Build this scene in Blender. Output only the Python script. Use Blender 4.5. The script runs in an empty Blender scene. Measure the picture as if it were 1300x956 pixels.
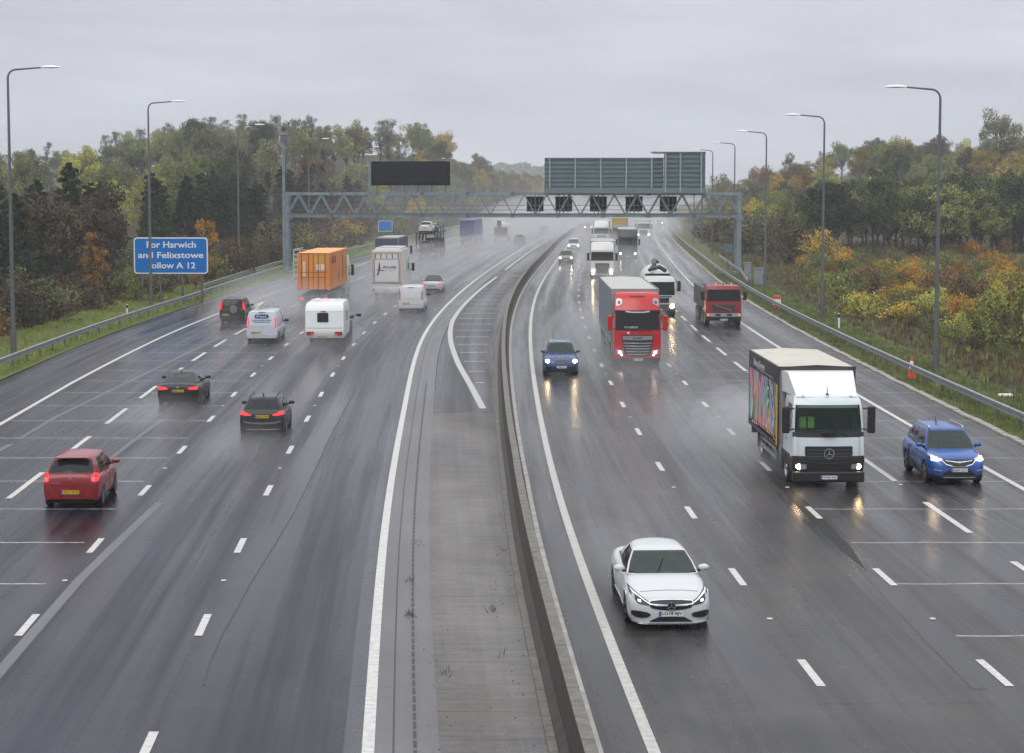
import bpy, bmesh, math, random
from mathutils import Vector, Matrix
from mathutils.bvhtree import BVHTree
SC = bpy.context.scene
COL = SC.collection
PI = math.pi
# ------------------------------------------------------------------ camera
CAMH, FPX, HORY, CX, CY = 9.4, 2400.0, 236.0, 650.0, 433.0
PITCH = math.atan((CY - HORY) / FPX)
cam = bpy.data.cameras.new('camera')
camo = bpy.data.objects.new('camera', cam); COL.objects.link(camo)
camo.location = (0, 0, CAMH); camo.rotation_euler = (PI/2 - PITCH, 0, 0)
cam.sensor_fit = 'HORIZONTAL'; cam.sensor_width = 36.0; cam.lens = 36.0 * FPX / 1300.0
cam.shift_y = -(478.0 - CY) / 1300.0
cam.clip_start = 0.5; cam.clip_end = 8000
SC.camera = camo
# ------------------------------------------------------------------ world: overcast sky
SUN_EL, SUN_AZ = math.radians(48), math.radians(200)
wd = bpy.data.worlds.new('World'); SC.world = wd; wd.use_nodes = True
nt = wd.node_tree; nt.nodes.clear()
def N(tree, typ, **kw):
    n = tree.nodes.new(typ)
    for k, v in kw.items(): setattr(n, k, v)
    return n
wo = N(nt, 'ShaderNodeOutputWorld'); bg = N(nt, 'ShaderNodeBackground'); bg.inputs[1].default_value = 0.12
sky = N(nt, 'ShaderNodeTexSky'); sky.sky_type = 'NISHITA'; sky.sun_disc = False
sky.sun_elevation = SUN_EL; sky.sun_rotation = SUN_AZ; sky.air_density = 1.0; sky.dust_density = 4.0
hs = N(nt, 'ShaderNodeHueSaturation'); hs.inputs['Saturation'].default_value = 0.12
nt.links.new(sky.outputs[0], hs.inputs['Color'])
tc = N(nt, 'ShaderNodeTexCoord'); sx = N(nt, 'ShaderNodeSeparateXYZ')
nt.links.new(tc.outputs['Generated'], sx.inputs[0])
rp = N(nt, 'ShaderNodeValToRGB')
nt.links.new(sx.outputs['Z'], rp.inputs[0])
el = rp.color_ramp.elements
el[0].position = 0.0; el[0].color = (.56, .59, .67, 1)
el[1].position = 1.0; el[1].color = (1.45, 1.46, 1.5, 1)
for p, c in ((.03, (.56, .59, .67)), (.07, (.56, .58, .655)), (.15, (.57, .59, .66)), (.3, (.71, .73, .79)), (.6, (1.1, 1.12, 1.18))):
    e = el.new(p); e.color = (*c, 1)
mp = N(nt, 'ShaderNodeMapping'); mp.inputs['Scale'].default_value = (2.6, 2.6, 15)
nt.links.new(tc.outputs['Generated'], mp.inputs[0])
nz = N(nt, 'ShaderNodeTexNoise'); nz.inputs['Scale'].default_value = 1.9; nz.inputs['Detail'].default_value = 6; nz.inputs['Roughness'].default_value = .55
nt.links.new(mp.outputs[0], nz.inputs[0])
mr = N(nt, 'ShaderNodeMapRange'); mr.inputs[1].default_value = .3; mr.inputs[2].default_value = .72
mr.inputs[3].default_value = 8.5; mr.inputs[4].default_value = 11.6
nt.links.new(nz.outputs[0], mr.inputs[0])
vm = N(nt, 'ShaderNodeVectorMath', operation='SCALE')
nt.links.new(rp.outputs[0], vm.inputs[0]); nt.links.new(mr.outputs[0], vm.inputs['Scale'])
mx = N(nt, 'ShaderNodeMixRGB'); mx.inputs[0].default_value = .93
nt.links.new(hs.outputs[0], mx.inputs[1]); nt.links.new(vm.outputs[0], mx.inputs[2])
nt.links.new(mx.outputs[0], bg.inputs[0]); nt.links.new(bg.outputs[0], wo.inputs[0])
# ------------------------------------------------------------------ sun behind the cloud
sl = bpy.data.lights.new('sun', 'SUN'); sl.energy = 0.7; sl.angle = math.radians(35); sl.color = (1, .97, .93)
so = bpy.data.objects.new('sun', sl); COL.objects.link(so)
d = Vector((math.sin(SUN_AZ)*math.cos(SUN_EL), math.cos(SUN_AZ)*math.cos(SUN_EL), math.sin(SUN_EL)))
so.rotation_euler = d.to_track_quat('Z', 'Y').to_euler(); so.location = (0, 0, 60)
# ------------------------------------------------------------------ render look
SC.view_settings.view_transform = 'Standard'; SC.view_settings.look = 'None'
SC.view_settings.exposure = 0.0; SC.view_settings.gamma = 1.0
SC.render.engine = 'CYCLES'
try:
    SC.cycles.use_denoising = True; SC.cycles.denoiser = 'OPENIMAGEDENOISE'
    SC.cycles.use_adaptive_sampling = True; SC.cycles.adaptive_threshold = 0.02
    SC.cycles.max_bounces = 6; SC.cycles.diffuse_bounces = 2; SC.cycles.glossy_bounces = 3
    SC.cycles.transmission_bounces = 3; SC.cycles.volume_bounces = 0; SC.cycles.transparent_max_bounces = 16
    SC.cycles.sample_clamp_indirect = 6
except Exception: pass

# ------------------------------------------------------------------ helpers
def s2l(r, g=None, b=None):
    if g is None: r, g, b = r
    f = lambda c: (c/255/12.92 if c/255 <= .04045 else ((c/255+.055)/1.055)**2.4)
    return (f(r), f(g), f(b))
def at(x, y, h=0.0):
    """photo pixel -> the world point on a level at height h it shows"""
    r = x - CX; u = -(y - CY)
    fy = FPX*math.cos(PITCH) + u*math.sin(PITCH); uz = -FPX*math.sin(PITCH) + u*math.cos(PITCH)
    t = (CAMH - h) / -uz
    return r*t, fy*t
MATS = {}
def mat(name, col=(.5, .5, .5), rough=.5, metal=0., emit=None, es=0., spec=.5, coat=0., alpha=1., var=.0, vscale=2., bump=0., bscale=40., dirt=0.):
    if name in MATS: return MATS[name]
    m = bpy.data.materials.new(name); m.use_nodes = True; t = m.node_tree
    b = t.nodes['Principled BSDF']
    b.inputs['Base Color'].default_value = (*col, 1); b.inputs['Roughness'].default_value = rough
    b.inputs['Metallic'].default_value = metal; b.inputs['Specular IOR Level'].default_value = spec
    b.inputs['Coat Weight'].default_value = coat; b.inputs['Coat Roughness'].default_value = .04
    b.inputs['Alpha'].default_value = alpha
    if emit: b.inputs['Emission Color'].default_value = (*emit, 1); b.inputs['Emission Strength'].default_value = es
    if var > 0 or bump > 0 or dirt > 0:
        tcn = N(t, 'ShaderNodeTexCoord')
    if var > 0:
        n = N(t, 'ShaderNodeTexNoise'); n.inputs['Scale'].default_value = vscale; n.inputs['Detail'].default_value = 6
        t.links.new(tcn.outputs['Object'], n.inputs[0])
        r = N(t, 'ShaderNodeMapRange'); r.inputs[1].default_value = .3; r.inputs[2].default_value = .7
        r.inputs[3].default_value = 1-var; r.inputs[4].default_value = 1+var
        t.links.new(n.outputs[0], r.inputs[0])
        v = N(t, 'ShaderNodeVectorMath', operation='SCALE'); v.inputs[0].default_value = col
        t.links.new(r.outputs[0], v.inputs['Scale']); t.links.new(v.outputs[0], b.inputs['Base Color'])
    if dirt > 0:   # road grime thrown up the lower panels
        n = N(t, 'ShaderNodeTexNoise'); n.inputs['Scale'].default_value = 3.5; n.inputs['Detail'].default_value = 5
        t.links.new(tcn.outputs['Object'], n.inputs[0])
        s_ = N(t, 'ShaderNodeSeparateXYZ'); t.links.new(tcn.outputs['Object'], s_.inputs[0])
        a_ = N(t, 'ShaderNodeMapRange'); a_.inputs[1].default_value = 1.2; a_.inputs[2].default_value = .15
        a_.inputs[3].default_value = 0; a_.inputs[4].default_value = 1
        t.links.new(s_.outputs['Z'], a_.inputs[0])
        q = N(t, 'ShaderNodeMath', operation='MULTIPLY'); t.links.new(a_.outputs[0], q.inputs[0]); t.links.new(n.outputs[0], q.inputs[1])
        q2 = N(t, 'ShaderNodeMath', operation='MULTIPLY'); q2.inputs[1].default_value = dirt*1.6; q2.use_clamp = True
        t.links.new(q.outputs[0], q2.inputs[0])
        mm = N(t, 'ShaderNodeMixRGB'); mm.inputs[1].default_value = (*col, 1); mm.inputs[2].default_value = (.085, .078, .07, 1)
        t.links.new(q2.outputs[0], mm.inputs[0]); t.links.new(mm.outputs[0], b.inputs['Base Color'])
        r2 = N(t, 'ShaderNodeMapRange'); r2.inputs[3].default_value = rough; r2.inputs[4].default_value = min(.7, rough+.4)
        t.links.new(q2.outputs[0], r2.inputs[0]); t.links.new(r2.outputs[0], b.inputs['Roughness'])
    if bump > 0:
        n = N(t, 'ShaderNodeTexNoise'); n.inputs['Scale'].default_value = bscale; n.inputs['Detail'].default_value = 4
        t.links.new(tcn.outputs['Object'], n.inputs[0])
        bb = N(t, 'ShaderNodeBump'); bb.inputs['Strength'].default_value = bump; bb.inputs['Distance'].default_value = .02
        t.links.new(n.outputs[0], bb.inputs['Height']); t.links.new(bb.outputs[0], b.inputs['Normal'])
    MATS[name] = m
    return m
def tag(o, label=None, cat=None, group=None, kind=None):
    if label: o['label'] = label
    if cat: o['category'] = cat
    if group: o['group'] = group
    if kind: o['kind'] = kind
    return o
def thing(name, label, cat, loc=(0, 0, 0), rz=0., group=None):
    o = bpy.data.objects.new(name, None); COL.objects.link(o); o.empty_display_size = .3
    o.location = loc; o.rotation_euler = (0, 0, rz)
    return tag(o, label, cat, group)
class MB:
    """collects faces, then links them as one mesh object"""
    def __init__(s): s.v = []; s.f = []; s.ix = {}; s.uv = None
    def p(s, q):
        k = (round(q[0], 4), round(q[1], 4), round(q[2], 4))
        i = s.ix.get(k)
        if i is None: i = len(s.v); s.ix[k] = i; s.v.append(tuple(q))
        return i
    def face(s, *pts):
        ids = []
        for q in pts:
            i = s.p(q)
            if i not in ids: ids.append(i)
        if len(ids) > 2: s.f.append(ids)
        return s
    def box(s, x0, x1, y0, y1, z0, z1, M=None):
        c = [Vector((x, y, z)) for z in (z0, z1) for y in (y0, y1) for x in (x0, x1)]
        if M: c = [M @ q for q in c]
        o = len(s.v); s.v += [tuple(q) for q in c]
        for f in ((0, 2, 3, 1), (4, 5, 7, 6), (0, 1, 5, 4), (2, 6, 7, 3), (0, 4, 6, 2), (1, 3, 7, 5)): s.f.append([o+i for i in f])
        return s
    def bar(s, a, b, w, h=None):
        """square bar from a to b"""
        a = Vector(a); b = Vector(b); h = h or w; dd = b-a; L = dd.length
        q = dd.to_track_quat('Y', 'Z').to_matrix().to_4x4(); q.translation = a
        return s.box(-w/2, w/2, 0, L, -h/2, h/2, q)
    def tube(s, pts, rad, n=8, caps=True):
        pts = [Vector(q) for q in pts]
        if not isinstance(rad, (list, tuple)): rad = [rad]*len(pts)
        o = len(s.v); ref = None
        for i, q in enumerate(pts):
            t = (pts[min(i+1, len(pts)-1)] - pts[max(i-1, 0)]).normalized()
            if ref is None: ref = t.orthogonal().normalized()
            ref = (ref - t*ref.dot(t)).normalized(); bi = t.cross(ref)
            for k in range(n):
                a = 2*PI*k/n; s.v.append(tuple(q + (ref*math.cos(a)+bi*math.sin(a))*rad[i]))
        for i in range(len(pts)-1):
            for k in range(n):
                a = o+i*n+k; b = o+i*n+(k+1) % n; s.f.append([a, b, b+n, a+n])
        if caps:
            s.f.append([o+k for k in range(n)][::-1]); e = o+(len(pts)-1)*n; s.f.append([e+k for k in range(n)])
        return s
    def lathe(s, prof, axis='X', c=(0, 0, 0), n=20):
        """prof: (along, radius)"""
        o = len(s.v)
        for (t, r) in prof:
            for k in range(n):
                a = 2*PI*k/n
                q = (t, r*math.cos(a), r*math.sin(a)) if axis == 'X' else ((r*math.cos(a), t, r*math.sin(a)) if axis == 'Y' else (r*math.cos(a), r*math.sin(a), t))
                s.v.append((q[0]+c[0], q[1]+c[1], q[2]+c[2]))
        for i in range(len(prof)-1):
            for k in range(n):
                a = o+i*n+k; b = o+i*n+(k+1) % n; s.f.append([a, a+n, b+n, b])
        return s
    def build(s, name, m, parent=None, smooth=None, bevel=0, **kw):
        me = bpy.data.meshes.new(name); me.from_pydata(s.v, [], s.f)
        me.materials.append(m) if not isinstance(m, (list, tuple)) else [me.materials.append(q) for q in m]
        if s.uv:
            l = me.uv_layers.new(name='UVMap')
            for lp in me.loops: l.data[lp.index].uv = s.uv[lp.vertex_index]
        bm = bmesh.new(); bm.from_mesh(me); bmesh.ops.recalc_face_normals(bm, faces=bm.faces[:]) if not s.uv else None
        bm.to_mesh(me); bm.free()
        if smooth is not None:
            for q in me.polygons: q.use_smooth = True
            try: me.set_sharp_from_angle(angle=math.radians(smooth))
            except Exception: pass
        o = bpy.data.objects.new(name, me); COL.objects.link(o)
        if parent: o.parent = parent
        if bevel:
            bv = o.modifiers.new('bevel', 'BEVEL'); bv.width = bevel; bv.segments = 2; bv.limit_method = 'ANGLE'
        return tag(o, **kw)
def text(body, w, h, m, parent, loc, rz=0., name='lettering', ext=.004, rx=PI/2, align='CENTER'):
    cu = bpy.data.curves.new('t', 'FONT'); cu.body = body; cu.extrude = ext; cu.align_x = 'CENTER'; cu.align_y = 'CENTER'; cu.size = 1
    cu.resolution_u = 3; cu.offset = .018
    ob = bpy.data.objects.new('t', cu); COL.objects.link(ob)
    dg = bpy.context.evaluated_depsgraph_get(); me = bpy.data.meshes.new_from_object(ob.evaluated_get(dg))
    bpy.data.objects.remove(ob); bpy.data.curves.remove(cu)
    xs = [v.co.x for v in me.vertices]; ys = [v.co.y for v in me.vertices]
    x0, x1, y0, y1 = min(xs), max(xs), min(ys), max(ys)
    for v in me.vertices:
        v.co.x = (v.co.x-(x0+x1)/2)*w/(x1-x0); v.co.y = (v.co.y-(y0+y1)/2)*h/(y1-y0)
    me.materials.clear(); me.materials.append(m); me.name = name
    o = bpy.data.objects.new(name, me); COL.objects.link(o); o.parent = parent
    o.location = loc; o.rotation_euler = (rx, 0, rz)
    return o
def natural(kn, vals):
    n = len(kn); h = [kn[i+1]-kn[i] for i in range(n-1)]
    al = [0]*n
    for i in range(1, n-1): al[i] = 6*((vals[i+1]-vals[i])/h[i]-(vals[i]-vals[i-1])/h[i-1])
    l = [1]*n; mu = [0]*n; z = [0]*n
    for i in range(1, n-1):
        l[i] = 2*(kn[i+1]-kn[i-1])-h[i-1]*mu[i-1]; mu[i] = h[i]/l[i]; z[i] = (al[i]-h[i-1]*z[i-1])/l[i]
    M = [0]*n
    for i in range(n-2, -1, -1): M[i] = z[i]-mu[i]*M[i+1]
    def f(x):
        if x <= kn[0]: return vals[0] + (x-kn[0])*((vals[1]-vals[0])/h[0]-h[0]*M[1]/6)
        if x >= kn[-1]: return vals[-1] + (x-kn[-1])*((vals[-1]-vals[-2])/h[-1]+h[-1]*M[-2]/6)
        i = 0
        while x > kn[i+1]: i += 1
        t = x-kn[i]; u = kn[i+1]-x; H = h[i]
        return (M[i]*u**3+M[i+1]*t**3)/(6*H)+(vals[i]/H-M[i]*H/6)*u+(vals[i+1]/H-M[i+1]*H/6)*t
    return f
# the two edge lines beside the central reserve, as ground curves X(Z)
cR = natural([25, 50, 80, 115, 160, 230, 340, 520, 720, 1000, 1500], [2.63, 1.62, 1.13, 1.12, 2.0, 5.17, 11.3, 25.3, 44, 75, 145])
cL = natural([25, 50, 80, 115, 160, 230, 340, 520, 720, 1000, 1500], [-2.06, -3.43, -4.58, -5.52, -4.83, -1.6, 5.2, 19.3, 37.8, 68.5, 138])
def interp(tb, z):
    if z <= tb[0][0]: return tb[0][1]
    for (a, va), (b, vb) in zip(tb, tb[1:]):
        if z <= b: return va+(vb-va)*(z-a)/(b-a)
    return tb[-1][1]
def sL(z): return interp([(40, .985), (60, 1.), (90, 1.035), (120, 1.045), (200, 1.05)], z)
def fL(off): return lambda z: cL(z)+off*sL(z)
def fR(off): return lambda z: cR(z)+off
barc = lambda z: cR(z)+interp([(30, -1.3), (60, -1.27), (100, -1.52), (130, -1.66), (200, -1.75)], z)
def heading(f, z): return math.atan2(f(z-4)-f(z+4), 8)      # rotation about Z that turns +Y onto the lane
def zsteps(z0, z1):
    out = [z0]; z = z0
    while z < z1-1e-6:
        z = min(z1, z + (2 if z < 120 else 5 if z < 400 else 15)); out.append(z)
    return out
def sheet(name, fa, fb, z0, z1, h, m, nx=1, ref=None, parent=None, **kw):
    """a sheet of ground between two curves; UV = metres across, metres along"""
    b = MB(); b.uv = []
    zs = zsteps(z0, z1)
    for z in zs:
        for i in range(nx+1):
            x = fa(z)+(fb(z)-fa(z))*i/nx; b.v.append((x, z, h)); b.uv.append((x-(ref(z) if ref else 0), z))
    for j in range(len(zs)-1):
        for i in range(nx):
            a = j*(nx+1)+i; b.f.append([a, a+1, a+nx+2, a+nx+1])
    return b.build(name, m, parent, **kw)
# ================================================================== road materials
def mathn(t, op, a, b=None, c=None, clamp=False):
    n = N(t, 'ShaderNodeMath', operation=op); n.use_clamp = clamp
    for i, q in enumerate((a, b, c)):
        if q is None: continue
        if isinstance(q, (int, float)): n.inputs[i].default_value = q
        else: t.links.new(q, n.inputs[i])
    return n.outputs[0]
def maprange(t, v, a, b, c, d):
    n = N(t, 'ShaderNodeMapRange'); n.inputs[1].default_value = a; n.inputs[2].default_value = b
    n.inputs[3].default_value = c; n.inputs[4].default_value = d; t.links.new(v, n.inputs[0]); return n.outputs[0]
def road_mat(name, c0, c1, rough=(.16, .42), phase=0., lane=3.75, joint=5.2, jw=.055, jcol=(.03, .03, .03), lat=False, jmin=None, jcol2=None, brown=None, ior=1.24):
    m = bpy.data.materials.new(name); m.use_nodes = True; t = m.node_tree; b = t.nodes['Principled BSDF']
    uv = N(t, 'ShaderNodeUVMap'); sp = N(t, 'ShaderNodeSeparateXYZ'); t.links.new(uv.outputs[0], sp.inputs[0])
    U, V = sp.outputs[0], sp.outputs[1]
    def noise(su, sv, sc=1., det=4, rough_=.55, w=0.):
        cb = N(t, 'ShaderNodeCombineXYZ'); t.links.new(mathn(t, 'MULTIPLY', U, su), cb.inputs[0]); t.links.new(mathn(t, 'MULTIPLY', V, sv), cb.inputs[1]); cb.inputs[2].default_value = w
        n = N(t, 'ShaderNodeTexNoise'); n.inputs['Scale'].default_value = sc; n.inputs['Detail'].default_value = det; n.inputs['Roughness'].default_value = rough_
        t.links.new(cb.outputs[0], n.inputs[0]); return n.outputs[0]
    streak = noise(.85, .016, 1, 3, .5); fine = noise(4.5, .06, 1, 3, .6, 3.); patch = noise(.25, .12, 1, 4, .6, 7.); grain = noise(26, 20, 1, 3, .7, 1.)
    brush = noise(.6, 5.5, 1, 5, .72, 5.) 
    tr = mathn(t, 'COSINE', mathn(t, 'MULTIPLY', mathn(t, 'DIVIDE', mathn(t, 'ADD', U, phase), lane), 4*PI))   # +1 between wheel paths, -1 in them
    # colour
    f = mathn(t, 'ADD', mathn(t, 'MULTIPLY', streak, .55), mathn(t, 'MULTIPLY', patch, .45))
    if lat: f = mathn(t, 'ADD', mathn(t, 'MULTIPLY', brush, .42), mathn(t, 'MULTIPLY', patch, .58))
    f = mathn(t, 'ADD', f, mathn(t, 'MULTIPLY', mathn(t, 'SUBTRACT', grain, .5), .28))
    spk = noise(9, 3.2, 1, 3, .7, 21.)
    f = mathn(t, 'ADD', f, mathn(t, 'MULTIPLY', mathn(t, 'SUBTRACT', spk, .5), .20))
    f = mathn(t, 'ADD', f, mathn(t, 'MULTIPLY', tr, .022 if not lat else 0))
    f = maprange(t, f, .37, .63, 0, 1)
    mc = N(t, 'ShaderNodeMixRGB'); mc.inputs[1].default_value = (*c0, 1); mc.inputs[2].default_value = (*c1, 1); t.links.new(f, mc.inputs[0])
    col = mc.outputs[0]
    if brown:
        bn = maprange(t, noise(.35, .25, 1, 5, .6, 12.), .52, .68, 0, .75)
        m2 = N(t, 'ShaderNodeMixRGB'); m2.inputs[2].default_value = (*brown, 1); t.links.new(bn, m2.inputs[0]); t.links.new(col, m2.inputs[1]); col = m2.outputs[0]
    # transverse slab joints
    vv = mathn(t, 'MODULO', mathn(t, 'ADD', V, mathn(t, 'MULTIPLY', mathn(t, 'SUBTRACT', noise(.8, .02, 1, 2, .5, 9.), .5), .25)), joint)
    jj = mathn(t, 'LESS_THAN', mathn(t, 'ABSOLUTE', mathn(t, 'SUBTRACT', vv, joint/2)), jw)
    if jmin: # bright worn joints only across the outer lanes, uneven along their length
        inside = mathn(t, 'MULTIPLY', mathn(t, 'GREATER_THAN', U, jmin[0]), mathn(t, 'LESS_THAN', U, jmin[1]))
        j2 = N(t, 'ShaderNodeMixRGB'); j2.inputs[1].default_value = (*jcol, 1); j2.inputs[2].default_value = (*jcol2, 1); t.links.new(inside, j2.inputs[0]); jc = j2.outputs[0]
    m3 = N(t, 'ShaderNodeMixRGB'); t.links.new(mathn(t, 'MULTIPLY', jj, maprange(t, fine, .35, .6, .45, 1.)), m3.inputs[0]); t.links.new(col, m3.inputs[1])
    if jmin: t.links.new(jc, m3.inputs[2])
    else: m3.inputs[2].default_value = (*jcol, 1)
    t.links.new(m3.outputs[0], b.inputs['Base Color'])
    # wetness: roughness from streaks, wheel paths and long standing films of water
    r = mathn(t, 'ADD', mathn(t, 'MULTIPLY', streak, .78), mathn(t, 'MULTIPLY', fine, .22))
    r = mathn(t, 'ADD', r, mathn(t, 'MULTIPLY', tr, .03))
    r = mathn(t, 'ADD', r, mathn(t, 'MULTIPLY', mathn(t, 'SUBTRACT', spk, .5), .05))
    r = maprange(t, r, .38, .62, rough[0], rough[1])
    t.links.new(r, b.inputs['Roughness'])
    b.inputs['IOR'].default_value = ior
    bp = N(t, 'ShaderNodeBump'); bp.inputs['Strength'].default_value = .4; bp.inputs['Distance'].default_value = .01
    t.links.new(grain, bp.inputs['Height']); t.links.new(bp.outputs[0], b.inputs['Normal'])
    return m
A_L = road_mat('wet_asphalt_left', (.004, .004, .007), (.032, .031, .045), (.09, .43), phase=1.9, jmin=(-16, -7.9), jcol2=(.42, .42, .44))
A_R = road_mat('wet_asphalt_right', (.011, .0105, .011), (.066, .064, .065), (.09, .43), phase=1.9, jmin=(7.3, 18), jcol2=(.34, .33, .31), brown=(.062, .057, .048))
M_CONC = road_mat('reserve_concrete', (.085, .081, .079), (.195, .187, .18), (.45, .75), joint=9.5, jw=.02, jcol=(.05, .048, .045), lat=True, brown=(.15, .122, .11))
M_STRIP = road_mat('edge_concrete', (.11, .108, .112), (.17, .168, .172), (.3, .55), joint=14, jw=.02, jcol=(.1, .1, .1))
M_EDGE = road_mat('edge_asphalt', (.05, .05, .06), (.10, .10, .112), (.2, .5), joint=14)
M_PATCH = road_mat('reserve_asphalt', (.035, .035, .038), (.07, .07, .074), (.25, .5), lat=True, joint=11)
M_TROUGH = road_mat('joint_water', (.02, .02, .024), (.05, .052, .062), (.2, .35), joint=900, ior=1.26)
M_SEAL = road_mat('joint_band', (.085, .088, .095), (.15, .153, .162), (.3, .5), joint=900)
M_CRACK = mat('crack_dark', (.02, .02, .02), .5)
def paint_mat(name, c, worn=.5):
    m = bpy.data.materials.new(name); m.use_nodes = True; t = m.node_tree; b = t.nodes['Principled BSDF']
    tcn = N(t, 'ShaderNodeTexCoord'); n = N(t, 'ShaderNodeTexNoise'); n.inputs['Scale'].default_value = 6; n.inputs['Detail'].default_value = 6
    t.links.new(tcn.outputs['Object'], n.inputs[0])
    w = N(t, 'ShaderNodeTexWave'); w.bands_direction = 'Y'; w.inputs['Scale'].default_value = 1.1; w.inputs['Distortion'].default_value = .4
    t.links.new(tcn.outputs['Object'], w.inputs[0])
    f = maprange(t, n.outputs[0], .35, .75, 0, worn)
    f2 = mathn(t, 'ADD', f, mathn(t, 'MULTIPLY', mathn(t, 'LESS_THAN', w.outputs[0], .03), .3), clamp=True)
    mc = N(t, 'ShaderNodeMixRGB'); mc.inputs[1].default_value = (*c, 1); mc.inputs[2].default_value = (.22, .215, .2, 1); t.links.new(f2, mc.inputs[0])
    t.links.new(mc.outputs[0], b.inputs['Base Color']); b.inputs['Roughness'].default_value = .38
    return m
M_PAINT = paint_mat('road_paint', (.62, .61, .58), .5)
M_PAINTW = paint_mat('road_paint_worn', (.50, .49, .47), .55)
M_PAINTC = paint_mat('road_paint_cream', (.52, .505, .465), .6)
def grass_mat(name, cs, scale=1.0, rough=.8):
    m = bpy.data.materials.new(name); m.use_nodes = True; t = m.node_tree; b = t.nodes['Principled BSDF']
    tcn = N(t, 'ShaderNodeTexCoord'); n = N(t, 'ShaderNodeTexNoise'); n.inputs['Scale'].default_value = .22*scale; n.inputs['Detail'].default_value = 8; n.inputs['Roughness'].default_value = .68
    t.links.new(tcn.outputs['Object'], n.inputs[0])
    r = N(t, 'ShaderNodeValToRGB'); e = r.color_ramp.elements
    for i, c in enumerate(cs):
        p = .32+.36*i/(len(cs)-1)
        if i == 0: e[0].position = p; e[0].color = (*c, 1)
        elif i == len(cs)-1: e[-1].position = p; e[-1].color = (*c, 1)
        else: q = e.new(p); q.color = (*c, 1)
    t.links.new(n.outputs[0], r.inputs[0]); t.links.new(r.outputs[0], b.inputs['Base Color']); b.inputs['Roughness'].default_value = rough; b.inputs['Specular IOR Level'].default_value = .15
    n2 = N(t, 'ShaderNodeTexNoise'); n2.inputs['Scale'].default_value = 6; n2.inputs['Detail'].default_value = 5; t.links.new(tcn.outputs['Object'], n2.inputs[0])
    bp = N(t, 'ShaderNodeBump'); bp.inputs['Strength'].default_value = .8; bp.inputs['Distance'].default_value = .15; t.links.new(n2.outputs[0], bp.inputs['Height']); t.links.new(bp.outputs[0], b.inputs['Normal'])
    return m
M_GRASS = grass_mat('rough_ground', [(.055, .042, .026), (.042, .038, .02), (.05, .052, .02), (.075, .058, .03), (.04, .045, .018)])
M_VERGE = grass_mat('verge_grass', [(.07, .11, .022), (.10, .155, .03), (.11, .12, .04), (.12, .095, .05)], 2.)
M_VERGE2 = grass_mat('verge_grass_brown', [(.065, .075, .025), (.085, .075, .045), (.10, .12, .035), (.12, .09, .055)], 3.)
M_STEEL = mat('galvanised_steel', s2l(150, 155, 158), .42, .75, var=.18, vscale=3)
M_GREY = mat('gantry_steel', s2l(118, 132, 138), .5, 0, var=.25, vscale=1.6)
M_POLE = mat('lamp_pole_steel', s2l(105, 108, 110), .5, .5, var=.15, vscale=1.5)
def barr_mat(name, c, c2):
    m = bpy.data.materials.new(name); m.use_nodes = True; t = m.node_tree; b = t.nodes['Principled BSDF']
    tcn = N(t, 'ShaderNodeTexCoord'); s_ = N(t, 'ShaderNodeSeparateXYZ'); t.links.new(tcn.outputs['Object'], s_.inputs[0])
    mp_ = N(t, 'ShaderNodeMapping'); mp_.inputs['Scale'].default_value = (1.2, 1.6, .5); t.links.new(tcn.outputs['Object'], mp_.inputs[0])
    n = N(t, 'ShaderNodeTexNoise'); n.inputs['Scale'].default_value = 2.4; n.inputs['Detail'].default_value = 7; n.inputs['Roughness'].default_value = .7; t.links.new(mp_.outputs[0], n.inputs[0])
    mc = N(t, 'ShaderNodeMixRGB'); mc.inputs[1].default_value = (*c, 1); mc.inputs[2].default_value = (*c2, 1); t.links.new(maprange(t, n.outputs[0], .36, .66, 0, 1), mc.inputs[0])
    jj = mathn(t, 'LESS_THAN', mathn(t, 'ABSOLUTE', mathn(t, 'SUBTRACT', mathn(t, 'MODULO', s_.outputs[1], 3.), 1.5)), .022)
    m2 = N(t, 'ShaderNodeMixRGB'); m2.inputs[2].default_value = (.02, .018, .016, 1); t.links.new(mathn(t, 'MULTIPLY', jj, .8), m2.inputs[0]); t.links.new(mc.outputs[0], m2.inputs[1])
    t.links.new(m2.outputs[0], b.inputs['Base Color']); b.inputs['Roughness'].default_value = .68
    bp = N(t, 'ShaderNodeBump'); bp.inputs['Strength'].default_value = .5; bp.inputs['Distance'].default_value = .02; t.links.new(n.outputs[0], bp.inputs['Height']); t.links.new(bp.outputs[0], b.inputs['Normal'])
    return m
M_BARR = barr_mat('barrier_concrete', s2l(84, 82, 76), s2l(120, 116, 108))
M_BARRD = barr_mat('barrier_concrete_shaded', s2l(34, 31, 27), s2l(66, 60, 52))  # shade of the upright wall faces put into a darker concrete colour
M_BLACK = mat('black_plastic', (.012, .012, .013), .38)
M_BLACKM = mat('sign_black', (.003, .003, .006), .7, spec=.1)
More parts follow.
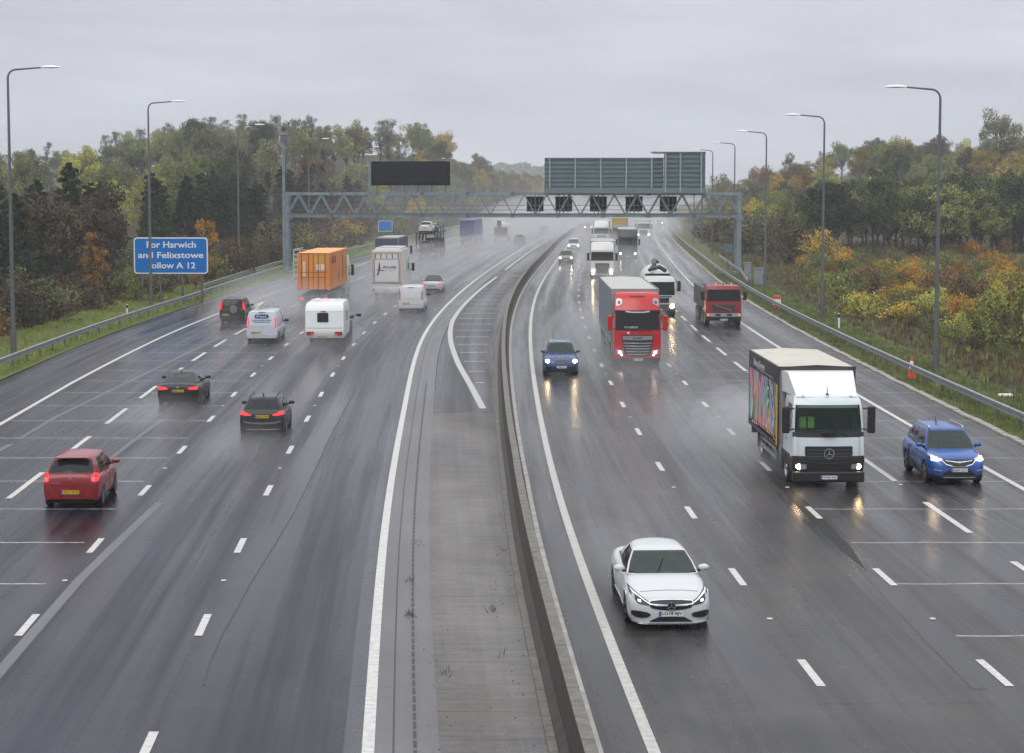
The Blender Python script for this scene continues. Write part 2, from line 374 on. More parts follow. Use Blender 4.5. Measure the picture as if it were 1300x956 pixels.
# ================================================================== ground sheets
ZN, ZF = 24, 1500
HILL = dict()
def ss(a, b, x):
    t = max(0., min(1., (x-a)/(b-a))); return t*t*(3-2*t)
SKYL = [(-400, 204), (-50, 204), (0, 201), (60, 199), (110, 190), (150, 180), (200, 172), (250, 164), (300, 164), (350, 162), (400, 166), (450, 162), (500, 158), (550, 166), (590, 178), (630, 192), (665, 205), (700, 214), (760, 224), (850, 232)]
SKYR = [(850, 236), (900, 238), (930, 226), (960, 207), (1000, 195), (1050, 189), (1100, 179), (1150, 176), (1180, 176), (1220, 182), (1250, 172), (1290, 172), (1320, 176), (1700, 180)]
def ground_h(X, Z):
    l = cL(Z)-19.2*sL(Z); r = cR(Z)+17.6
    if l-1.6 < X < r+1.6: return -.10
    zr = min(max(Z, 380), 640); px = 650+2400*X/max(Z, 150)
    if X <= l:
        d_ = l-X-1.6; A = 9.4+(236-interp(SKYL, px))*zr/2400-11
        h = -.10 + .35*ss(0, 6, d_) + .8*ss(5, 25, d_) + max(A, .5)*ss(7, 30, d_)*ss(215, 400, Z)
        h += (.8*math.sin(Z*.045+1)+.6*math.sin(X*.07+Z*.02))*ss(20, 60, d_)*ss(230, 300, Z)
    else:
        d_ = X-r-1.6; A = 9.4+(236-interp(SKYR, px))*zr/2400-11
        h = -.10 + .30*ss(0, 5, d_) + .9*ss(4, 34, d_)*(1-.5*ss(150, 240, Z)) + max(A, .5)*ss(8, 46, d_)*ss(290, 430, Z)
    h += 11*ss(1300, 2250, Z)+.25*math.sin(X*.11)*math.sin(Z*.09)*ss(4, 14, d_)
    return h
def ground():
    b = MB()
    zs = [-40, 0, 20]; z = 30
    while z < 2450: zs.append(z); z += 5 if z < 420 else (15 if z < 900 else 50)
    offs = [0, 1.6, 3, 5, 8, 12, 16, 21, 27, 34, 42, 52, 65, 80, 100, 125, 155, 190, 240, 310, 420, 600, 1000]
    n = 0
    for z in zs:
        l = cL(z)-19.2*sL(z); r = cR(z)+17.6; row = [l-o for o in offs[::-1]]+[r+o for o in offs]
        for x in row: b.v.append((x, z, ground_h(x, z)))
        n = len(row)
    for j in range(len(zs)-1):
        for i in range(n-1):
            a = j*n+i; b.f.append([a, a+1, a+n+1, a+n])
    o = b.build('ground', M_GRASS, smooth=60, kind='structure'); return o
ground()
sheet('road_left', lambda z: cL(z)-19.2*sL(z), fL(.45), ZN, ZF, .0, A_L, 4, cL, kind='structure')
sheet('road_right', lambda z: barc(z)+.30, fR(17.3), ZN, ZF, .0, A_R, 4, cR, kind='structure')
sheet('central_reserve', fL(.45), lambda z: barc(z)-.30, ZN, ZF, .0, M_CONC, 2, cL, kind='structure')
sheet('reserve_channel', fL(.10), fL(1.22), ZN, ZF, .004, M_STRIP, 1, cL, kind='structure')
sheet('channel_edge', fL(-.42), fL(-.10), ZN, 400, .004, M_EDGE, 1, cL, kind='structure')
# asphalt infill of the reserve, from 78 m on
res_l = lambda z: cL(z)+1.22*1.02
sheet('reserve_infill', lambda z: res_l(z), lambda z: barc(z)-.58, 78.2, 196, .004, M_PATCH, 1, cL, kind='structure')
sheet('reserve_infill', lambda z: res_l(z), lambda z: barc(z)-.58, 212, 560, .004, M_PATCH, 1, cL, kind='structure')
# pale kerb stones along the near hard shoulder
kb = MB(); z = 40.
while z < 520:
    x = fR(17.32)(z); x2 = fR(17.32)(z+.9)
    j = random.Random(int(z*10)).uniform(-.03, .03)
    M_ = Matrix.Translation((x+j, z, 0)) @ Matrix.Rotation(-math.atan2(x2-x, .9), 4, 'Z')
    kb.box(0, .28, 0, .86 if z < 200 else .9, -.08, .07+j*.5, M_); z += .92
kb.build('kerb', mat('kerb_stone', s2l(150, 146, 138), .7, var=.25, vscale=1.5), kind='structure')
def verge(name, fa, fb, z0, z1, m):
    b = MB(); zs = zsteps(z0, z1); n = 5
    for z in zs:
        for i in range(n+1):
            x = fa(z)+(fb(z)-fa(z))*i/n; b.v.append((x, z, max(ground_h(x, z), -.02)+.02+(.03 if i in (0,) else 0)))
    for j in range(len(zs)-1):
        for i in range(n): a = j*(n+1)+i; b.f.append([a, a+1, a+n+2, a+n+1])
    return b.build(name, m, smooth=60, kind='structure')
verge('grass_verge', lambda z: cL(z)-19.15*sL(z), lambda z: cL(z)-25.5*sL(z), 40, 520, M_VERGE)
verge('grass_verge', fR(17.62), fR(21.8), 40, 520, M_VERGE2)
# ================================================================== painted lines
def line(name, f, w, z0, z1, m=None, h=.008): return sheet(name, lambda z: f(z)-w/2, lambda z: f(z)+w/2, z0, z1, h, m or M_PAINT, 1, None, kind='structure')
line('edge_line', fL(0), .21, ZN, 900, M_PAINT)
line('edge_line', fR(0), .21, ZN, 900, M_PAINTC)
line('edge_line', fL(-15.6), .20, 40, 900)
line('edge_line', fR(14.5), .20, 30, 900)
def dashes(name, f, w, z0, pitch, ln, zend, m=None):
    b = MB(); z = z0
    while z < zend:
        g_ = z+ln
        rr = random.Random(int(z*7)); k = rr.uniform(-.04, .04)
        b.v += [(f(z)-w/2, z+k, .008), (f(z)+w/2, z+k, .008), (f(g_)+w/2, g_+k, .008), (f(g_)-w/2, g_+k, .008)]
        n = len(b.v); b.f.append([n-4, n-3, n-2, n-1]); z += pitch
    b.build(name, m or M_PAINT, kind='structure')
dashes('lane_line', fL(-3.77), .17, 31.0-1.0, 9., 2., 330)     # centres at 40, 49, 58 ...
dashes('lane_line', fL(-7.60), .17, 31.0-1.0, 9., 2., 330)
dashes('lane_line', fR(3.65), .17, 36.0-1.0, 9., 2., 330)
dashes('lane_line', fR(7.2), .17, 36.0-1.0, 9., 2., 330)
dashes('lane_warning_line', fL(-11.5), .19, 29.4, 9., 5.2, 330)
dashes('lane_warning_line', fR(10.85), .19, 34.3-1.5, 9., 5., 330)
# reflecting road studs midway between the dashes
for nm, f, z0 in (('road_stud', fL(-3.77), 44.5), ('road_stud', fL(-7.6), 44.5), ('road_stud', fR(3.65), 40.5), ('road_stud', fR(7.2), 40.5), ('road_stud', fR(10.85), 41)):
    for k in range(6):
        z = z0+k*18; b = MB()
        b.box(f(z)-.06, f(z)+.06, z-.05, z+.05, .001, .028); o = b.build(nm, mat('stud_white', (.6, .6, .58), .3), bevel=.01)
        tag(o, 'small raised white road stud between the lane dashes', 'road stud', 'road studs between the lane dashes')
# curved hatch line and the bars it closes
hp = [(75.5, 3.68), (79, 3.36), (89, 2.92), (100, 2.36), (113, 1.84), (123, 1.52), (132, 1.34), (144, 1.33), (166, 1.45), (197, 1.8), (240, 1.8), (330, 1.7), (520, 1.7)]
line('hatch_border_line', lambda z: cL(z)+interp(hp, z), .30, 79.5, 196, M_PAINTW, .012)
line('hatch_border_line', lambda z: cL(z)+interp(hp, z), .26, 212, 520, M_PAINTW, .012)
b = MB(); z = 84.6
while z < 300:
    if not 193 < z < 213:
        x0 = cL(z)+interp(hp, z)+.35; x1 = barc(z)-.95
        b.v += [(x0, z-.2, .012), (x1, z-.1, .012), (x1, z+.16, .012), (x0, z+.06, .012)]; n = len(b.v); b.f.append([n-4, n-3, n-2, n-1])
    z += 5.5
b.build('hatch_bars', M_PAINTW, kind='structure')
# slot drain: short dark grates along the channel
b = MB(); z = 26.
while z < 90:
    f = fL(.80); b.v += [(f(z)-.03, z, .009), (f(z)+.03, z, .009), (f(z+.42)+.03, z+.42, .009), (f(z+.42)-.03, z+.42, .009)]; n = len(b.v); b.f.append([n-4, n-3, n-2, n-1]); z += .56
b.build('slot_drain', M_CRACK, kind='structure')
line('channel_joint', fL(.43), .03, ZN, 300, M_CRACK, .0085)
# worn bands and joints in the lanes, traced on the ground
def band(name, pts, w0, m, h=.004, taper=False):
    q = [at(*p) for p in pts]; b = MB(); b.uv = []
    if taper: q = [(q[i][0]+(q[i+1][0]-q[i][0])*k/6, q[i][1]+(q[i+1][1]-q[i][1])*k/6) for i in range(len(q)-1) for k in range(6)]+[q[-1]]
    rj = random.Random(len(pts)); w = w0
    for i, (x, z) in enumerate(q):
        if taper: u_ = i/(len(q)-1); w = w0*(rj.uniform(.75, 1.1))*min(1, (1-u_)*3.5+.04)
        b.v += [(x-w/2, z, h), (x+w/2, z, h)]; b.uv += [(x-w/2-cL(z), z), (x+w/2-cL(z), z)]
        if i: n = len(b.v); b.f.append([n-4, n-3, n-1, n-2])
    return b.build(name, m, kind='structure')
band('joint_band', [(-10, 864), (60, 783), (101, 736), (150, 688), (203, 638)], .26, M_SEAL)
band('joint_band', [(23, 558), (70, 530), (132, 500), (200, 467), (279, 428)], .2, M_SEAL)
band('joint_band', [(-30, 588), (0, 571), (14, 564)], .25, M_SEAL)
band('joint_band', [(143, 580), (175, 555), (207, 532)], .2, M_SEAL)
rr = random.Random(4)
cr = [(258, 870)]
for (x, y) in [(268, 840), (284, 805), (300, 775), (317, 745), (335, 716), (350, 690), (372, 650), (392, 610), (408, 577), (425, 545), (438, 520), (452, 494)]: cr.append((x+rr.uniform(-2, 2), y))
band('road_crack', cr, .045, M_CRACK, .005)
tp = [(975, 596), (1000, 622), (1040, 662), (1070, 692), (1100, 725)]
M_TAR = mat('wet_tar', (.004, .004, .004), .5, spec=.25, bump=.9, bscale=9)
band('road_trough', tp, .40, M_TAR, .0055, True)
band('road_repair', [(1092, 716), (1140, 768), (1190, 820), (1245, 875)], .30, M_TROUGH, .005)
# ================================================================== barrier and guardrails
def sweep(name, prof, f, z0, z1, m, parent=None, closed=True, step=None, h0=0., **kw):
    b = MB(); zs = zsteps(z0, z1); n = len(prof)
    for z in zs:
        x = f(z); a = -heading(f, z); ca, sa = math.cos(a), math.sin(a); hh = h0(z) if callable(h0) else h0
        for (px, pz) in prof: b.v.append((x+px*ca, z-px*sa, pz+hh))
    for j in range(len(zs)-1):
        for i in range(n if closed else n-1):
            a = j*n+i; c = j*n+(i+1) % n; b.f.append([a, c, c+n, a+n])
    if closed: b.f.append(list(range(n))); e = (len(zs)-1)*n; b.f.append([e+i for i in range(n)][::-1])
    return b.build(name, m, parent, **kw)
bar = thing('central_barrier', 'long continuous concrete step barrier curving between the two carriageways', 'barrier', (0, 0, 0))
sweep('barrier_wall', [(-.30, 0), (-.30, .10), (-.17, .24), (-.10, .89), (.10, .89), (.17, .24), (.30, .10), (.30, 0)], barc, ZN, 900, M_BARRD, bar)
sweep('barrier_coping', [(-.105, .89), (-.105, .91), (.105, .91), (.105, .89)], barc, ZN, 900, M_BARR, bar)
sweep('barrier_toe', [(-.46, .0), (-.46, .06), (-.302, .06), (-.302, 0)], barc, ZN, 900, M_BARR, bar)
sweep('barrier_kerb', [(.302, .0), (.302, .05), (.44, .05), (.44, 0)], barc, ZN, 900, mat('pale_kerb_edge', s2l(168, 165, 158), .6, var=.3, vscale=2), bar)
WB = [(0, .43), (.05, .45), (.05, .53), (0, .56), (0, .61), (.05, .64), (.05, .72), (0, .745), (-.02, .745), (.03, .715), (.03, .645), (-.02, .615), (-.02, .555), (.03, .525), (.03, .455), (-.02, .43)]
def rail(name, label, f, z0, z1, side, sp=3.2, h0=0.):
    r = thing(name, label, 'guardrail', (0, 0, 0), group='steel guardrails along the verges')
    pr = [(q[0]*side*1.4, q[1]) for q in WB]
    sweep('rail_beam', pr, f, z0, z1, M_STEEL, r, h0=h0)
    z = z0+.8; k = 0
    while z < z1 and k < 98:
        x = f(z)-side*.13; hh = h0(z) if callable(h0) else h0
        MB().box(x-.05, x+.05, z-.05, z+.05, hh-.25, hh+.66).build('post', M_POLE, r); k += 1; z += sp if z < 200 else sp*2.5
gh = lambda f: (lambda z: max(0., ground_h(f(z), z))*.6)
railLf = lambda z: cL(z)-interp([(50, 20.7), (150, 20.7), (185, 21.6), (220, 22.6), (600, 22.6)], z)
railRf = fR(18.4)
rail('guardrail', 'long steel guardrail along the left hard shoulder below the blue sign', railLf, 62, 560, 1)
rail('guardrail', 'long steel guardrail along the right hard shoulder, passing the traffic cone', railRf, 56, 560, -1)
rail('guardrail', 'second steel guardrail behind the first on the left, ending at the gantry leg', lambda z: railLf(z)-1.6-interp([(165, 0), (215, .6)], z), 166, 236, 1)
rail('guardrail', 'second steel guardrail set behind the first beside the right gantry leg', lambda z: railRf(z)+interp([(176, 1.0), (196, 1.9), (240, 2.2)], z), 176, 240, -1, 2.)
# ================================================================== street lamps
M_LAMPH = mat('lamp_head_white', (.86, .87, .88), .3)
def lamp_parts(root, H, side, arm=1.75):
    """pole with a swept arm; side +1 reaches towards +X"""
    pts = [(0, 0, -1.2), (0, 0, 1.5), (0, 0, H-.55)]; rad = [.125, .12, .065]
    for k in range(1, 7):
        a = PI/2*k/6; pts.append((side*(.45-.45*math.cos(a)), 0, H-.55+.5*math.sin(a))); rad.append(.055)
    pts.append((side*arm, 0, H+.06)); rad.append(.045)
    MB().tube(pts, rad, 10).build('pole', M_POLE, root, smooth=50)
    MB().tube([(0, 0, -1.2), (0, 0, 1.3)], .17, 10).build('pole_base', M_POLE, root, smooth=50)
    b = MB(); n = 9; pr = [(0, .06, .03), (.12, .14, .07), (.45, .20, .115), (.85, .17, .09), (1.08, .07, .04), (1.13, .01, .01)]
    for (t, w, h) in pr:
        for k in range(n*2):
            a = PI*k/n; b.v.append((side*(arm+t), w*math.cos(a), H+.07+h*math.sin(a)*(1. if math.sin(a) > 0 else .45)))
    for i in range(len(pr)-1):
        for k in range(2*n): a = i*2*n+k; c = i*2*n+(k+1) % (2*n); b.f.append([a, c, c+2*n, a+2*n])
    b.build('lamp_head', M_LAMPH, root, smooth=60)
def copy_tree(o, parent=None):
    c = o.copy(); COL.objects.link(c)
    if parent: c.parent = parent
    for ch in [q for q in o.children]: copy_tree(ch, c)
    return c
LA = [(-28.05, 106.0, 'nearest lamp post at the left edge of the road, standing in front of brown shrubs'),
      (-28.4, 148.5, 'lamp post standing in front of the blue direction sign'),
      (-29.6, 205, 'lamp post on the left beside the second guardrail, before the gantry leg'),
      (-28.5, 266, 'lamp post on the left just beyond the gantry, between its camera mast and black sign'),
      (-25.4, 322, 'lamp post whose head shows just above the left end of the black message sign'),
      (-22.2, 385, 'lamp post whose head shows above the middle of the black message sign'),
      (-18.8, 455, 'lamp post whose head shows above the right end of the black message sign'),
      (-14.6, 520, 'lamp post behind the gantry, first to the right of the black message sign'),
      (-11.3, 590, 'lamp post behind the gantry, second to the right of the black message sign'),
      (-5.8, 660, 'lamp post behind the gantry, third to the right of the black message sign'),
      (4., 740, 'faint distant lamp post near the left end of the grey sign back')]
RA = [(21.6, 96., 'nearest lamp post on the right, the tallest in the picture on that side'),
      (21.95, 133.6, 'second lamp post on the right, behind the guardrail by the marker post'),
      (23.3, 174, 'third lamp post on the right, beside the two grey roadside cabinets'),
      (25.7, 219, 'lamp post just beyond the right gantry leg'),
      (27.6, 261, 'slender lamp post right of the grey sign back, second beyond the gantry leg'),
      (30.6, 305, 'lamp post hidden partly behind the grey sign back on the right'),
      (33.6, 350, 'hazy lamp post farthest along the right verge')]
for rows, side, H, nm in ((LA, 1, 15.9, 'L'), (RA, -1, 14.3, 'R')):
    proto = None
    for (x, z, lab) in rows:
        h = ground_h(x, z)
        if proto is None:
            r = thing('street_lamp', lab, 'street lamp', (x, z, 0), 0, 'street lamps along both verges'); lamp_parts(r, H, side, 1.85 if side > 0 else 1.7); proto = r
        else:
            r = copy_tree(proto); r.location = (x, z, 0); r['label'] = lab
        if z > 500: r.location.z = (z-500)*-.004
# ================================================================== gantry
GX0, GX1, GY = -24.4, 24.6, 206.
g = thing('sign_gantry', 'grey steel lattice gantry spanning both carriageways on two legs', 'gantry', (0, GY, 0))
for x in (GX0, GX1):
    for dy in (-.7, .7): MB().tube([(x, dy, -.5), (x, dy, 8.6)], .3, 12).build('leg', M_GREY, g, smooth=50)
    b = MB()
    for zz in (1.5, 3.5, 5.5): b.bar((x, -.7, zz), (x, .7, zz), .12)
    b.box(x-.55, x+.55, -1.1, 1.1, -.2, .12); b.box(x-.45, x+.45, -1., 1., 5.75, 5.95)
    b.build('leg_bracing', M_GREY, g)
for y in (-.8, .8):
    for zz, nm in ((6.15, 'bottom_chord'), (8.55, 'top_chord')):
        MB().box(GX0-.3, GX1+.3, y-.14, y+.14, zz-.15, zz+.15).build(nm, M_GREY, g)
b = MB(); n = 20; dx = (GX1-GX0)/n
for y in (-.8, .8):
    for i in range(n):
        x0 = GX0+i*dx; xm = x0+dx/2
        b.bar((x0, y, 6.25), (xm, y, 8.45), .12); b.bar((xm, y, 8.45), (x0+dx, y, 6.25), .12)
for i in range(n+1): b.bar((GX0+i*dx, -.8, 6.15), (GX0+i*dx, .8, 6.15), .09); b.bar((GX0+i*dx, -.8, 8.55), (GX0+i*dx, .8, 8.55), .09)
b.build('lattice', M_GREY, g)
b = MB(); b.box(GX0+.4, GX1-.4, -.5, .5, 6.27, 6.31)
b.build('walkway', mat('walkway_mesh', s2l(90, 98, 100), .7), g)
b = MB()
for y in (-.62, .62): b.tube([(GX0+.4, y, 7.3), (GX1-.4, y, 7.3)], .025, 6); b.tube([(GX0+.4, y, 6.8), (GX1-.4, y, 6.8)], .02, 6)
b.build('handrail', M_POLE, g)
MB().box(GX0, GX1, -1.02, -.96, 6.32, 6.44).build('cable_tray', M_POLE, g)
b = MB()
for i in range(1, 10):
    for y in (-.8, .8):
        x = GX0+i*4.9; b.box(x-.2, x+.2, y-.17, y+.17, 5.96, 6.34); b.box(x-.2, x+.2, y-.17, y+.17, 8.37, 8.74)
b.build('splice_plates', mat('plate_grey', s2l(92, 102, 106), .6), g)
def gx(px, z=GY): return (px-650)*z/FPX
# black message sign on the left carriageway
ms = thing('message_sign', 'wide blank black electronic message sign standing on the gantry', 'message sign', (0, GY-1.0, 0))
x0, x1 = gx(473), gx(572)
MB().box(x0, x1, -.25, .45, 9.45, 12.05).build('housing', M_BLACKM, ms, bevel=.08)
mt = mat('sign_matrix_black', (.007, .008, .014), .5, spec=.15)
for k in range(3):
    MB().box(x0+.5, x0+6.5, -.30, -.255, 9.72+k*.76, 10.40+k*.76).build('text_row', mt, ms)
MB().box(x0+6.7, x1-.35, -.30, -.255, 9.75, 11.9).build('aspect_panel', mt, ms)
b = MB()
for i in range(6): xx = x0+.6+i*(x1-x0-1.1)/5; b.box(xx-.06, xx+.06, 0, .2, 8.7, 9.5)
b.build('stand', M_POLE, ms)
MB().box(x0-.32, x0-.05, -.1, .3, 8.7, 12.0).build('access_ladder', M_GREY, ms)
# grey sign back over the right carriageway
sb = thing('overhead_road_sign', 'large blank grey back of a two part direction sign with frame ribs', 'road sign', (0, GY-1.05, 0))
M_SB = mat('sign_back_aluminium', s2l(100, 117, 121), .5, 0, var=.12, vscale=.6)
M_SBR = mat('sign_rib', s2l(142, 156, 158), .5, 0); M_SBD = mat('sign_rail_dark', s2l(84, 99, 103), .5, 0)
xa, xb, xc = gx(691), gx(830), gx(893)
MB().box(xa, xb+.9, -.05, .05, 9.1, 12.3).build('sign_panel', M_SB, sb)
MB().box(xb+.95, xc, -.12, -.02, 9.1, 12.95).build('sign_panel', M_SB, sb)
b = MB()
for k in range(7): b.box(xa, xb+.9, -.16, -.06, 9.35+k*.47, 9.43+k*.47)
for k in range(8): b.box(xb-.3, xc, -.26, -.13, 9.35+k*.5, 9.43+k*.5)
b.build('rail', M_SBD, sb)
for k in range(5): xx = xa+.55+k*2.75; MB().box(xx-.08, xx+.08, -.36, -.17, 8.7, 12.35).build('rib', M_SBR, sb)
for xx in (xb+1.1, xb+2.7, xc-.45): MB().box(xx-.08, xx+.08, -.46, -.27, 8.7, 12.95).build('rib', M_SBR, sb)
MB().box(xa-.05, xc+.05, -.42, -.2, 8.6, 9.15).build('base_beam', M_SB, sb)
MB().box(xa, xb+.9, -.2, .06, 12.3, 12.42).build('top_trim', M_SBD, sb)
MB().box(xb-.5, xc+.05, -.3, .0, 12.95, 13.07).build('top_trim', M_SBD, sb)
# lane signals seen from behind
wh = ['first', 'second', 'third', 'fourth', 'fifth']
for i, px in enumerate((679.5, 716, 760, 805.5, 849)):
    x = gx(px)
    r = thing('lane_signal', '%s of five square black lane signals from the left, hung in the gantry lattice' % wh[i], 'lane signal', (x, GY+1.25, 0), group='lane signals over the right carriageway')
    MB().box(-.92, .92, -.15, .25, 6.62, 8.22).build('housing', M_BLACKM, r, bevel=.05)
    b = MB(); b.box(-.06, .06, -.3, -.16, 6.3, 8.5); b.box(-.5, -.42, -.25, -.16, 6.3, 8.5); b.box(.42, .5, -.25, -.16, 6.3, 8.5); b.build('bracket', M_POLE, r)
    MB().box(-.97, .97, .26, .5, 8.1, 8.25).build('hood', M_BLACKM, r)
# camera mast by the left leg
cm = thing('camera_mast', 'tall grey mast with traffic camera beside the left gantry leg', 'camera mast', (gx(362.5), GY-.9, 0))
MB().tube([(0, 0, -.3), (0, 0, 8), (0, 0, 15.2)], [.2, .16, .13], 10).build('pole', M_GREY, cm, smooth=50)
b = MB(); b.tube([(.0, 0, 14.8), (.6, 0, 14.8), (.6, 0, 16.)], .05, 6); b.tube([(-.3, 0, 14.9), (.3, 0, 14.9)], .2, 8); b.box(-.3, .3, -.3, .3, 14.2, 14.8); b.build('bracket', M_POLE, cm)
MB().lathe([(-.2, .05), (-.18, .2), (.15, .22), (.3, .1), (.32, 0.01)], 'Z', (0, 0, 15.5), 12).build('camera', M_BLACK, cm, smooth=50)
MB().lathe([(-.1, .03), (-.08, .12), (.1, .12), (.14, .01)], 'Z', (.6, 0, 16.1), 10).build('sensor', M_BLACK, cm, smooth=50)
# ================================================================== blue direction sign
M_BLUE = mat('motorway_sign_blue', (.002, .155, .50), .6, spec=.12); M_SWH = mat('sign_white', (.72, .74, .77), .5)
def rrect(b, x0, x1, z0, z1, y0, y1, r, n=5):
    pts = []
    for (cx_, cz_, a0) in ((x1-r, z1-r, 0), (x0+r, z1-r, 90), (x0+r, z0+r, 180), (x1-r, z0+r, 270)):
        for k in range(n+1):
            a = math.radians(a0+90*k/n); pts.append((cx_+r*math.cos(a), cz_+r*math.sin(a)))
    o = len(b.v); n_ = len(pts); b.v += [(p[0], y0, p[1]) for p in pts]+[(p[0], y1, p[1]) for p in pts]
    b.f.append(list(range(o, o+n_))); b.f.append(list(range(o+n_, o+2*n_))[::-1])
    for i in range(n_): j = (i+1) % n_; b.f.append([o+i, o+j, o+n_+j, o+n_+i])
    return b
SZ = 152.; sxm = (217-650)*SZ/FPX
sg = thing('direction_sign', 'blue motorway sign reading For Harwich and Felixstowe follow A 12', 'road sign', (sxm, SZ, 0))
w_, z0, z1 = 2.98, 2.35, 5.28
rrect(MB(), -w_, w_, z0, z1, 0, .04, .28).build('border', M_SWH, sg)
rrect(MB(), -w_+.1, w_-.1, z0+.1, z1-.1, -.012, -.003, .2).build('panel', M_BLUE, sg)
text('For Harwich', 3.95, .52, M_SWH, sg, (0.05, -.02, 4.70), ext=.003)
text('and Felixstowe', 5.25, .50, M_SWH, sg, (0, -.02, 3.86), ext=.003)
text('follow A 12', 3.75, .50, M_SWH, sg, (0.1, -.02, 3.03), ext=.003)
for x in (-2.35, -.88, .88, 2.45): MB().tube([(x, .15, -1), (x, .15, 5.1)], .09, 8).build('post', M_POLE, sg, smooth=50)
# far blue sign beside the box lorry
fx, fz = (489.5-650)*300/FPX, 300.
fs = thing('direction_sign', 'small distant blue sign showing above the grey box lorry', 'road sign', (fx, fz, 0))
MB().box(-1.1, 1.1, 0, .05, 2.2, 3.9).build('border', M_SWH, fs); MB().box(-1.03, 1.03, -.01, -.002, 2.27, 3.83).build('panel', M_BLUE, fs)
for x in (-.7, .7): MB().tube([(x, .12, -1), (x, .12, 3.8)], .06, 6).build('post', M_POLE, fs)
# ================================================================== roadside cabinets, cones, markers
M_CAB = mat('cabinet_grey', s2l(130, 136, 138), .55, var=.12)
def cabinet(px, py, w, h, lab):
    x, z = at(px, py); r = thing('roadside_cabinet', lab, 'cabinet', (x, z, 0), group='grey cabinets by the right gantry leg')
    MB().box(-w/2, w/2, -.3, .3, -.1, h).build('housing', M_CAB, r, bevel=.02); MB().box(-w/2-.05, w/2+.05, -.36, .36, h, h+.1).build('lid', M_GREY, r)
    MB().box(-w/2+.08, w/2-.08, -.325, -.305, .2, h-.1).build('door', M_CAB, r); MB().box(w/2-.2, w/2-.15, -.35, -.327, h/2-.1, h/2+.1).build('handle', M_BLACK, r)
cabinet(949, 357, .62, 1.75, 'narrow tall grey cabinet closest to the right gantry leg')
cabinet(963.5, 362, .95, 1.55, 'wider grey cabinet further right of the gantry leg, beside a lamp post')
r_ = thing('warning_sign_back', 'small grey sign back on a post by the right guardrail before the gantry', 'road sign', (at(924, 342)[0], at(924, 342)[1], 0))
MB().tube([(0, 0, -.2), (0, 0, 2.9)], .05, 8).build('post', M_POLE, r_); MB().box(-.5, .5, -.06, -.02, 1.9, 2.9).build('panel', M_SB, r_)
M_OR = mat('cone_red', s2l(205, 62, 38), .45, var=.1); M_WR = mat('reflective_white', (.75, .75, .75), .4)
def cone(px, py, s, lab):
    x, z = at(px, py); r = thing('traffic_cone', lab, 'traffic cone', (x, z, .02), group='traffic cones on the right verge')
    MB().box(-.24*s, .24*s, -.24*s, .24*s, 0, .05).build('base', M_OR, r, bevel=.02)
    MB().lathe([(.05, .19*s), (.4*s, .12*s)], 'Z', n=16).build('body', M_OR, r, smooth=50)
    MB().lathe([(.4*s, .122*s), (.82*s, .075*s)], 'Z', n=16).build('sleeve', M_WR, r, smooth=50)
    MB().lathe([(.82*s, .074*s), (1.05*s, .035*s), (1.06*s, .001)], 'Z', n=16).build('tip', M_OR, r, smooth=50)
cone(1157, 481, 1.05, 'red and white traffic cone standing in the grass by the right guardrail')
x, z = at(987, 392)
r_ = thing('traffic_drum', 'red and white striped barrel against the right guardrail ahead of the tipper', 'traffic drum', (x-.05, z, 0))
MB().lathe([(0, .33), (.3, .33)], 'Z', n=16).build('body', M_OR, r_, smooth=50)
MB().lathe([(.3, .335), (.75, .30)], 'Z', n=16).build('sleeve', M_WR, r_, smooth=50)
MB().lathe([(.75, .30), (1.0, .27), (1.02, .001)], 'Z', n=16).build('tip', M_OR, r_, smooth=50)
def marker(px, py, lab, h=1.0):
    x, z = at(px, py); r = thing('marker_post', lab, 'marker post', (x, z, 0), group='marker posts in the verges')
    MB().box(-.06, .06, -.03, .03, -.1, h).build('post', M_WR, r, bevel=.015); MB().box(-.062, .062, -.034, .034, h-.28, h-.05).build('band', M_BLACK, r)
marker(1065, 417, 'short white marker post in the right verge near a lamp post')
marker(161.5, 404, 'short dark topped marker post behind the left guardrail by the sign')
# litter scrap behind the right guardrail
lx, lz = at(1277, 505)
MB().box(-.35, .3, -.12, .12, 0, .16).build('litter_bag', M_WR, bevel=.07).location = (lx, lz, ground_h(lx, lz)+.05)
tag(bpy.data.objects['litter_bag'], 'scrap of white litter lying in the grass beyond the right guardrail', 'litter')
# ================================================================== vehicle building
M_GLASS = mat('dark_glass', (.010, .013, .014), .06, spec=.3)
M_GLASSG = mat('green_tinted_glass', (.022, .042, .038), .06, spec=.55, alpha=.66)
M_CABIN = mat('cabin_trim', (.016, .016, .017), .8)
M_TYRE = mat('tyre_rubber', (.018, .018, .018), .6); M_RIM = mat('alloy_rim', s2l(150, 152, 156), .35, .8); M_RIMD = mat('dark_rim', s2l(70, 70, 72), .4, .6)
M_CHROME = mat('chrome', (.75, .76, .78), .12, 1.); M_UNDER = mat('underbody', (.010, .010, .010), .8)
M_LENS = mat('lamp_lens', (.35, .36, .38), .08, .3, spec=.9); M_RED = mat('tail_lens', (.32, .01, .012), .15)
M_HEAD = mat('headlight_lit', (.9, .8, .6), .3, emit=(1, .70, .36), es=48.)
M_HEADW = mat('headlight_lit_white', (.9, .9, .9), .3, emit=(1, .92, .80), es=16.)
M_DRL = mat('daytime_strip', (.9, .9, .9), .3, emit=(.95, .97, 1), es=.35)
M_TAIL = mat('tail_light_lit', (.6, .02, .02), .3, emit=(1, .03, .04), es=.9)
M_AMB = mat('amber_lens', (.7, .25, .03), .3, emit=(1, .35, .05), es=.5)
M_PW = mat('plate_white', (.70, .71, .70), .4); M_PY = mat('plate_yellow', (.66, .45, .03), .4); M_PB = mat('plate_blue', (.02, .12, .45), .4)
M_INK = mat('plate_black', (.01, .01, .01), .5)
M_SEAT = mat('seat_fabric', (.03, .03, .033), .9)
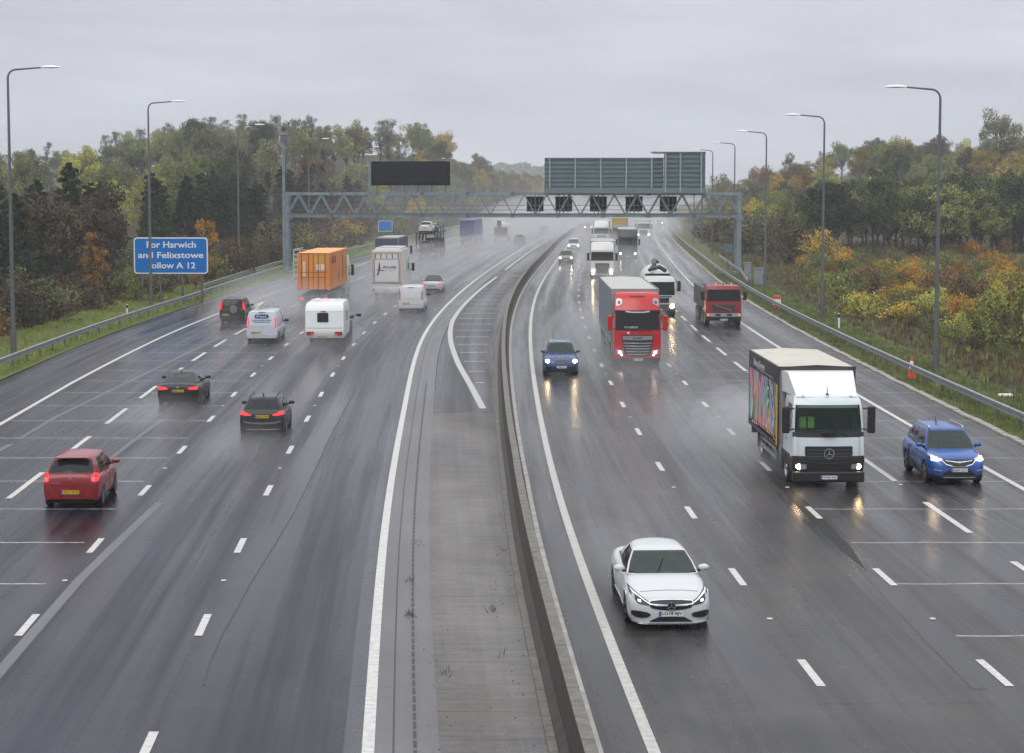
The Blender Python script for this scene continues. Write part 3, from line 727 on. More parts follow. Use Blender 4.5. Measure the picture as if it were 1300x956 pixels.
def rings(levels, fcut, scut):
    """levels: dict(z, yf, yr, hf, hr, bf, br, hm) -> rings of points with the side cuts at given fractions front->rear"""
    out = []
    for L in levels:
        R = []
        zf = L['z'] if callable(L['z']) else (lambda y, z_=L['z']: z_)
        for s in fcut: x = -s*L['hf']; y = L['yf']-L.get('bf', .1)*abs(s)**2.4; R.append((x, y, zf(y)-L.get('cr', 0)*abs(s)**2.5))
        y1 = L['yf']-L.get('bf', .1); y0 = L['yr']+L.get('br', .1)
        for t in scut[1:-1]:
            y = y1+(y0-y1)*t; h = L['hf']+(L['hr']-L['hf'])*t + L.get('hm', 0)*math.sin(PI*t); R.append((h, y, zf(y)-L.get('cr', 0)))
        for s in fcut: x = s*L['hr'] * -1 * -1; y = L['yr']+L.get('br', .1)*abs(s)**2.4; R.append((-x*-1 if False else (L['hr']*-s*-1), y, zf(y)-L.get('cr', 0)*abs(s)**2.5))
        for t in scut[1:-1][::-1]:
            y = y1+(y0-y1)*t; h = L['hf']+(L['hr']-L['hf'])*t + L.get('hm', 0)*math.sin(PI*t); R.append((-h, y, zf(y)-L.get('cr', 0)))
        out.append(R)
    return out
def shell(parts, levels, fcut, scut, fn, top=None, bot=None):
    # front runs x from -hf (s=+1) ... so use fcut descending: left(+1) to right(-1)
    fc = sorted(fcut, reverse=True)
    R = []
    for L in levels:
        zf = L['z'] if callable(L['z']) else (lambda y, z_=L['z']: z_)
        cr = L.get('cr', 0); ring = []
        for s in fc: y = L['yf']-L.get('bf', .1)*abs(s)**2.4; ring.append((-s*L['hf'], y, zf(y)-cr*abs(s)**2.5))
        y1 = L['yf']-L.get('bf', .1); y0 = L['yr']+L.get('br', .1)
        side = []
        for t in scut[1:-1]:
            y = y1+(y0-y1)*t; h = L['hf']+(L['hr']-L['hf'])*t+L.get('hm', 0)*math.sin(PI*t); side.append((h, y, zf(y)-cr))
        ring += side
        for s in fc: y = L['yr']+L.get('br', .1)*abs(s)**2.4; ring.append((s*L['hr'], y, zf(y)-cr*abs(s)**2.5))
        ring += [(-q[0], q[1], q[2]) for q in side[::-1]]
        R.append(ring)
    nf = len(fc)-1; ns = len(scut)-1; n = len(R[0])
    def seg(k):
        if k < nf: return 'front', k
        k -= nf
        if k < ns: return 'right', k
        k -= ns
        if k < nf: return 'rear', k
        return 'left', ns-1-(k-nf)
    for i in range(len(R)-1):
        for k in range(n):
            s_, kk = seg(k); key = fn(i, s_, kk)
            if key is None: continue
            a, b = R[i][k], R[i][(k+1) % n]; c, d_ = R[i+1][(k+1) % n], R[i+1][k]
            parts.setdefault(key, MB()).face(a, b, c, d_)
    for cap, idx in ((top, -1), (bot, 0)):
        if cap:
            r0 = R[idx]; cx_ = 0; cy_ = sum(q[1] for q in r0)/n; cz_ = sum(q[2] for q in r0)/n
            zt = max(q[2] for q in r0) + (cap[1] if isinstance(cap, tuple) else 0); key = cap[0] if isinstance(cap, tuple) else cap
            r1 = [((q[0])*.82, cy_+(q[1]-cy_)*.9, q[2]+(zt-q[2])*.75 if idx == -1 else q[2]) for q in r0]
            r2 = [((q[0])*.45, cy_+(q[1]-cy_)*.72, zt if idx == -1 else q[2]) for q in r0]
            m_ = parts.setdefault(key, MB())
            for k in range(n):
                j = (k+1) % n; m_.face(r0[k], r0[j], r1[j], r1[k]); m_.face(r1[k], r1[j], r2[j], r2[k])
            m_.face(*r2)
    return R
def cyc(tb):
    xs = [q[0] for q in tb]
    def f(t):
        # monotone cubic interpolation
        i = 0
        if t <= xs[0]: return tb[0][1]
        if t >= xs[-1]: return tb[-1][1]
        while t > xs[i+1]: i += 1
        def sl_(k): return (tb[k+1][1]-tb[k][1])/(tb[k+1][0]-tb[k][0])
        def tan(k):
            if k == 0: return sl_(0)
            if k == len(tb)-1: return sl_(k-1)
            a, b = sl_(k-1), sl_(k)
            return 0 if a*b <= 0 else 2*a*b/(a+b)
        h = tb[i+1][0]-tb[i][0]; u = (t-tb[i][0])/h
        return (2*u**3-3*u*u+1)*tb[i][1]+(u**3-2*u*u+u)*h*tan(i)+(-2*u**3+3*u*u)*tb[i+1][1]+(u**3-u*u)*h*tan(i+1)
    return f
XS = [(0, 1.), (.3, .995), (.55, .985), (.74, .965), (.86, .925), (.94, .85), (.985, .74), (1., .60), (1., .44), (.99, .26), (.965, .10), (.92, 0.)]
def lowerbody(L, W, top, wid, bot, wheels, wr):
    """lofted lower body; wheels = y positions of the arches"""
    T, Wd, B = cyc(top), cyc(wid), cyc(bot)
    ts = [0, .004, .012, .025, .045, .07, .1]; y = .13
    while y < .88: ts.append(y); y += .0165
    ts += [.9, .93, .955, .975, .988, .996, 1.]
    for wy in wheels:
        for k in (-1.02, -1, -.97, -.9, -.8, -.65, -.5, -.3, -.1, .1, .3, .5, .65, .8, .9, .97, 1, 1.02): ts.append((wy+k*wr)/L+.5)
    ts = sorted(set(round(t, 4) for t in ts if 0 <= t <= 1)); b = MB(); rows = []
    for t in ts:
        y = (t-.5)*L; w = Wd(t)*W/2; zt = T(t); zb = B(t); arch = 0
        for wy in wheels:
            dd = wr*wr-(y-wy)**2
            if dd > 0: arch = max(arch, math.sqrt(dd)+wr*.86)
        row = []
        for (fx, fz) in XS:
            z = zb+(zt-zb)*fz; xx = fx*w
            for wy in wheels: # flare round the arch
                if abs(y-wy) < wr*1.25 and fz < .62: xx += .018*(1-abs(y-wy)/(wr*1.25))
            row.append((xx, y, max(z, arch)))
        rows.append([(-q[0], q[1], q[2]) for q in row[::-1]]+row[1:])
    for r0, r1 in zip(rows, rows[1:]):
        for i in range(len(r0)-1): b.face(r0[i], r1[i], r1[i+1], r0[i+1])
    b.face(*rows[0]); b.face(*rows[-1][::-1])
    return b, T, Wd
def bvh_of(*mbs):
    v = []; f = []
    for m in mbs:
        o = len(v); v += [Vector(q) for q in m.v]; f += [[i+o for i in q] for q in m.f]
    return BVHTree.FromPolygons(v, f)
def decal(root, bvh, face, name, cols, m, off=.008, rows=3, mirror=False, smooth=None, thick=0):
    """a patch laid on the body: cols = [(across, z low, z high)] seen from one side"""
    fine = [cols[0]]
    for c0, c1 in zip(cols, cols[1:]):
        k_ = max(1, int(math.ceil(abs(c1[0]-c0[0])/.05)))
        for j in range(1, k_+1): fine.append(tuple(u+(v-u)*j/k_ for u, v in zip(c0, c1)))
    cols = fine
    for sgn in ((1, -1) if mirror else (1,)):
        b = MB(); grid = []; last = None
        for (a, zl, zh) in cols:
            col = []
            for k in range(rows+1):
                z = zl+(zh-zl)*k/rows; a_ = a*sgn
                if face in 'FB': org = Vector((a_, 12 if face == 'F' else -12, z)); dr = Vector((0, -1 if face == 'F' else 1, 0))
                else: org = Vector((6 if (face == 'R') == (sgn > 0) else -6, a, z)); dr = Vector((-1 if org.x > 0 else 1, 0, 0))
                h = bvh.ray_cast(org, dr)
                q = h[0]
                for up in (.04, .08, .14):
                    if q is None and last is None:
                        q = bvh.ray_cast(org+Vector((0, 0, up)), dr)[0]
                        if q is not None: q = Vector((q.x, q.y, z))
                if q is not None and last is not None and face in 'FB' and abs(q.y-last.y) > .22: q = Vector((q.x, last.y, q.z))
                if q is not None and last is not None and face not in 'FB' and abs(q.x-last.x) > .22: q = Vector((last.x, q.y, q.z))
                if q is None: q = last.copy() if last else Vector((a_, 0, z)); q.z = z; q.x = a_ if face in 'FB' else q.x
                nn = h[1].copy() if h[0] is not None else -dr
                if nn.dot(dr) > 0: nn = -nn
                last = q.copy(); col.append(q + (nn - dr*.6)*off)
            grid.append(col)
        for i in range(len(grid)-1):
            for k in range(rows): b.face(grid[i][k], grid[i+1][k], grid[i+1][k+1], grid[i][k+1])
        # rim that drops back to the body, so the patch has depth
        edge = [c[0] for c in grid]+[grid[-1][k] for k in range(1, rows+1)]+[c[-1] for c in grid[::-1][1:]]+[grid[0][k] for k in range(rows-1, 0, -1)]
        for i in range(len(edge)):
            p, q = edge[i], edge[(i+1) % len(edge)]; b.face(p, q, q+dr*(off+.02), p+dr*(off+.02))
        b.build(name, m, root, smooth=smooth or 40)
def wheel(root, x, y, r, w, m_rim=None, spokes=5, truck=False):
    s = 1 if x > 0 else -1
    t = MB().lathe([(-w/2, r*.62), (-w/2, r*.93), (-w*.36, r), (w*.36, r), (w/2, r*.93), (w/2, r*.62)], 'X', (x, y, r), 26).build('wheel', M_TYRE, root, smooth=40)
    q = MB().lathe([(s*w*.28, .02), (s*w*.28, r*.3), (s*w*.36, r*.5), (s*w*.46, r*.63), (s*w*.50, r*.66)] if not truck else [(s*w*.5, .02), (s*w*.5, r*.18), (s*w*.2, r*.25), (s*w*.15, r*.5), (s*w*.45, r*.6), (s*w*.5, r*.63)], 'X', (x, y, r), 24).build('rim', M_RIMD if not truck else (m_rim or M_RIM), t, smooth=40)
    if not truck:
        b = MB()
        for k in range(spokes):
            a = 2*PI*k/spokes+.3
            M_ = Matrix.Translation((x+s*w*.40, y, r)) @ Matrix.Rotation(a, 4, 'X'); b.box(-.02, .035, -r*.085, r*.085, r*.05, r*.64, M_)
        b.build('spokes', m_rim or M_RIM, t)
def plate(root, s, y, z, rear=False, x=0, tilt=0, w=.52):
    m = M_PY if rear else M_PW; rz = 0 if rear else PI; sg = -1 if rear else 1
    o = MB().box(x-w/2, x+w/2, min(y, y+sg*.015), max(y, y+sg*.015), z-.055, z+.055).build('number_plate', m, root)
    t = text(s, w*.84, .075, M_INK, o, (x+(.02 if rear else -.02), y+sg*.018, z), rz, 'plate_characters', .001)
    MB().box(x+(-w/2 if rear else w/2-.05), x+(-w/2+.05 if rear else w/2), min(y+sg*.0155, y+sg*.018), max(y+sg*.0155, y+sg*.018), z-.054, z+.054).build('blue_band', M_PB, o)
def mirrors(root, m, x, y, z, s=1.):
    for sg in (1, -1):
        b = MB(); o = 0
        pr = [(0, .02, .02), (.04, .07, .06), (.14, .085, .075), (.2, .07, .06), (.235, .02, .02)]
        for (t, hy, hz) in pr:
            for k in range(10): a = 2*PI*k/10; b.v.append((sg*(x+t*s), y+hy*s*math.cos(a), z+hz*s*math.sin(a)))
        for i in range(len(pr)-1):
            for k in range(10): a = i*10+k; c = i*10+(k+1) % 10; b.f.append([a, c, c+10, a+10])
        mo = b.build('door_mirror', m, root, smooth=60)
        MB().box(*sorted((sg*(x-.12), sg*(x+.05))), y-.03, y+.03, z-.09, z-.04).build('mirror_arm', M_BLACK, mo)
def car(root, P):
    L, W, H = P['L'], P['W'], P['H']; wr = P.get('wr', .33); paint = P['paint']
    wy = (P['wf'], -P['wb'])
    lb, T, Wd = lowerbody(L, W, P['top'], P['wid'], P.get('bot', [(0, .34), (.05, .2), (.95, .17), (1, .2)]), wy, wr*1.13)
    parts = {'body': lb}
    g_ = P['gh']  # yfb, yrb belt front/rear, yft, yrt roof, wb, wt
    Tz = lambda y: T(y/L+.5)-.035
    T1 = lambda k: (lambda y: Tz(y))
    v0, v1 = .07, .91
    def lv(v):
        e = v
        bul = .035*math.sin(PI*v)
        yf = g_['yfb']+(g_['yft']-g_['yfb'])*v+bul; yr = g_['yrb']+(g_['yrt']-g_['yrb'])*v-bul*.8
        hw = g_['wb']+(g_['wt']-g_['wb'])*v+.03*math.sin(PI*v)
        hr = hw*(1-g_.get('tap', .04)); 
        zfn = (lambda y, v=v: Tz(y)*(1-v)+(H-.05)*v - .0)
        return dict(z=zfn, yf=yf, yr=yr, hf=hw*.985, hr=hr, bf=g_.get('bf', .22)*(1-.35*v), br=g_.get('br', .12), hm=.02, cr=.035*v)
    lev = [lv(v) for v in (0, .035, .10, .5, .88, .93, 1)]
    fc = [-1, -.96, -.90, -.6, -.3, 0, .3, .6, .90, .96, 1]
    cuts = P.get('cuts', [0, .06, .40, .46, .86, 1]); glass = P.get('glass', [1, 3])
    def fn(i, s, k):
        if s in ('front', 'rear') and 1 <= i <= 4 and 0 < k < 9 and (s == 'front' or P.get('rearglass', True)):
            if i in (1, 4) or k in (1, 8): return 'screen_seal_'+s
            return 'windscreen' if s == 'front' else 'rear_window'
        if 1 <= i <= 4:
            if s in ('left', 'right') and k in glass: return 'side_window_%d_%s' % (k, s)
            if s in ('left', 'right') and P.get('blackpillar') and k == glass[0]+1: return 'pillar'
        return 'body'
    shell(parts, lev, fc, cuts, fn, top=(('roof' if P.get('roofm') else 'body'), .035))
    mats = dict(body=paint, windscreen=P.get('wsg', M_GLASSG), rear_window=P.get('rwg', M_GLASS), pillar=M_BLACK, roof=P.get('roofm', paint))
    for k, m in parts.items():
        nm = 'side_window' if k.startswith('side') else 'screen_seal' if k.startswith('screen_seal') else k
        m.build(nm, M_BLACK if k.startswith('screen_seal') else mats.get(k, M_GLASS), root, smooth=38)
    bv = bvh_of(*[m for m in parts.values()])
    tb = MB(); ya, yb_ = g_['yrb']+.25, g_['yfb']-.22; nn = 10
    for k in range(nn):
        y0 = ya+(yb_-ya)*k/nn; y1 = ya+(yb_-ya)*(k+1)/nn; w_ = g_['wb']*.93
        tb.face((-w_, y0, T(y0/L+.5)+.012), (w_, y0, T(y0/L+.5)+.012), (w_, y1, T(y1/L+.5)+.012), (-w_, y1, T(y1/L+.5)+.012))
    tb.build('cabin_floor', M_CABIN, root)
    sm_ = MB(); zb_ = T(.55)-.1
    for x in (-.36, .36): sm_.box(x-.22, x+.22, g_['yft']-.62, g_['yft']-.50, zb_, H-.36)
    sm_.build('seats', M_SEAT, root, bevel=.04)
    hm_ = MB()
    for x in (-.36, .36): hm_.box(x-.12, x+.12, g_['yft']-.62, g_['yft']-.53, H-.33, H-.17)
    hm_.build('headrests', M_SEAT, root, bevel=.03)
    MB().tube([(.36+.19*math.cos(2*PI*k/14), g_['yft']+.02+.05*math.sin(2*PI*k/14), zb_+.19+.17*math.sin(2*PI*k/14)) for k in range(15)], .018, 5).build('steering_wheel', M_CABIN, root)
    # dark underside between the wheels
    MB().box(-W*.40, W*.40, -L*.46, L*.46, .17, .45).build('underbody', M_UNDER, root)
    for y in wy:
        for s in (1, -1):
            wheel(root, s*(W/2-.115), y, wr, .21, P.get('rim'), P.get('spokes', 5))
            ar = MB(); n = 14; # dark arch lining
            for k in range(n):
                a0, a1 = PI*k/n, PI*(k+1)/n; r1 = wr*1.12
                p = lambda a, x: (x, y+r1*math.cos(a), wr*.86+r1*math.sin(a))
                ar.face(p(a0, s*(W/2-.03)), p(a1, s*(W/2-.03)), p(a1, s*W*.22), p(a0, s*W*.22))
            ar.face(*[(s*W*.24, y+wr*1.12*math.cos(PI*k/n), wr*.86+wr*1.12*math.sin(PI*k/n)) for k in range(n+1)])
            ar.build('wheel_arch', M_UNDER, root)
    mirrors(root, P.get('mirm', paint), g_['wb']+.02, g_['yfb']-.42-P.get('mdy', 0), T(.6)+.06, P.get('ms', 1.))
    # door gaps and handles
    beltz = lambda y: T(y/L+.5)-.17
    for yy in P.get('doors', [wy[0]-wr*1.35, -.1*L/4.4, wy[1]+wr*1.2]):
        decal(root, bv, 'R', 'door_gap', [(yy-.007, .28, beltz(yy)), (yy+.007, .28, beltz(yy))], M_BLACK, .0025, 5, mirror=True)
    for yy in P.get('handles', [-.02*L, -.22*L]):
        decal(root, bv, 'R', 'door_handle', [(yy-.08, beltz(yy)-.02, beltz(yy)+.01), (yy+.08, beltz(yy)-.02, beltz(yy)+.01)], P.get('handm', paint), .03, 1, mirror=True)
    decal(root, bv, 'R', 'sill', [(wy[1]+wr*1.3, .24, .31), (0, .23, .30), (wy[0]-wr*1.3, .23, .30)], P.get('sillm', M_BLACK), .012, 1, mirror=True)
    for nm, face, cols, m, off, mir in P.get('decals', []):
        decal(root, bv, face, nm, cols, m, off, 4, mir)
    return bv, T
def surf(bv, x, z, face='F'):
    h = bv.ray_cast(Vector((x, 12 if face == 'F' else -12, z)), Vector((0, -1 if face == 'F' else 1, 0)))
    return h[0].y if h[0] is not None else 0
def star_badge(root, x, y, z, r, name='badge'):
    b = MB(); n = 28
    o = len(b.v)
    for k in range(n):
        a = 2*PI*k/n
        for (rr_, dy) in ((r, 0), (r, .02), (r*.86, .02), (r*.86, 0)): b.v.append((x+rr_*math.cos(a), y+dy, z+rr_*math.sin(a)))
    for k in range(n):
        for j in range(4): a = k*4+j; c = k*4+(j+1) % 4; e = ((k+1) % n)*4; b.f.append([a, c, e+(j+1) % 4, e+j])
    for k in range(3):
        a = PI/2+2*PI*k/3; px, pz = math.cos(a), math.sin(a); qx, qz = -pz, px; w = r*.11
        c = [(x+qx*w, z+qz*w), (x+px*r*.9+qx*.004, z+pz*r*.9+qz*.004), (x+px*r*.9-qx*.004, z+pz*r*.9-qz*.004), (x-qx*w, z-qz*w)]
        b.face(*[(q[0], y+.022, q[1]) for q in c])
        b.face(*[(q[0], y+.004, q[1]) for q in c][::-1])
    b.build(name, M_CHROME, root)
def ring_badge(root, x, y, z, r, sg, m=None):
    MB().lathe([(0, r), (sg*.015, r), (sg*.015, r*.75), (sg*.006, r*.7), (sg*.006, .005)], 'Y', (x, y, z), 18).build('badge', m or M_CHROME, root)
def place(f_or_off, px, py, L, front, name, label, cat, group=None):
    L = L+2*(.8 if cat == 'car' else .6 if cat == 'van' else .9)*(-1)   # the tyres, not the bumper, stand at the photo point
    """a thing whose front (or rear) touches the ground at a photo point, heading along its lane"""
    x, z = at(px, py); f = f_or_off
    hd = heading(f, z)
    if front: hd += PI
    fw = Vector((-math.sin(hd), math.cos(hd)))
    c = Vector((x, z)) - fw*(L/2) if front else Vector((x, z)) + fw*(L/2)
    return thing(name, label, cat, (c.x, c.y, 0.), hd, group)
RG = 'vehicles driving away on the left carriageway'; TG = 'vehicles driving towards the camera on the right carriageway'
def paintm(name, c, rough=.22, metal=.0, dirt=.5): return mat(name, c, rough, metal, coat=(.22 if max(c) > .1 else .1), spec=(.5 if max(c) > .1 else .3), dirt=dirt)
# ================================================================== cars
P_WHITE = paintm('white_paint', (.57, .585, .60), .22, 0, .12)
P_RED = paintm('red_paint', (.25, .0015, .007), .22, 0, .3)
P_BLUE = paintm('blue_paint', (.001, .075, .33), .22, 0, .25)
P_BLUE2 = paintm('slate_blue_paint', (.022, .065, .20), .25, 0, .3)
P_DARK = paintm('charcoal_paint', (.012, .0125, .016), .28, 0, .35)
P_DARK2 = paintm('dark_grey_paint', (.024, .025, .028), .28, 0, .4)
P_BLACK = paintm('black_paint', (.007, .007, .009), .25, 0, .4)
# ---- white coupe
CP = dict(L=4.69, W=1.81, H=1.405, wr=.335, wf=1.42, wb=1.40, paint=P_WHITE,
    top=[(0, .80), (.012, .93), (.04, .99), (.12, .985), (.3, .955), (.6, .945), (.70, .95), (.84, .87), (.93, .775), (.975, .70), (.993, .62), (1, .56)],
    wid=[(0, .74), (.015, .86), (.05, .94), (.15, .985), (.3, .99), (.5, .975), (.75, .985), (.88, .98), (.945, .93), (.975, .84), (.99, .74), (1, .62)],
    bot=[(0, .36), (.04, .2), (.96, .15), (1, .17)],
    gh=dict(yfb=.98, yrb=-1.72, yft=.16, yrt=-1.05, wb=.80, wt=.58, bf=.24, br=.2, tap=.1), cuts=[0, .04, .46, .50, .80, 1], glass=[1, 3], blackpillar=True, rim=M_RIMD,
    doors=[.62, -.62], handles=[-.45], handm=P_WHITE, sillm=P_WHITE)
r = place(fR(1.5), 846, 790, 4.69, True, 'coupe_car', 'white two door coupe nearest the camera beside the edge line', 'car', TG)
bv, T = car(r, CP)
F = lambda n, cols, m, off=.01, mir=False: decal(r, bv, 'F', n, cols, m, off, 6, mir)
F('headlight', [(.40, .545, .575), (.50, .55, .64), (.60, .565, .70), (.70, .59, .755), (.79, .64, .80), (.835, .69, .81)], M_BLACK, .012, True)
F('daytime_light', [(.43, .565, .58), (.55, .625, .645), (.65, .685, .705), (.75, .735, .752), (.80, .77, .785)], M_DRL, .022, True)
F('headlight_lens', [(.62, .60, .64), (.66, .605, .66), (.70, .62, .665)], M_LENS, .018, True)
F('headlight_bulb', [(.645, .615, .642), (.675, .618, .645)], M_HEADW, .026, True)
F('headlight_lens', [(.74, .655, .72), (.79, .68, .755)], M_LENS, .018, True)
F('grille', [(-.47, .56, .60), (-.42, .50, .635), (-.25, .46, .645), (0, .445, .65), (.25, .46, .645), (.42, .50, .635), (.47, .56, .60)], M_BLACK, .01)
F('grille_bar', [(-.46, .565, .585), (-.2, .54, .565), (0, .53, .56), (.2, .54, .565), (.46, .565, .585)], M_CHROME, .03)
F('grille_surround', [(-.48, .585, .6), (-.43, .634, .648), (-.25, .645, .656), (0, .65, .661), (.25, .645, .656), (.43, .634, .648), (.48, .585, .6)], M_CHROME, .02)
y = surf(bv, 0, .55)+.035; MB().lathe([(0, .088), (.035, .085), (.036, .003)], 'Y', (0, y, .548), 24).build('badge_backing', M_BLACK, r); star_badge(r, 0, y+.037, .548, .088)
F('air_intake', [(.44, .335, .37), (.50, .30, .405), (.62, .285, .425), (.74, .29, .43), (.82, .33, .41)], M_BLACK, .012, True)
F('lower_intake', [(-.46, .205, .215), (-.38, .20, .25), (-.28, .20, .30), (0, .20, .31), (.28, .20, .30), (.38, .20, .25), (.46, .205, .215)], M_BLACK, .012)
F('splitter', [(-.80, .165, .19), (-.4, .15, .18), (0, .15, .175), (.4, .15, .18), (.80, .165, .19)], M_CHROME, .02)
plate(r, 'LO18 BJV', surf(bv, 0, .37)+.02, .375)
decal(r, bv, 'F', 'bonnet_seam', [(-.62, .765, .772), (-.3, .785, .792), (0, .79, .797), (.3, .785, .792), (.62, .765, .772)], mat('seam_grey', (.2, .2, .2), .5), .002, 1)
MB().tube([(.16, 1.02, 1.0), (.02, .66, 1.19), (-.05, .46, 1.30)], .012, 6).build('wiper', M_BLACK, r)
MB().lathe([(0, .035), (.02, .03), (.025, .002)], 'Z', (0, 1.98, .755), 12).build('bonnet_badge', M_BLACK, r)
# ---- red hatchback
HB = dict(L=3.83, W=1.665, H=1.51, wr=.30, wf=1.16, wb=1.17, paint=P_RED,
    top=[(0, .80), (.008, .98), (.03, 1.05), (.15, 1.03), (.5, .985), (.74, .97), (.86, .92), (.94, .82), (.985, .68), (1, .58)],
    wid=[(0, .80), (.01, .90), (.04, .96), (.12, .99), (.5, 1.), (.85, .97), (.94, .9), (.985, .78), (1, .66)],
    bot=[(0, .30), (.03, .24), (.96, .2), (1, .22)],
    gh=dict(yfb=1.22, yrb=-1.80, yft=.42, yrt=-1.42, wb=.76, wt=.57, bf=.2, br=.1, tap=.06), cuts=[0, .05, .40, .45, .78, 1], glass=[1, 3], handm=M_CHROME, mirm=P_RED,
    doors=[.85, .02, -.82], handles=[.10, -.66])
r = place(fL(-9.6), 96, 641, 3.83, False, 'hatchback_car', 'small red hatchback nearest on the left carriageway, seen from behind', 'car', RG)
bv, T = car(r, HB)
B = lambda n, cols, m, off=.01, mir=False: decal(r, bv, 'B', n, cols, m, off, 4, mir)
B('tail_light', [(.60, .84, .98), (.66, .80, 1.04), (.73, .80, 1.05), (.78, .84, 1.03)], M_TAIL, .02, True)
B('lamp_lens', [(.64, .84, .93), (.70, .83, .92)], M_LENS, .03, True)
B('tailgate_crease', [(-.58, .70, .71), (0, .68, .69), (.58, .70, .71)], M_BLACK, .003)
B('bumper_recess', [(-.36, .44, .50), (-.3, .43, .60), (.3, .43, .60), (.36, .44, .50)], P_RED, .006)
plate(r, 'YD17 XYG', surf(bv, 0, .5, 'B')-.025, .51, True)
ring_badge(r, 0, surf(bv, 0, .93, 'B'), .93, .055, -1)
text('MICRA', .26, .035, M_CHROME, r, (-.42, surf(bv, -.42, .78, 'B')-.01, .78), 0)
B('rear_diffuser', [(-.6, .27, .33), (0, .27, .35), (.6, .27, .33)], M_BLACK, .01)
MB().tube([(0, -1.72, 1.50), (0, -1.72, 1.50+.02)], .01, 5).build('spoiler', P_RED, r)
b = MB(); b.box(-.50, .50, -1.66, -1.40, 1.455, 1.495); b.build('spoiler_lip', P_RED, r, bevel=.02)
MB().tube([(.28, -1.80, 1.03), (-.05, -1.74, 1.06)], .014, 6).build('wiper', M_BLACK, r)
# ---- charcoal saloon
SA = dict(L=4.71, W=1.85, H=1.39, wr=.335, wf=1.44, wb=1.37, paint=P_DARK,
    top=[(0, .80), (.01, .93), (.03, .975), (.1, .985), (.3, .96), (.7, .93), (.84, .86), (.94, .76), (.985, .64), (1, .56)],
    wid=[(0, .78), (.012, .88), (.04, .95), (.12, .985), (.5, 1.), (.86, .97), (.94, .92), (.985, .8), (1, .68)],
    gh=dict(yfb=1.02, yrb=-1.88, yft=.18, yrt=-1.0, wb=.82, wt=.60, bf=.22, br=.16, tap=.08), cuts=[0, .05, .42, .46, .82, 1], glass=[1, 3], rwg=M_GLASSG, mirm=P_DARK, doors=[.7, -.2, -1.0], handles=[0, -.85])
r = place(fL(-9.8), 229, 514, 4.71, False, 'saloon_car', 'charcoal four door saloon with lit red tail lights, behind nothing else in its lane', 'car', RG)
r['label'] = 'charcoal saloon with lit tail lights in the lane left of the dark hatchback'
bv, T = car(r, SA)
B('tail_light', [(.42, .76, .80), (.55, .745, .84), (.68, .735, .86), (.82, .74, .85)], M_TAIL, .02, True)
plate(r, 'LM63 KXO', surf(bv, 0, .68, 'B')-.02, .69, True); ring_badge(r, 0, surf(bv, 0, .84, 'B'), .85, .05, -1)
B('bumper_lower', [(-.75, .27, .42), (0, .27, .44), (.75, .27, .42)], M_BLACK, .01)
MB().tube([(0, -.9, 1.40), (0, -.99, 1.47)], [.03, .01], 6).build('roof_antenna', M_BLACK, r)
# ---- dark grey hatchback
FH = dict(L=4.04, W=1.735, H=1.48, wr=.32, wf=1.25, wb=1.22, paint=P_DARK2,
    top=[(0, .78), (.01, .96), (.035, 1.03), (.15, 1.02), (.5, .97), (.74, .95), (.86, .89), (.94, .79), (.985, .66), (1, .58)],
    wid=[(0, .80), (.01, .90), (.04, .96), (.12, .99), (.5, 1.), (.85, .97), (.94, .9), (.985, .78), (1, .66)],
    bot=[(0, .30), (.03, .24), (.96, .2), (1, .22)],
    gh=dict(yfb=1.18, yrb=-1.86, yft=.38, yrt=-1.38, wb=.78, wt=.58, bf=.2, br=.12, tap=.08), cuts=[0, .05, .40, .44, .80, 1], glass=[1, 3], mirm=P_DARK2, doors=[.82, -.05, -.85], handles=[.05, -.72])
r = place(fL(-5.5), 335, 552, 4.04, False, 'hatchback_car', 'dark grey hatchback with lit tail lights and yellow plate, right of the charcoal saloon', 'car', RG)
bv, T = car(r, FH)
B('tail_light', [(.40, .83, .86), (.52, .82, .90), (.66, .83, .96), (.80, .86, .99)], M_TAIL, .02, True)
plate(r, 'GU70 WRP', surf(bv, 0, .78, 'B')-.02, .79, True)
B('bumper_band', [(-.7, .58, .63), (-.45, .52, .58), (0, .50, .56), (.45, .52, .58), (.7, .58, .63)], mat('dull_silver', s2l(120, 120, 124), .4, .3), .01)
B('bumper_lower', [(-.72, .27, .45), (0, .27, .47), (.72, .27, .45)], M_BLACK, .01)
B('bumper_lip', [(-.6, .30, .325), (0, .29, .315), (.6, .30, .325)], M_CHROME, .02)
for s in (1, -1): MB().tube([(s*.50, .35, 1.47), (s*.50, .2, 1.51), (s*.50, -1.2, 1.50), (s*.50, -1.35, 1.45)], .02, 6).build('roof_rail', M_BLACK, r)
MB().tube([(0, -1.15, 1.5), (0, -1.35, 1.60)], [.035, .01], 6).build('roof_antenna', M_BLACK, r)
# ---- blue crossover
CR = dict(L=4.28, W=1.80, H=1.66, wr=.35, wf=1.28, wb=1.28, paint=P_BLUE,
    top=[(0, .85), (.01, 1.05), (.03, 1.12), (.15, 1.12), (.5, 1.08), (.73, 1.07), (.84, 1.01), (.93, .93), (.975, .83), (.99, .74), (1, .64)],
    wid=[(0, .82), (.01, .9), (.04, .96), (.12, .99), (.5, 1.), (.84, .985), (.93, .94), (.965, .88), (.985, .80), (1, .68)],
    bot=[(0, .34), (.03, .26), (.96, .22), (1, .24)],
    gh=dict(yfb=1.22, yrb=-1.95, yft=.50, yrt=-1.55, wb=.80, wt=.60, bf=.22, br=.12, tap=.07), cuts=[0, .06, .38, .43, .68, .73, .9, 1], glass=[1, 3, 5], mirm=P_BLUE, doors=[.86, -.05, -.9], handles=[.05, -.75], handm=P_BLUE)
r = place(fR(12.6), 1209, 612, 4.28, True, 'crossover_car', 'bright blue crossover car with lit headlights right of the patterned lorry', 'car', TG)
bv, T = car(r, CR)
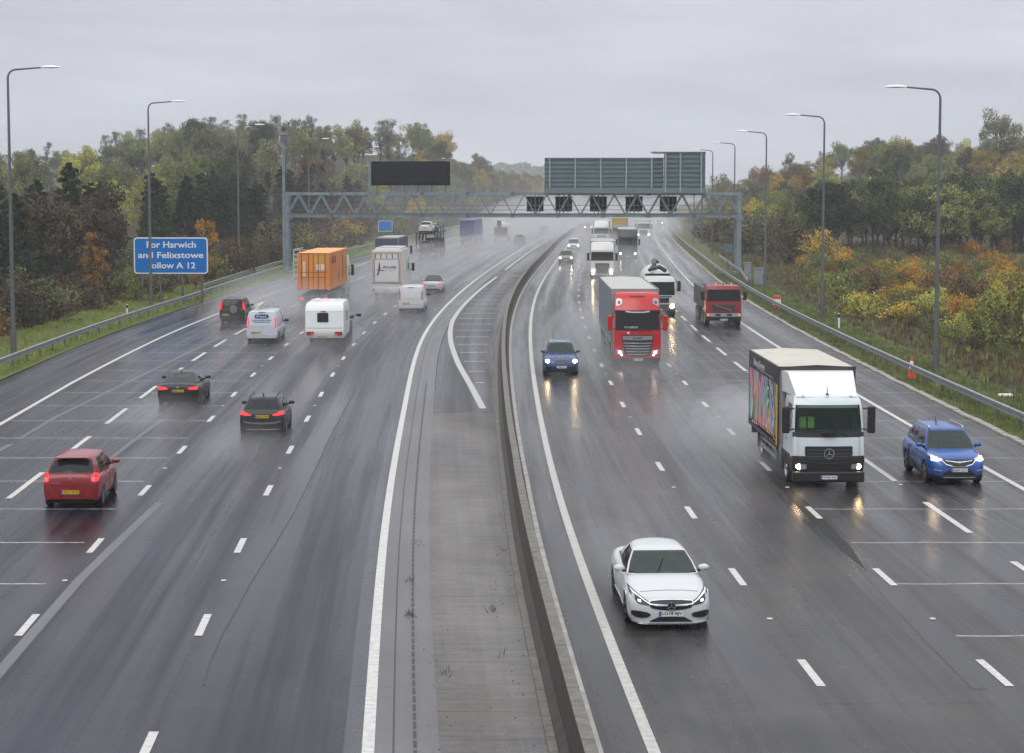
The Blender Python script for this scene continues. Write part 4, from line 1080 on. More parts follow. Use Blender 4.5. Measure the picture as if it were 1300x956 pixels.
F('headlight', [(.50, .80, .84), (.60, .78, .88), (.72, .78, .93), (.83, .82, .95)], M_LENS, .012, True)
F('headlight_lens', [(.66, .80, .86), (.72, .79, .875), (.78, .81, .88)], M_HEAD, .024, True)
F('daytime_light', [(.55, .80, .815), (.70, .775, .79), (.80, .79, .805)], M_HEADW, .026, True)
F('grille', [(-.50, .77, .80), (-.40, .68, .82), (-.2, .63, .825), (0, .62, .825), (.2, .63, .825), (.40, .68, .82), (.50, .77, .80)], M_BLACK, .012)
F('grille_surround', [(-.52, .765, .80), (-.41, .665, .69), (-.2, .61, .635), (0, .60, .625), (.2, .61, .635), (.41, .665, .69), (.52, .765, .80)], M_CHROME, .03)
F('grille_bar', [(-.42, .775, .79), (-.1, .735, .755), (0, .73, .75), (.1, .735, .755), (.42, .775, .79)], M_CHROME, .03)
ring_badge(r, 0, surf(bv, 0, .74)+.025, .745, .06, 1)
F('lower_intake', [(-.5, .36, .40), (-.35, .34, .50), (.35, .34, .50), (.5, .36, .40)], M_BLACK, .012)
F('fog_light', [(.55, .47, .51), (.76, .49, .53)], M_LENS, .02, True)
F('lower_cladding', [(-.82, .24, .36), (-.4, .23, .33), (0, .23, .32), (.4, .23, .33), (.82, .24, .36)], M_BLACK, .015)
F('skid_strip', [(-.5, .27, .295), (0, .26, .285), (.5, .27, .295)], M_CHROME, .025)
plate(r, 'EA67 LCV', surf(bv, 0, .50)+.03, .505)
for s in (1, -1): MB().tube([(s*.54, .45, 1.62), (s*.54, .3, 1.68), (s*.54, -1.3, 1.68), (s*.53, -1.45, 1.63)], .02, 6).build('roof_rail', M_CHROME, r)
MB().tube([(0, -.9, 1.66), (0, -1.05, 1.83)], [.02, .008], 6).build('roof_antenna', M_BLACK, r)
# ---- slate blue retro hatchback
PT = dict(L=4.29, W=1.75, H=1.60, wr=.33, wf=1.32, wb=1.25, paint=P_BLUE2,
    top=[(0, .85), (.012, 1.0), (.04, 1.06), (.15, 1.05), (.5, 1.02), (.70, 1.03), (.84, .99), (.93, .90), (.98, .76), (1, .62)],
    wid=[(0, .82), (.012, .9), (.05, .95), (.15, .98), (.5, .95), (.75, .95), (.86, 1.), (.93, .96), (.975, .82), (1, .55)],
    bot=[(0, .3), (.03, .22), (.96, .2), (1, .22)],
    gh=dict(yfb=1.0, yrb=-1.90, yft=.42, yrt=-1.35, wb=.75, wt=.56, bf=.2, br=.14, tap=.06), cuts=[0, .05, .34, .38, .66, .70, .9, 1], glass=[1, 3, 5], roofm=paintm('wet_roof_sheen', (.13, .19, .27), .15, .2, 0), mirm=P_BLUE2)  # sky sheen on the wet roof put into a paler blue than the body
r = place(fR(1.5), 712, 475, 4.29, True, 'retro_car', 'slate blue upright car with lit headlights left of the red lorry', 'car', TG)
bv, T = car(r, PT)
F('headlight', [(.56, .66, .76), (.64, .63, .80), (.74, .63, .80), (.81, .67, .77)], M_LENS, .012, True)
F('headlight_lens', [(.60, .66, .76), (.67, .64, .78), (.75, .66, .76)], M_HEAD, .03, True)
F('grille', [(-.34, .62, .86), (0, .50, .89), (.34, .62, .86)], mat('grille_grey', (.08, .09, .11), .4), .012)
b = MB(); y = surf(bv, 0, .7)+.02
for k in range(5): b.box(-.30, .30, y-.02, y+.01, .60+k*.05, .615+k*.05)
b.build('grille_bars', M_CHROME, r)
F('bumper_lower', [(-.74, .27, .45), (0, .25, .47), (.74, .27, .45)], M_BLACK, .015)
plate(r, 'Y284 KUL', surf(bv, 0, .42)+.03, .43)
MB().tube([(.35, .2, 1.58), (.37, .0, 2.05)], .012, 5).build('roof_antenna', M_BLACK, r)
# ---- black 4x4 with a spare wheel on the tailgate
SU = dict(L=4.55, W=1.80, H=1.73, wr=.34, wf=1.35, wb=1.28, paint=P_BLACK,
    top=[(0, .95), (.01, 1.05), (.03, 1.08), (.5, 1.06), (.74, 1.05), (.9, .98), (.97, .85), (1, .7)],
    wid=[(0, .9), (.01, .95), (.04, .98), (.5, 1.), (.88, .97), (.96, .88), (1, .74)],
    gh=dict(yfb=1.2, yrb=-2.15, yft=.5, yrt=-1.92, wb=.80, wt=.66, bf=.2, br=.08, tap=.03), cuts=[0, .05, .34, .38, .66, .70, .93, 1], glass=[1, 3, 5], mirm=P_BLACK)
r = place(fL(-13.6), 297, 410, 4.55, False, 'off_road_car', 'black off-roader with a spare wheel on its tailgate, nearest the hard shoulder', 'car', RG)
bv, T = car(r, SU)
B('tail_light', [(.70, 1.0, 1.5), (.78, .95, 1.5), (.86, .95, 1.1)], M_TAIL, .03, True)
MB().lathe([(0, .33), (-.14, .33), (-.17, .28)], 'Y', (.12, -2.22, .98), 22).build('spare_wheel', M_TYRE, r)
b = MB()
for k in range(6):
    a = 2*PI*k/6; M_ = Matrix.Translation((.12, -2.40, .98)) @ Matrix.Rotation(a, 4, 'Y'); b.box(-.05, .05, -.02, .0, .03, .2, M_)
b.lathe([(-.01, .26), (-.02, .2), (-.01, .19)], 'Y', (.12, -2.39, .98), 22)
b.build('spare_wheel_cover', M_RIM, r)
plate(r, 'AE55 LRV', surf(bv, -.3, .62, 'B')-.03, .62, True, -.45)
# ---- white soft top car
CB = dict(CP); CB.update(paint=paintm('white_convertible_paint', (.60, .62, .64), .25, 0, .3), L=4.4, W=1.80, H=1.40, roofm=M_BLACK, blackpillar=True,  # the convertible's white, slightly lighter than the coupe's
    gh=dict(yfb=.85, yrb=-1.55, yft=.1, yrt=-.95, wb=.79, wt=.58, bf=.2, br=.12, tap=.06), rwg=M_GLASSG, doors=[.6, -.6], wf=1.32, wb=1.28)
r = place(fL(-2.6), 549, 371, 4.4, False, 'convertible_car', 'white convertible with black soft top ahead of the white panel van', 'car', RG)
bv, T = car(r, CB)
B('tail_light', [(.52, .72, .80), (.82, .72, .84)], M_TAIL, .02, True); plate(r, 'KP12 OTD', surf(bv, 0, .62, 'B')-.02, .62, True)
B('bumper_lower', [(-.7, .27, .38), (.7, .27, .38)], M_BLACK, .01)
# black soft top over the greenhouse
b = {}
shell(b, [dict(z=1.02, yf=.25, yr=-1.60, hf=.80, hr=.74, bf=.1, br=.12), dict(z=1.40, yf=.14, yr=-1.0, hf=.615, hr=.56, bf=.1, br=.12)], [-1, -.5, 0, .5, 1], [0, .5, 1],
      lambda i, s, k: None if s in ('front', 'rear') else 'soft_top', top=('soft_top', .05))
b['soft_top'].build('soft_top', M_BLACK, r, smooth=50)
# ---- far cars (hazy; built with the same shells)
def simple(base, **kw): d_ = dict(base); d_.update(kw); return d_
for (px, py, nm, lab, f, pnt, base, front) in (
    (659, 309, 'estate_car', 'dark car half hidden in spray, nearer of two ahead on the left carriageway', fL(-2.9), P_DARK2, FH, False),
    (690, 296.5, 'estate_car', 'dark car faint in spray, farther of two ahead on the left carriageway', fL(-2.8), P_DARK2, FH, False),
    (718.5, 335, 'family_car', 'beige car with lit headlights by the barrier, in front of the white van', fR(1.4), paintm('beige_paint', (.22, .19, .15), .3, .2, .4), CR, True),
    (728, 318, 'off_road_car', 'white upright vehicle with headlights behind the beige car', fR(1.4), P_WHITE, SU, True),
    (747, 293, 'family_car', 'distant car showing two headlights beyond the white upright vehicle', fR(1.4), P_DARK2, FH, True),
    (837, 287, 'family_car', 'farthest car with yellow headlights at the right hand bend', fR(13.), P_DARK2, FH, True)):
    r = place(f, px, py, base['L'], front, nm, lab, 'car', TG if front else RG)
    bv, T = car(r, simple(base, paint=pnt, mirm=pnt, doors=[], handles=[], handm=pnt))
    if front:
        F('grille', [(-.4, .60, .75), (.4, .60, .75)], M_BLACK, .012)
        F('headlight', [(.5, .70, .80), (.8, .72, .86)], M_LENS, .012, True)
        F('headlight_lens', [(.60, .70, .80), (.74, .70, .80)], M_HEAD if pnt is not P_WHITE else M_HEADW, .04, True)
        F('bumper_lower', [(-.7, .27, .4), (.7, .27, .4)], M_BLACK, .015)
        plate(r, 'FX08 DKE', surf(bv, 0, .45)+.03, .46)
    else:
        B('tail_light', [(.5, .84, .92), (.8, .86, .98)], M_RED, .02, True)
# ================================================================== lorries
M_CH = mat('chassis_black', (.02, .02, .021), .6, var=.3, vscale=2); M_TIN = mat('body_alu', s2l(150, 152, 150), .45, .5, var=.12)
def cabshell(root, yf, depth, rows, mats, fc=None, sc=None, bf=.10, cap=None, wind=('windscreen',)):
    """rows: (z, setback, half width, front key, side key) bottom to top"""
    fc = fc or [-1, -.94, -.62, -.3, 0, .3, .62, .94, 1]; sc = sc or [0, .12, .60, .66, 1]
    lev = [dict(z=q[0], yf=yf-q[1], yr=yf-depth, hf=q[2], hr=q[2], bf=bf, br=.03) for q in rows]
    parts = {}
    def fn(i, s, k):
        f_, s_ = rows[i][3], rows[i][4]
        if s == 'front':
            if f_ in ('windscreen',) and k in (0, 7): return 'cab'
            return f_
        if s == 'rear': return 'cab'
        if s_ == 'side_window': return 'side_window_'+s if k == 1 else 'cab'
        return s_
    shell(parts, lev, fc, sc, fn, top=cap)
    for k, m in parts.items():
        nm = 'side_window' if k.startswith('side_window') else k
        m.build(nm, mats[k if k in mats else nm], root, smooth=35)
    return bvh_of(*parts.values())
def trwheels(root, ys, r=.5, hw=1.22, w=.32, mr=None):
    for y in ys:
        for s in (1, -1): wheel(root, s*(hw-w/2), y, r, w, mr or M_RIM, truck=True)
def big_mirror(root, x, y, z, h, m, arm=True):
    for s in (1, -1):
        mo = MB().box(*sorted((s*(x+.10), s*(x+.34))), y-.09, y+.09, z-h/2, z+h/2).build('door_mirror', m, root, bevel=.05)
        MB().tube([(s*(x-.05), y-.05, z+h*.4), (s*(x+.2), y, z+h*.42)], .025, 6).tube([(s*(x-.05), y-.05, z-h*.35), (s*(x+.2), y, z-h*.4)], .025, 6).build('mirror_arm', M_BLACK, mo)
def chassis(root, yf, yb, w=.42, z0=.55, z1=.85):
    for s in (1, -1): pass
    b = MB()
    for s in (1, -1): b.box(*sorted((s*(w-.05), s*(w+.05))), yb, yf, z0, z1)
    y = yb+.5
    while y < yf: b.box(-w, w, y, y+.1, z0+.05, z1-.05); y += 1.4
    b.build('chassis', M_CH, root)
def boxbody(root, yf, yb, hw, z0, z1, mside, mfront, mroof, mrear=None, frame=M_TIN, name='box', ribs=0, post=.07):
    MB().box(-hw, -hw+.03, yb+.02, yf-.02, z0+.05, z1-.05).build('side_panel', mside, root)
    MB().box(hw-.03, hw, yb+.02, yf-.02, z0+.05, z1-.05).build('side_panel', mside, root)
    MB().box(-hw+.035, hw-.035, yf-.04, yf, z0+.03, z1-.03).build('front_panel', mfront, root)
    MB().box(-hw+.035, hw-.035, yb, yb+.04, z0+.03, z1-.03).build('rear_doors', mrear or frame, root)
    b = MB(); n = 12; zt = z1+.03
    for i in range(n):
        y0 = yb+.02+(yf-yb-.04)*i/n; y1 = yb+.02+(yf-yb-.04)*(i+1)/n
        b.face((-hw+.03, y0, z1-.02), (-hw+.03, y1, z1-.02), (0, y1, zt), (0, y0, zt)); b.face((0, y0, zt), (0, y1, zt), (hw-.03, y1, z1-.02), (hw-.03, y0, z1-.02))
        if ribs: b.box(-hw+.1, hw-.1, y0-.02, y0+.02, z1, zt+.012)
    b.build('roof', mroof, root)
    b = MB()
    for s in (1, -1):
        b.box(*sorted((s*(hw-.02), s*(hw+.018))), yb, yf, z1-.10, z1+.03); b.box(*sorted((s*(hw-.02), s*(hw+.018))), yb, yf, z0-.08, z0+.08)
        for y in (yf-post, yb): b.box(*sorted((s*(hw-post), s*(hw+.012))), y-.004, y+post+.004, z0+.08, z1-.1)
    b.box(-hw, hw, yf-.05, yf+.012, z1-.07, z1+.035); b.box(-hw, hw, yb-.012, yb+.05, z1-.1, z1+.035); b.box(-hw, hw, yb-.02, yb+.08, z0-.1, z0+.08)
    b.build('body_frame', frame, root)
    MB().box(-hw+.04, hw-.04, yb+.1, yf-.1, z0-.06, z0).build('floor', M_CH, root)
def sideguard(root, ya, yb, hw, z=.55):
    for s in (1, -1):
        b = MB(); b.box(*sorted((s*(hw-.04), s*hw)), ya, yb, z, z+.12); b.box(*sorted((s*(hw-.04), s*hw)), ya, yb, z+.28, z+.38)
        for k in range(4): y = ya+.1+(yb-ya-.2)*k/3; b.box(*sorted((s*(hw-.09), s*(hw-.045))), y-.03, y+.03, z, z+.5)
        b.build('side_guard', M_TIN, root)
def rearlights(root, y, hw, z=.75):
    MB().box(-hw+.05, hw-.05, y-.06, y, z-.14, z+.14).build('rear_bumper', M_CH, root)
    for s in (1, -1): MB().box(*sorted((s*(hw-.48), s*(hw-.1))), y-.10, y-.061, z-.09, z+.09).build('tail_light', M_TAIL, root, bevel=.01)
# ---- patterned lorry, white cab over black bumper
def curtain_art():
    m = bpy.data.materials.new('patterned_curtain'); m.use_nodes = True; t = m.node_tree; b = t.nodes['Principled BSDF']
    tcn = N(t, 'ShaderNodeTexCoord'); mp_ = N(t, 'ShaderNodeMapping'); mp_.inputs['Scale'].default_value = (1, 2.4, .95); t.links.new(tcn.outputs['Object'], mp_.inputs[0])
    n0 = N(t, 'ShaderNodeTexNoise'); n0.inputs['Scale'].default_value = 1.5; n0.inputs['Detail'].default_value = 1; t.links.new(mp_.outputs[0], n0.inputs[0])
    va = N(t, 'ShaderNodeVectorMath', operation='MULTIPLY_ADD'); va.inputs[1].default_value = (0, 1.1, 1.3); t.links.new(n0.outputs['Color'], va.inputs[0]); t.links.new(mp_.outputs[0], va.inputs[2])
    vo = N(t, 'ShaderNodeTexVoronoi'); vo.inputs['Scale'].default_value = 1.25; vo.inputs['Randomness'].default_value = 1; t.links.new(va.outputs[0], vo.inputs['Vector'])
    sp = N(t, 'ShaderNodeSeparateColor'); t.links.new(vo.outputs['Color'], sp.inputs[0])
    r = N(t, 'ShaderNodeValToRGB'); r.color_ramp.interpolation = 'CONSTANT'; e = r.color_ramp.elements
    cs = [(.01, .01, .02), (.60, .10, .28), (.60, .55, .52), (.005, .36, .30), (.50, .02, .06), (.01, .01, .015), (.22, .05, .36), (.02, .42, .36), (.015, .015, .03), (.05, .30, .50), (.62, .30, .03), (.68, .16, .34), (.06, .22, .05)]
    e[0].color = (*cs[0], 1); e[1].position = 1/len(cs); e[1].color = (*cs[1], 1)
    for i in range(2, len(cs)): q = e.new(i/len(cs)); q.color = (*cs[i], 1)
    t.links.new(sp.outputs[0], r.inputs[0])
    w = N(t, 'ShaderNodeTexWave'); w.wave_type = 'RINGS'; w.inputs['Scale'].default_value = .7; w.inputs['Distortion'].default_value = 9; w.inputs['Detail'].default_value = 2; t.links.new(mp_.outputs[0], w.inputs[0])
    mm = N(t, 'ShaderNodeMixRGB'); mm.inputs[2].default_value = (.70, .66, .62, 1); t.links.new(maprange(t, w.outputs[0], .84, .88, 0, .75), mm.inputs[0]); t.links.new(r.outputs[0], mm.inputs[1])
    t.links.new(mm.outputs[0], b.inputs['Base Color']); b.inputs['Roughness'].default_value = .45
    return m
M_ART = curtain_art()
P_CAB = paintm('white_cab_paint', (.60, .66, .68), .25, 0, .2); M_WPL = paintm('white_panel', (.70, .71, .70), .4, 0, .35)
M_ROOFB = mat('beige_roof', s2l(192, 186, 172), .5, var=.1, vscale=1.5); M_YEL = mat('yellow_strap', (.70, .42, .02), .5)
LT = 8.7
r = place(fR(8.5), 1045, 613, LT, True, 'box_lorry', 'white and black lorry with a multicoloured patterned curtain side, nearest lorry', 'lorry', TG)
yf = LT/2
M_CLEAR = mat('cab_windscreen', (.012, .03, .024), .04, spec=.5, alpha=.42)
M_CABB = mat('cab_black_trim', (.014, .014, .016), .4)
bvt = cabshell(r, yf, 1.9, [(.42, .02, 1.10, 'bumper', 'bumper'), (.86, -.02, 1.14, 'bumper', 'bumper'), (.98, .0, 1.13, 'cab', 'cab'), (1.32, .01, 1.12, 'cab', 'cab'), (1.56, .04, 1.12, 'screen_base', 'cab'),
    (1.72, .07, 1.12, 'windscreen', 'side_window'), (2.15, .15, 1.10, 'windscreen', 'side_window'), (2.56, .24, 1.07, 'cab', 'cab'), (2.70, .30, 1.05, 'cab', 'cab'), (2.84, .48, .98, 'cab', 'cab')],
    dict(cab=P_CAB, bumper=M_CABB, screen_base=M_CABB, windscreen=M_CLEAR, side_window=M_GLASS), cap=('cab', .05), bf=.12)
Ft = lambda n, cols, m, off=.01, mir=False: decal(r, bvt, 'F', n, cols, m, off, 3, mir)
MB().box(-1.13, 1.13, yf-.22, yf+.04, .16, .50).build('lower_bumper', M_CABB, r, bevel=.05)
Ft('grille', [(-.74, 1.03, 1.28), (-.66, .88, 1.29), (0, .86, 1.29), (.66, .88, 1.29), (.74, 1.03, 1.28)], M_CABB, .02)
for z in (.97, 1.06, 1.17): Ft('grille_bar', [(-.68, z, z+.02), (0, z-.01, z+.01), (.68, z, z+.02)], mat('grille_bar_grey', s2l(70, 72, 76), .4), .035)
y = surf(bvt, 0, 1.07)+.04; MB().lathe([(0, .17), (.03, .165), (.031, .003)], 'Y', (0, y-.02, 1.07), 26).build('badge_backing', M_CABB, r); star_badge(r, 0, y+.012, 1.07, .165)
for s in (1, -1):
    Ft('headlamp_recess', [(s*.62, .56, .74), (s*1.06, .54, .76)], M_CABB, .02); Ft('headlight_glass', [(s*.70, .58, .73), (s*.98, .57, .74)], M_LENS, .035)
    y = surf(bvt, s*.90, .65); MB().lathe([(0, .09), (.05, .085), (.06, .02), (.061, .001)], 'Y', (s*.93, y, .655), 16).build('headlight', M_HEAD, r)
    Ft('air_deflector', [(s*.98, 1.0, 1.56), (s*1.08, 1.0, 1.58)], P_CAB, .05)
    MB().box(*sorted((s*1.10, s*1.14)), yf-.45, yf-.30, .92, 1.0).build('side_indicator', M_AMB, r)
Ft('bumper_seam', [(-1.0, .80, .82), (0, .74, .76), (1.0, .80, .82)], mat('seam_grey2', s2l(60, 60, 66), .4), .015)
plate(r, 'HX66 RJF', yf+.05, .32); Ft('screen_top_band', [(-.95, 2.47, 2.55), (.95, 2.47, 2.55)], mat('green_tint', (.06, .12, .10), .1), .006)
big_mirror(r, 1.12, yf-.12, 2.12, .85, M_CABB)
for x in (-.6, .1): MB().tube([(x, yf-.02, 1.66), (x+.5, yf-.05, 1.80)], .014, 5).build('wiper', M_BLACK, r)
for s in (1, -1):
    MB().box(*sorted((s*1.118, s*1.124)), yf-1.42, yf-1.40, .95, 2.5).box(*sorted((s*1.118, s*1.126)), yf-1.3, yf-1.12, 1.38, 1.43).build('door_line', M_BLACK, r)
MB().box(-.2, .2, yf-.06, yf+.12, 1.68, 1.74).build('camera_shelf', M_CABB, r)
MB().tube([(0, yf-.4, 2.85), (0, yf-.42, 3.1)], .012, 5).lathe([(0, .05), (.05, .04), (.06, .001)], 'Z', (0, yf-.4, 2.86), 10).build('cab_antenna', M_BLACK, r)
for x in (-.75, .75): MB().lathe([(0, .05), (.05, .04), (.06, .001)], 'Z', (x, yf-.48, 2.80), 10).build('marker_light', M_CHROME, r)
# interior seen through the screen
MB().box(-1.0, 1.0, yf-.65, yf-.28, 1.45, 1.74).build('dashboard', M_SEAT, r, bevel=.04)
for x in (-.62, .55): MB().box(x-.26, x+.26, yf-1.55, yf-1.35, 1.4, 2.35).box(x-.26, x+.26, yf-1.5, yf-.95, 1.35, 1.5).build('seat', M_SEAT, r, bevel=.05)
MB().box(-1.08, 1.08, yf-1.88, yf-1.84, .9, 2.7).build('cab_back_wall', M_SEAT, r)
# box
cbF = yf-2.25; cbB = -yf
for s in (1, -1):
    side_v = MB(); side_v.box(*sorted((s*1.215, s*1.245)), cbB+.06, cbF-.08, 1.16, 2.98).build('curtain', M_ART, r)
    MB().box(*sorted((s*1.213, s*1.247)), cbB+.06, cbF-.08, 2.985, 3.50).build('name_band', mat('band_navy', (.02, .021, .035), .45), r)
    t = text('Bence Serves', 2.4, .26, M_WPL, r, (s*1.249, (cbF+cbB)/2-.9, 3.27), PI/2 if s > 0 else -PI/2)
    t = text('fresh furniture from the factory floor', 3.6, .08, mat('band_grey_text', s2l(150, 150, 155), .5), r, (s*1.249, (cbF+cbB)/2+.4, 3.09), PI/2 if s > 0 else -PI/2)
    bpiece = MB()
    for k in range(13): y = cbB+.3+k*.47; bpiece.box(*sorted((s*1.247, s*1.262)), y-.02, y+.02, 1.02, 1.28)
    bpiece.build('curtain_straps', M_BLACK, r)
    MB().box(*sorted((s*1.22, s*1.27)), cbF-.26, cbF-.09, 1.0, 2.95).build('corner_strap', M_YEL, r)
MB().box(-1.21, 1.21, cbF-.05, cbF, 1.05, 3.55).build('front_panel', mat('headboard_grey', s2l(150, 148, 142), .5, var=.1), r)
MB().box(-1.21, 1.21, cbB, cbB+.05, 1.05, 3.55).build('rear_doors', M_TIN, r)
b = MB(); b.face((-1.24, cbB, 3.57), (-1.24, cbF, 3.57), (0, cbF, 3.63), (0, cbB, 3.63)); b.face((0, cbB, 3.63), (0, cbF, 3.63), (1.24, cbF, 3.57), (1.24, cbB, 3.57)); b.build('roof', M_ROOFB, r)
b = MB()
for s in (1, -1):
    b.box(*sorted((s*1.2, s*1.27)), cbB, cbF+.02, 3.50, 3.58); b.box(*sorted((s*1.2, s*1.265)), cbB, cbF, .95, 1.06)
    for y in (cbF-.07, cbB): b.box(*sorted((s*1.17, s*1.256)), y, y+.07, 1.06, 3.5)
b.box(-1.25, 1.25, cbF-.02, cbF+.03, 3.47, 3.585); b.build('body_frame', mat('frame_dark', s2l(58, 58, 60), .5), r)
# roof fairing
b = {}
shell(b, [dict(z=2.80, yf=yf-.42, yr=cbF+.05, hf=.95, hr=1.12, bf=.06, br=.0), dict(z=3.46, yf=yf-1.55, yr=cbF+.05, hf=1.05, hr=1.16, bf=.05, br=0)], [-1, -.5, 0, .5, 1], [0, .5, 1], lambda i, s, k: 'roof_fairing', top=('roof_fairing', .01))
b['roof_fairing'].build('roof_fairing', M_WPL, r, smooth=25)
chassis(r, yf-.6, cbB+.1); trwheels(r, (yf-1.25, -yf+2.3), .47, 1.14, .3); sideguard(r, -yf+3.0, yf-2.8, 1.2, .48)
for s in (1, -1):
    MB().box(*sorted((s*.75, s*1.14)), yf-2.1, yf-1.9, .3, .95).build('mudguard', M_CABB, r); MB().box(*sorted((s*.6, s*1.15)), -yf+1.5, -yf+1.54, .3, .95).build('mudflap', M_CH, r)
rearlights(r, cbB+.1, 1.2)
cx0 = r.matrix_basis
jk = thing('jacket', 'bright green hi-vis jacket hung on the seat behind the patterned lorry windscreen', 'jacket', r.location, r.rotation_euler[2])
M_HV = mat('hi_vis_green', (.35, .95, .12), .7, emit=None)
MB().box(.30, .80, yf-.98, yf-.86, 1.74, 2.12).build('jacket_back', M_HV, jk, bevel=.06)
MB().box(.52, .58, yf-.99, yf-.845, 1.76, 2.1).build('reflective_strip', mat('jacket_dark', (.05, .06, .05), .6), jk)
# ---- red articulated lorry
LT = 16.4
P_REDT = paintm('red_cab_paint', (.50, .005, .006), .25, 0, .25)
r = place(fR(5.5), 808, 464, LT, True, 'articulated_lorry', 'red lorry with tall cab and grey curtain trailer in the middle lane', 'lorry', TG)
yf = LT/2
bvt = cabshell(r, yf, 2.2, [(.30, .03, 1.17, 'bumper', 'bumper'), (.46, .0, 1.20, 'cab', 'cab'), (.90, .0, 1.22, 'cab', 'cab'), (1.90, .04, 1.22, 'windscreen', 'side_window'), (2.35, .10, 1.21, 'windscreen', 'side_window'), (2.74, .17, 1.19, 'visor', 'cab'),
    (2.95, .17, 1.18, 'cab', 'cab'), (3.45, .40, 1.16, 'cab', 'cab'), (3.78, .62, 1.12, 'cab', 'cab')],
    dict(cab=P_REDT, bumper=M_CABB, visor=M_CABB, windscreen=M_GLASS, side_window=M_GLASS), cap=('cab', .06), bf=.16)
Ft('visor_strip', [(-.62, 2.86, 2.93), (-.3, 2.82, 2.88), (.3, 2.82, 2.88), (.62, 2.86, 2.93)], M_WPL, .03)
Ft('grille', [(-.80, 1.35, 1.66), (-.66, .66, 1.68), (-.5, .56, 1.68), (0, .54, 1.68), (.5, .56, 1.68), (.66, .66, 1.68), (.80, 1.35, 1.66)], M_CABB, .015)
Ft('grille_badge_panel', [(-.76, 1.42, 1.62), (0, 1.40, 1.63), (.76, 1.42, 1.62)], mat('panel_silver', s2l(150, 152, 156), .3, .6), .03)
text('DAF', .5, .13, M_CABB, r, (0, surf(bvt, 0, 1.5)+.045, 1.51), PI)
for i in range(5): z = .66+i*.145; w = .55+i*.045; Ft('grille_bar', [(-w, z, z+.035), (0, z-.015, z+.02), (w, z, z+.035)], M_CHROME, .04)
for s in (1, -1):
    Ft('roof_lamp', [(s*.80, 3.28, 3.50), (s*.95, 3.18, 3.56), (s*1.10, 3.16, 3.50)], M_LENS, .02); Ft('roof_lamp_lens', [(s*.90, 3.28, 3.42), (s*1.0, 3.26, 3.40)], M_BLACK, .035)
    Ft('headlight', [(s*.72, .72, .84), (s*.95, .66, .90), (s*1.14, .70, .95)], M_LENS, .015); Ft('headlight_lens', [(s*.86, .72, .82), (s*.98, .72, .84)], M_HEADW, .03)
    Ft('fog_light', [(s*.80, .60, .67), (s*.88, .60, .67)], M_HEADW, .02)
    Ft('front_panel_seam', [(s*.835, .95, 1.85), (s*.85, .95, 1.85)], M_CABB, .004)
plate(r, 'PN19 WDX', yf+.03, .40); Ft('vent', [(-.4, 3.62, 3.68), (.4, 3.62, 3.68)], M_CABB, .01); Ft('step', [(-1.1, .44, .48), (1.1, .44, .48)], M_CABB, .01)
Ft('licence_discs', [(.0, 2.02, 2.12), (.7, 2.02, 2.12)], mat('dash_clutter', (.22, .2, .17), .6, var=.8, vscale=9), .005)
Ft('cab_sticker', [(.42, 1.72, 1.84), (.55, 1.72, 1.84)], M_CHROME, .01)
big_mirror(r, 1.22, yf-.1, 2.30, .80, P_REDT)
for x in (-.7, 0): MB().tube([(x, yf+.03, 1.86), (x+.6, yf-.02, 1.98)], .016, 5).build('wiper', M_BLACK, r)
for s in (1, -1): MB().box(*sorted((s*1.222, s*1.228)), yf-1.5, yf-1.48, .95, 2.7).build('door_line', M_BLACK, r)
boxbody(r, yf-1.45+.0-.9, -yf, 1.26, 1.15, 3.92, mat('curtain_grey', s2l(112, 120, 132), .5, var=.1, vscale=1.), mat('headboard_white', s2l(170, 170, 168), .5), mat('trailer_roof', s2l(178, 178, 172), .45, var=.1, vscale=1.), ribs=0)
chassis(r, yf-.8, -yf+.2, .45, .75, 1.05); trwheels(r, (yf-1.45, yf-4.6, -yf+2.2, -yf+3.5, -yf+4.8), .5, 1.23, .34); sideguard(r, -yf+5.8, yf-5.8, 1.22)
rearlights(r, -yf+.1, 1.22); 
for s in (1, -1): MB().box(*sorted((s*1.0, s*1.2)), yf-3.6, yf-2.5, .45, 1.0).build('fuel_tank', M_TIN, r, bevel=.08)
# ---- red tipper lorry
LT = 8.9
P_REDV = paintm('faded_red_cab', (.24, .014, .02), .35, 0, .5)
r = place(fR(13.), 917, 414, LT, True, 'tipper_lorry', 'dull red four axle tipper lorry without headlights next to the hard shoulder', 'lorry', TG)
yf = LT/2
bvt = cabshell(r, yf, 1.8, [(.42, .02, 1.15, 'bumper', 'cab'), (.60, .0, 1.18, 'bumper', 'cab'), (.95, .02, 1.18, 'cab', 'cab'), (1.0, .02, 1.18, 'cab', 'cab'), (1.60, .05, 1.18, 'cab', 'cab'), (1.72, .06, 1.18, 'windscreen', 'side_window'), (2.5, .12, 1.14, 'cab', 'cab'), (2.72, .2, 1.08, 'cab', 'cab')],
    dict(cab=P_REDV, bumper=M_CABB, windscreen=M_GLASS, side_window=M_GLASS), cap=('cab', .06), bf=.08)
Ft('grille', [(-.78, 1.05, 1.5), (.78, 1.05, 1.5)], mat('grille_dark_red', (.05, .03, .03), .5), .012)
b = MB(); y = surf(bvt, 0, 1.3)+.03; b.bar((-.55, y, 1.1), (.55, y, 1.47), .035); b.build('grille_diagonal_bar', M_TIN, r)
Ft('lamp_panel', [(-1.12, .70, .92), (1.12, .70, .92)], mat('dull_chrome', s2l(170, 170, 172), .3, .7), .02)
for s in (1, -1): Ft('headlight', [(s*.2, .74, .88), (s*.55, .74, .88)], M_BLACK, .035); Ft('indicator', [(s*.98, .72, .90), (s*1.12, .72, .90)], M_AMB, .03)
plate(r, 'W412 FPG', yf+.03, .50); big_mirror(r, 1.2, yf-.15, 2.1, .6, M_BLACK)
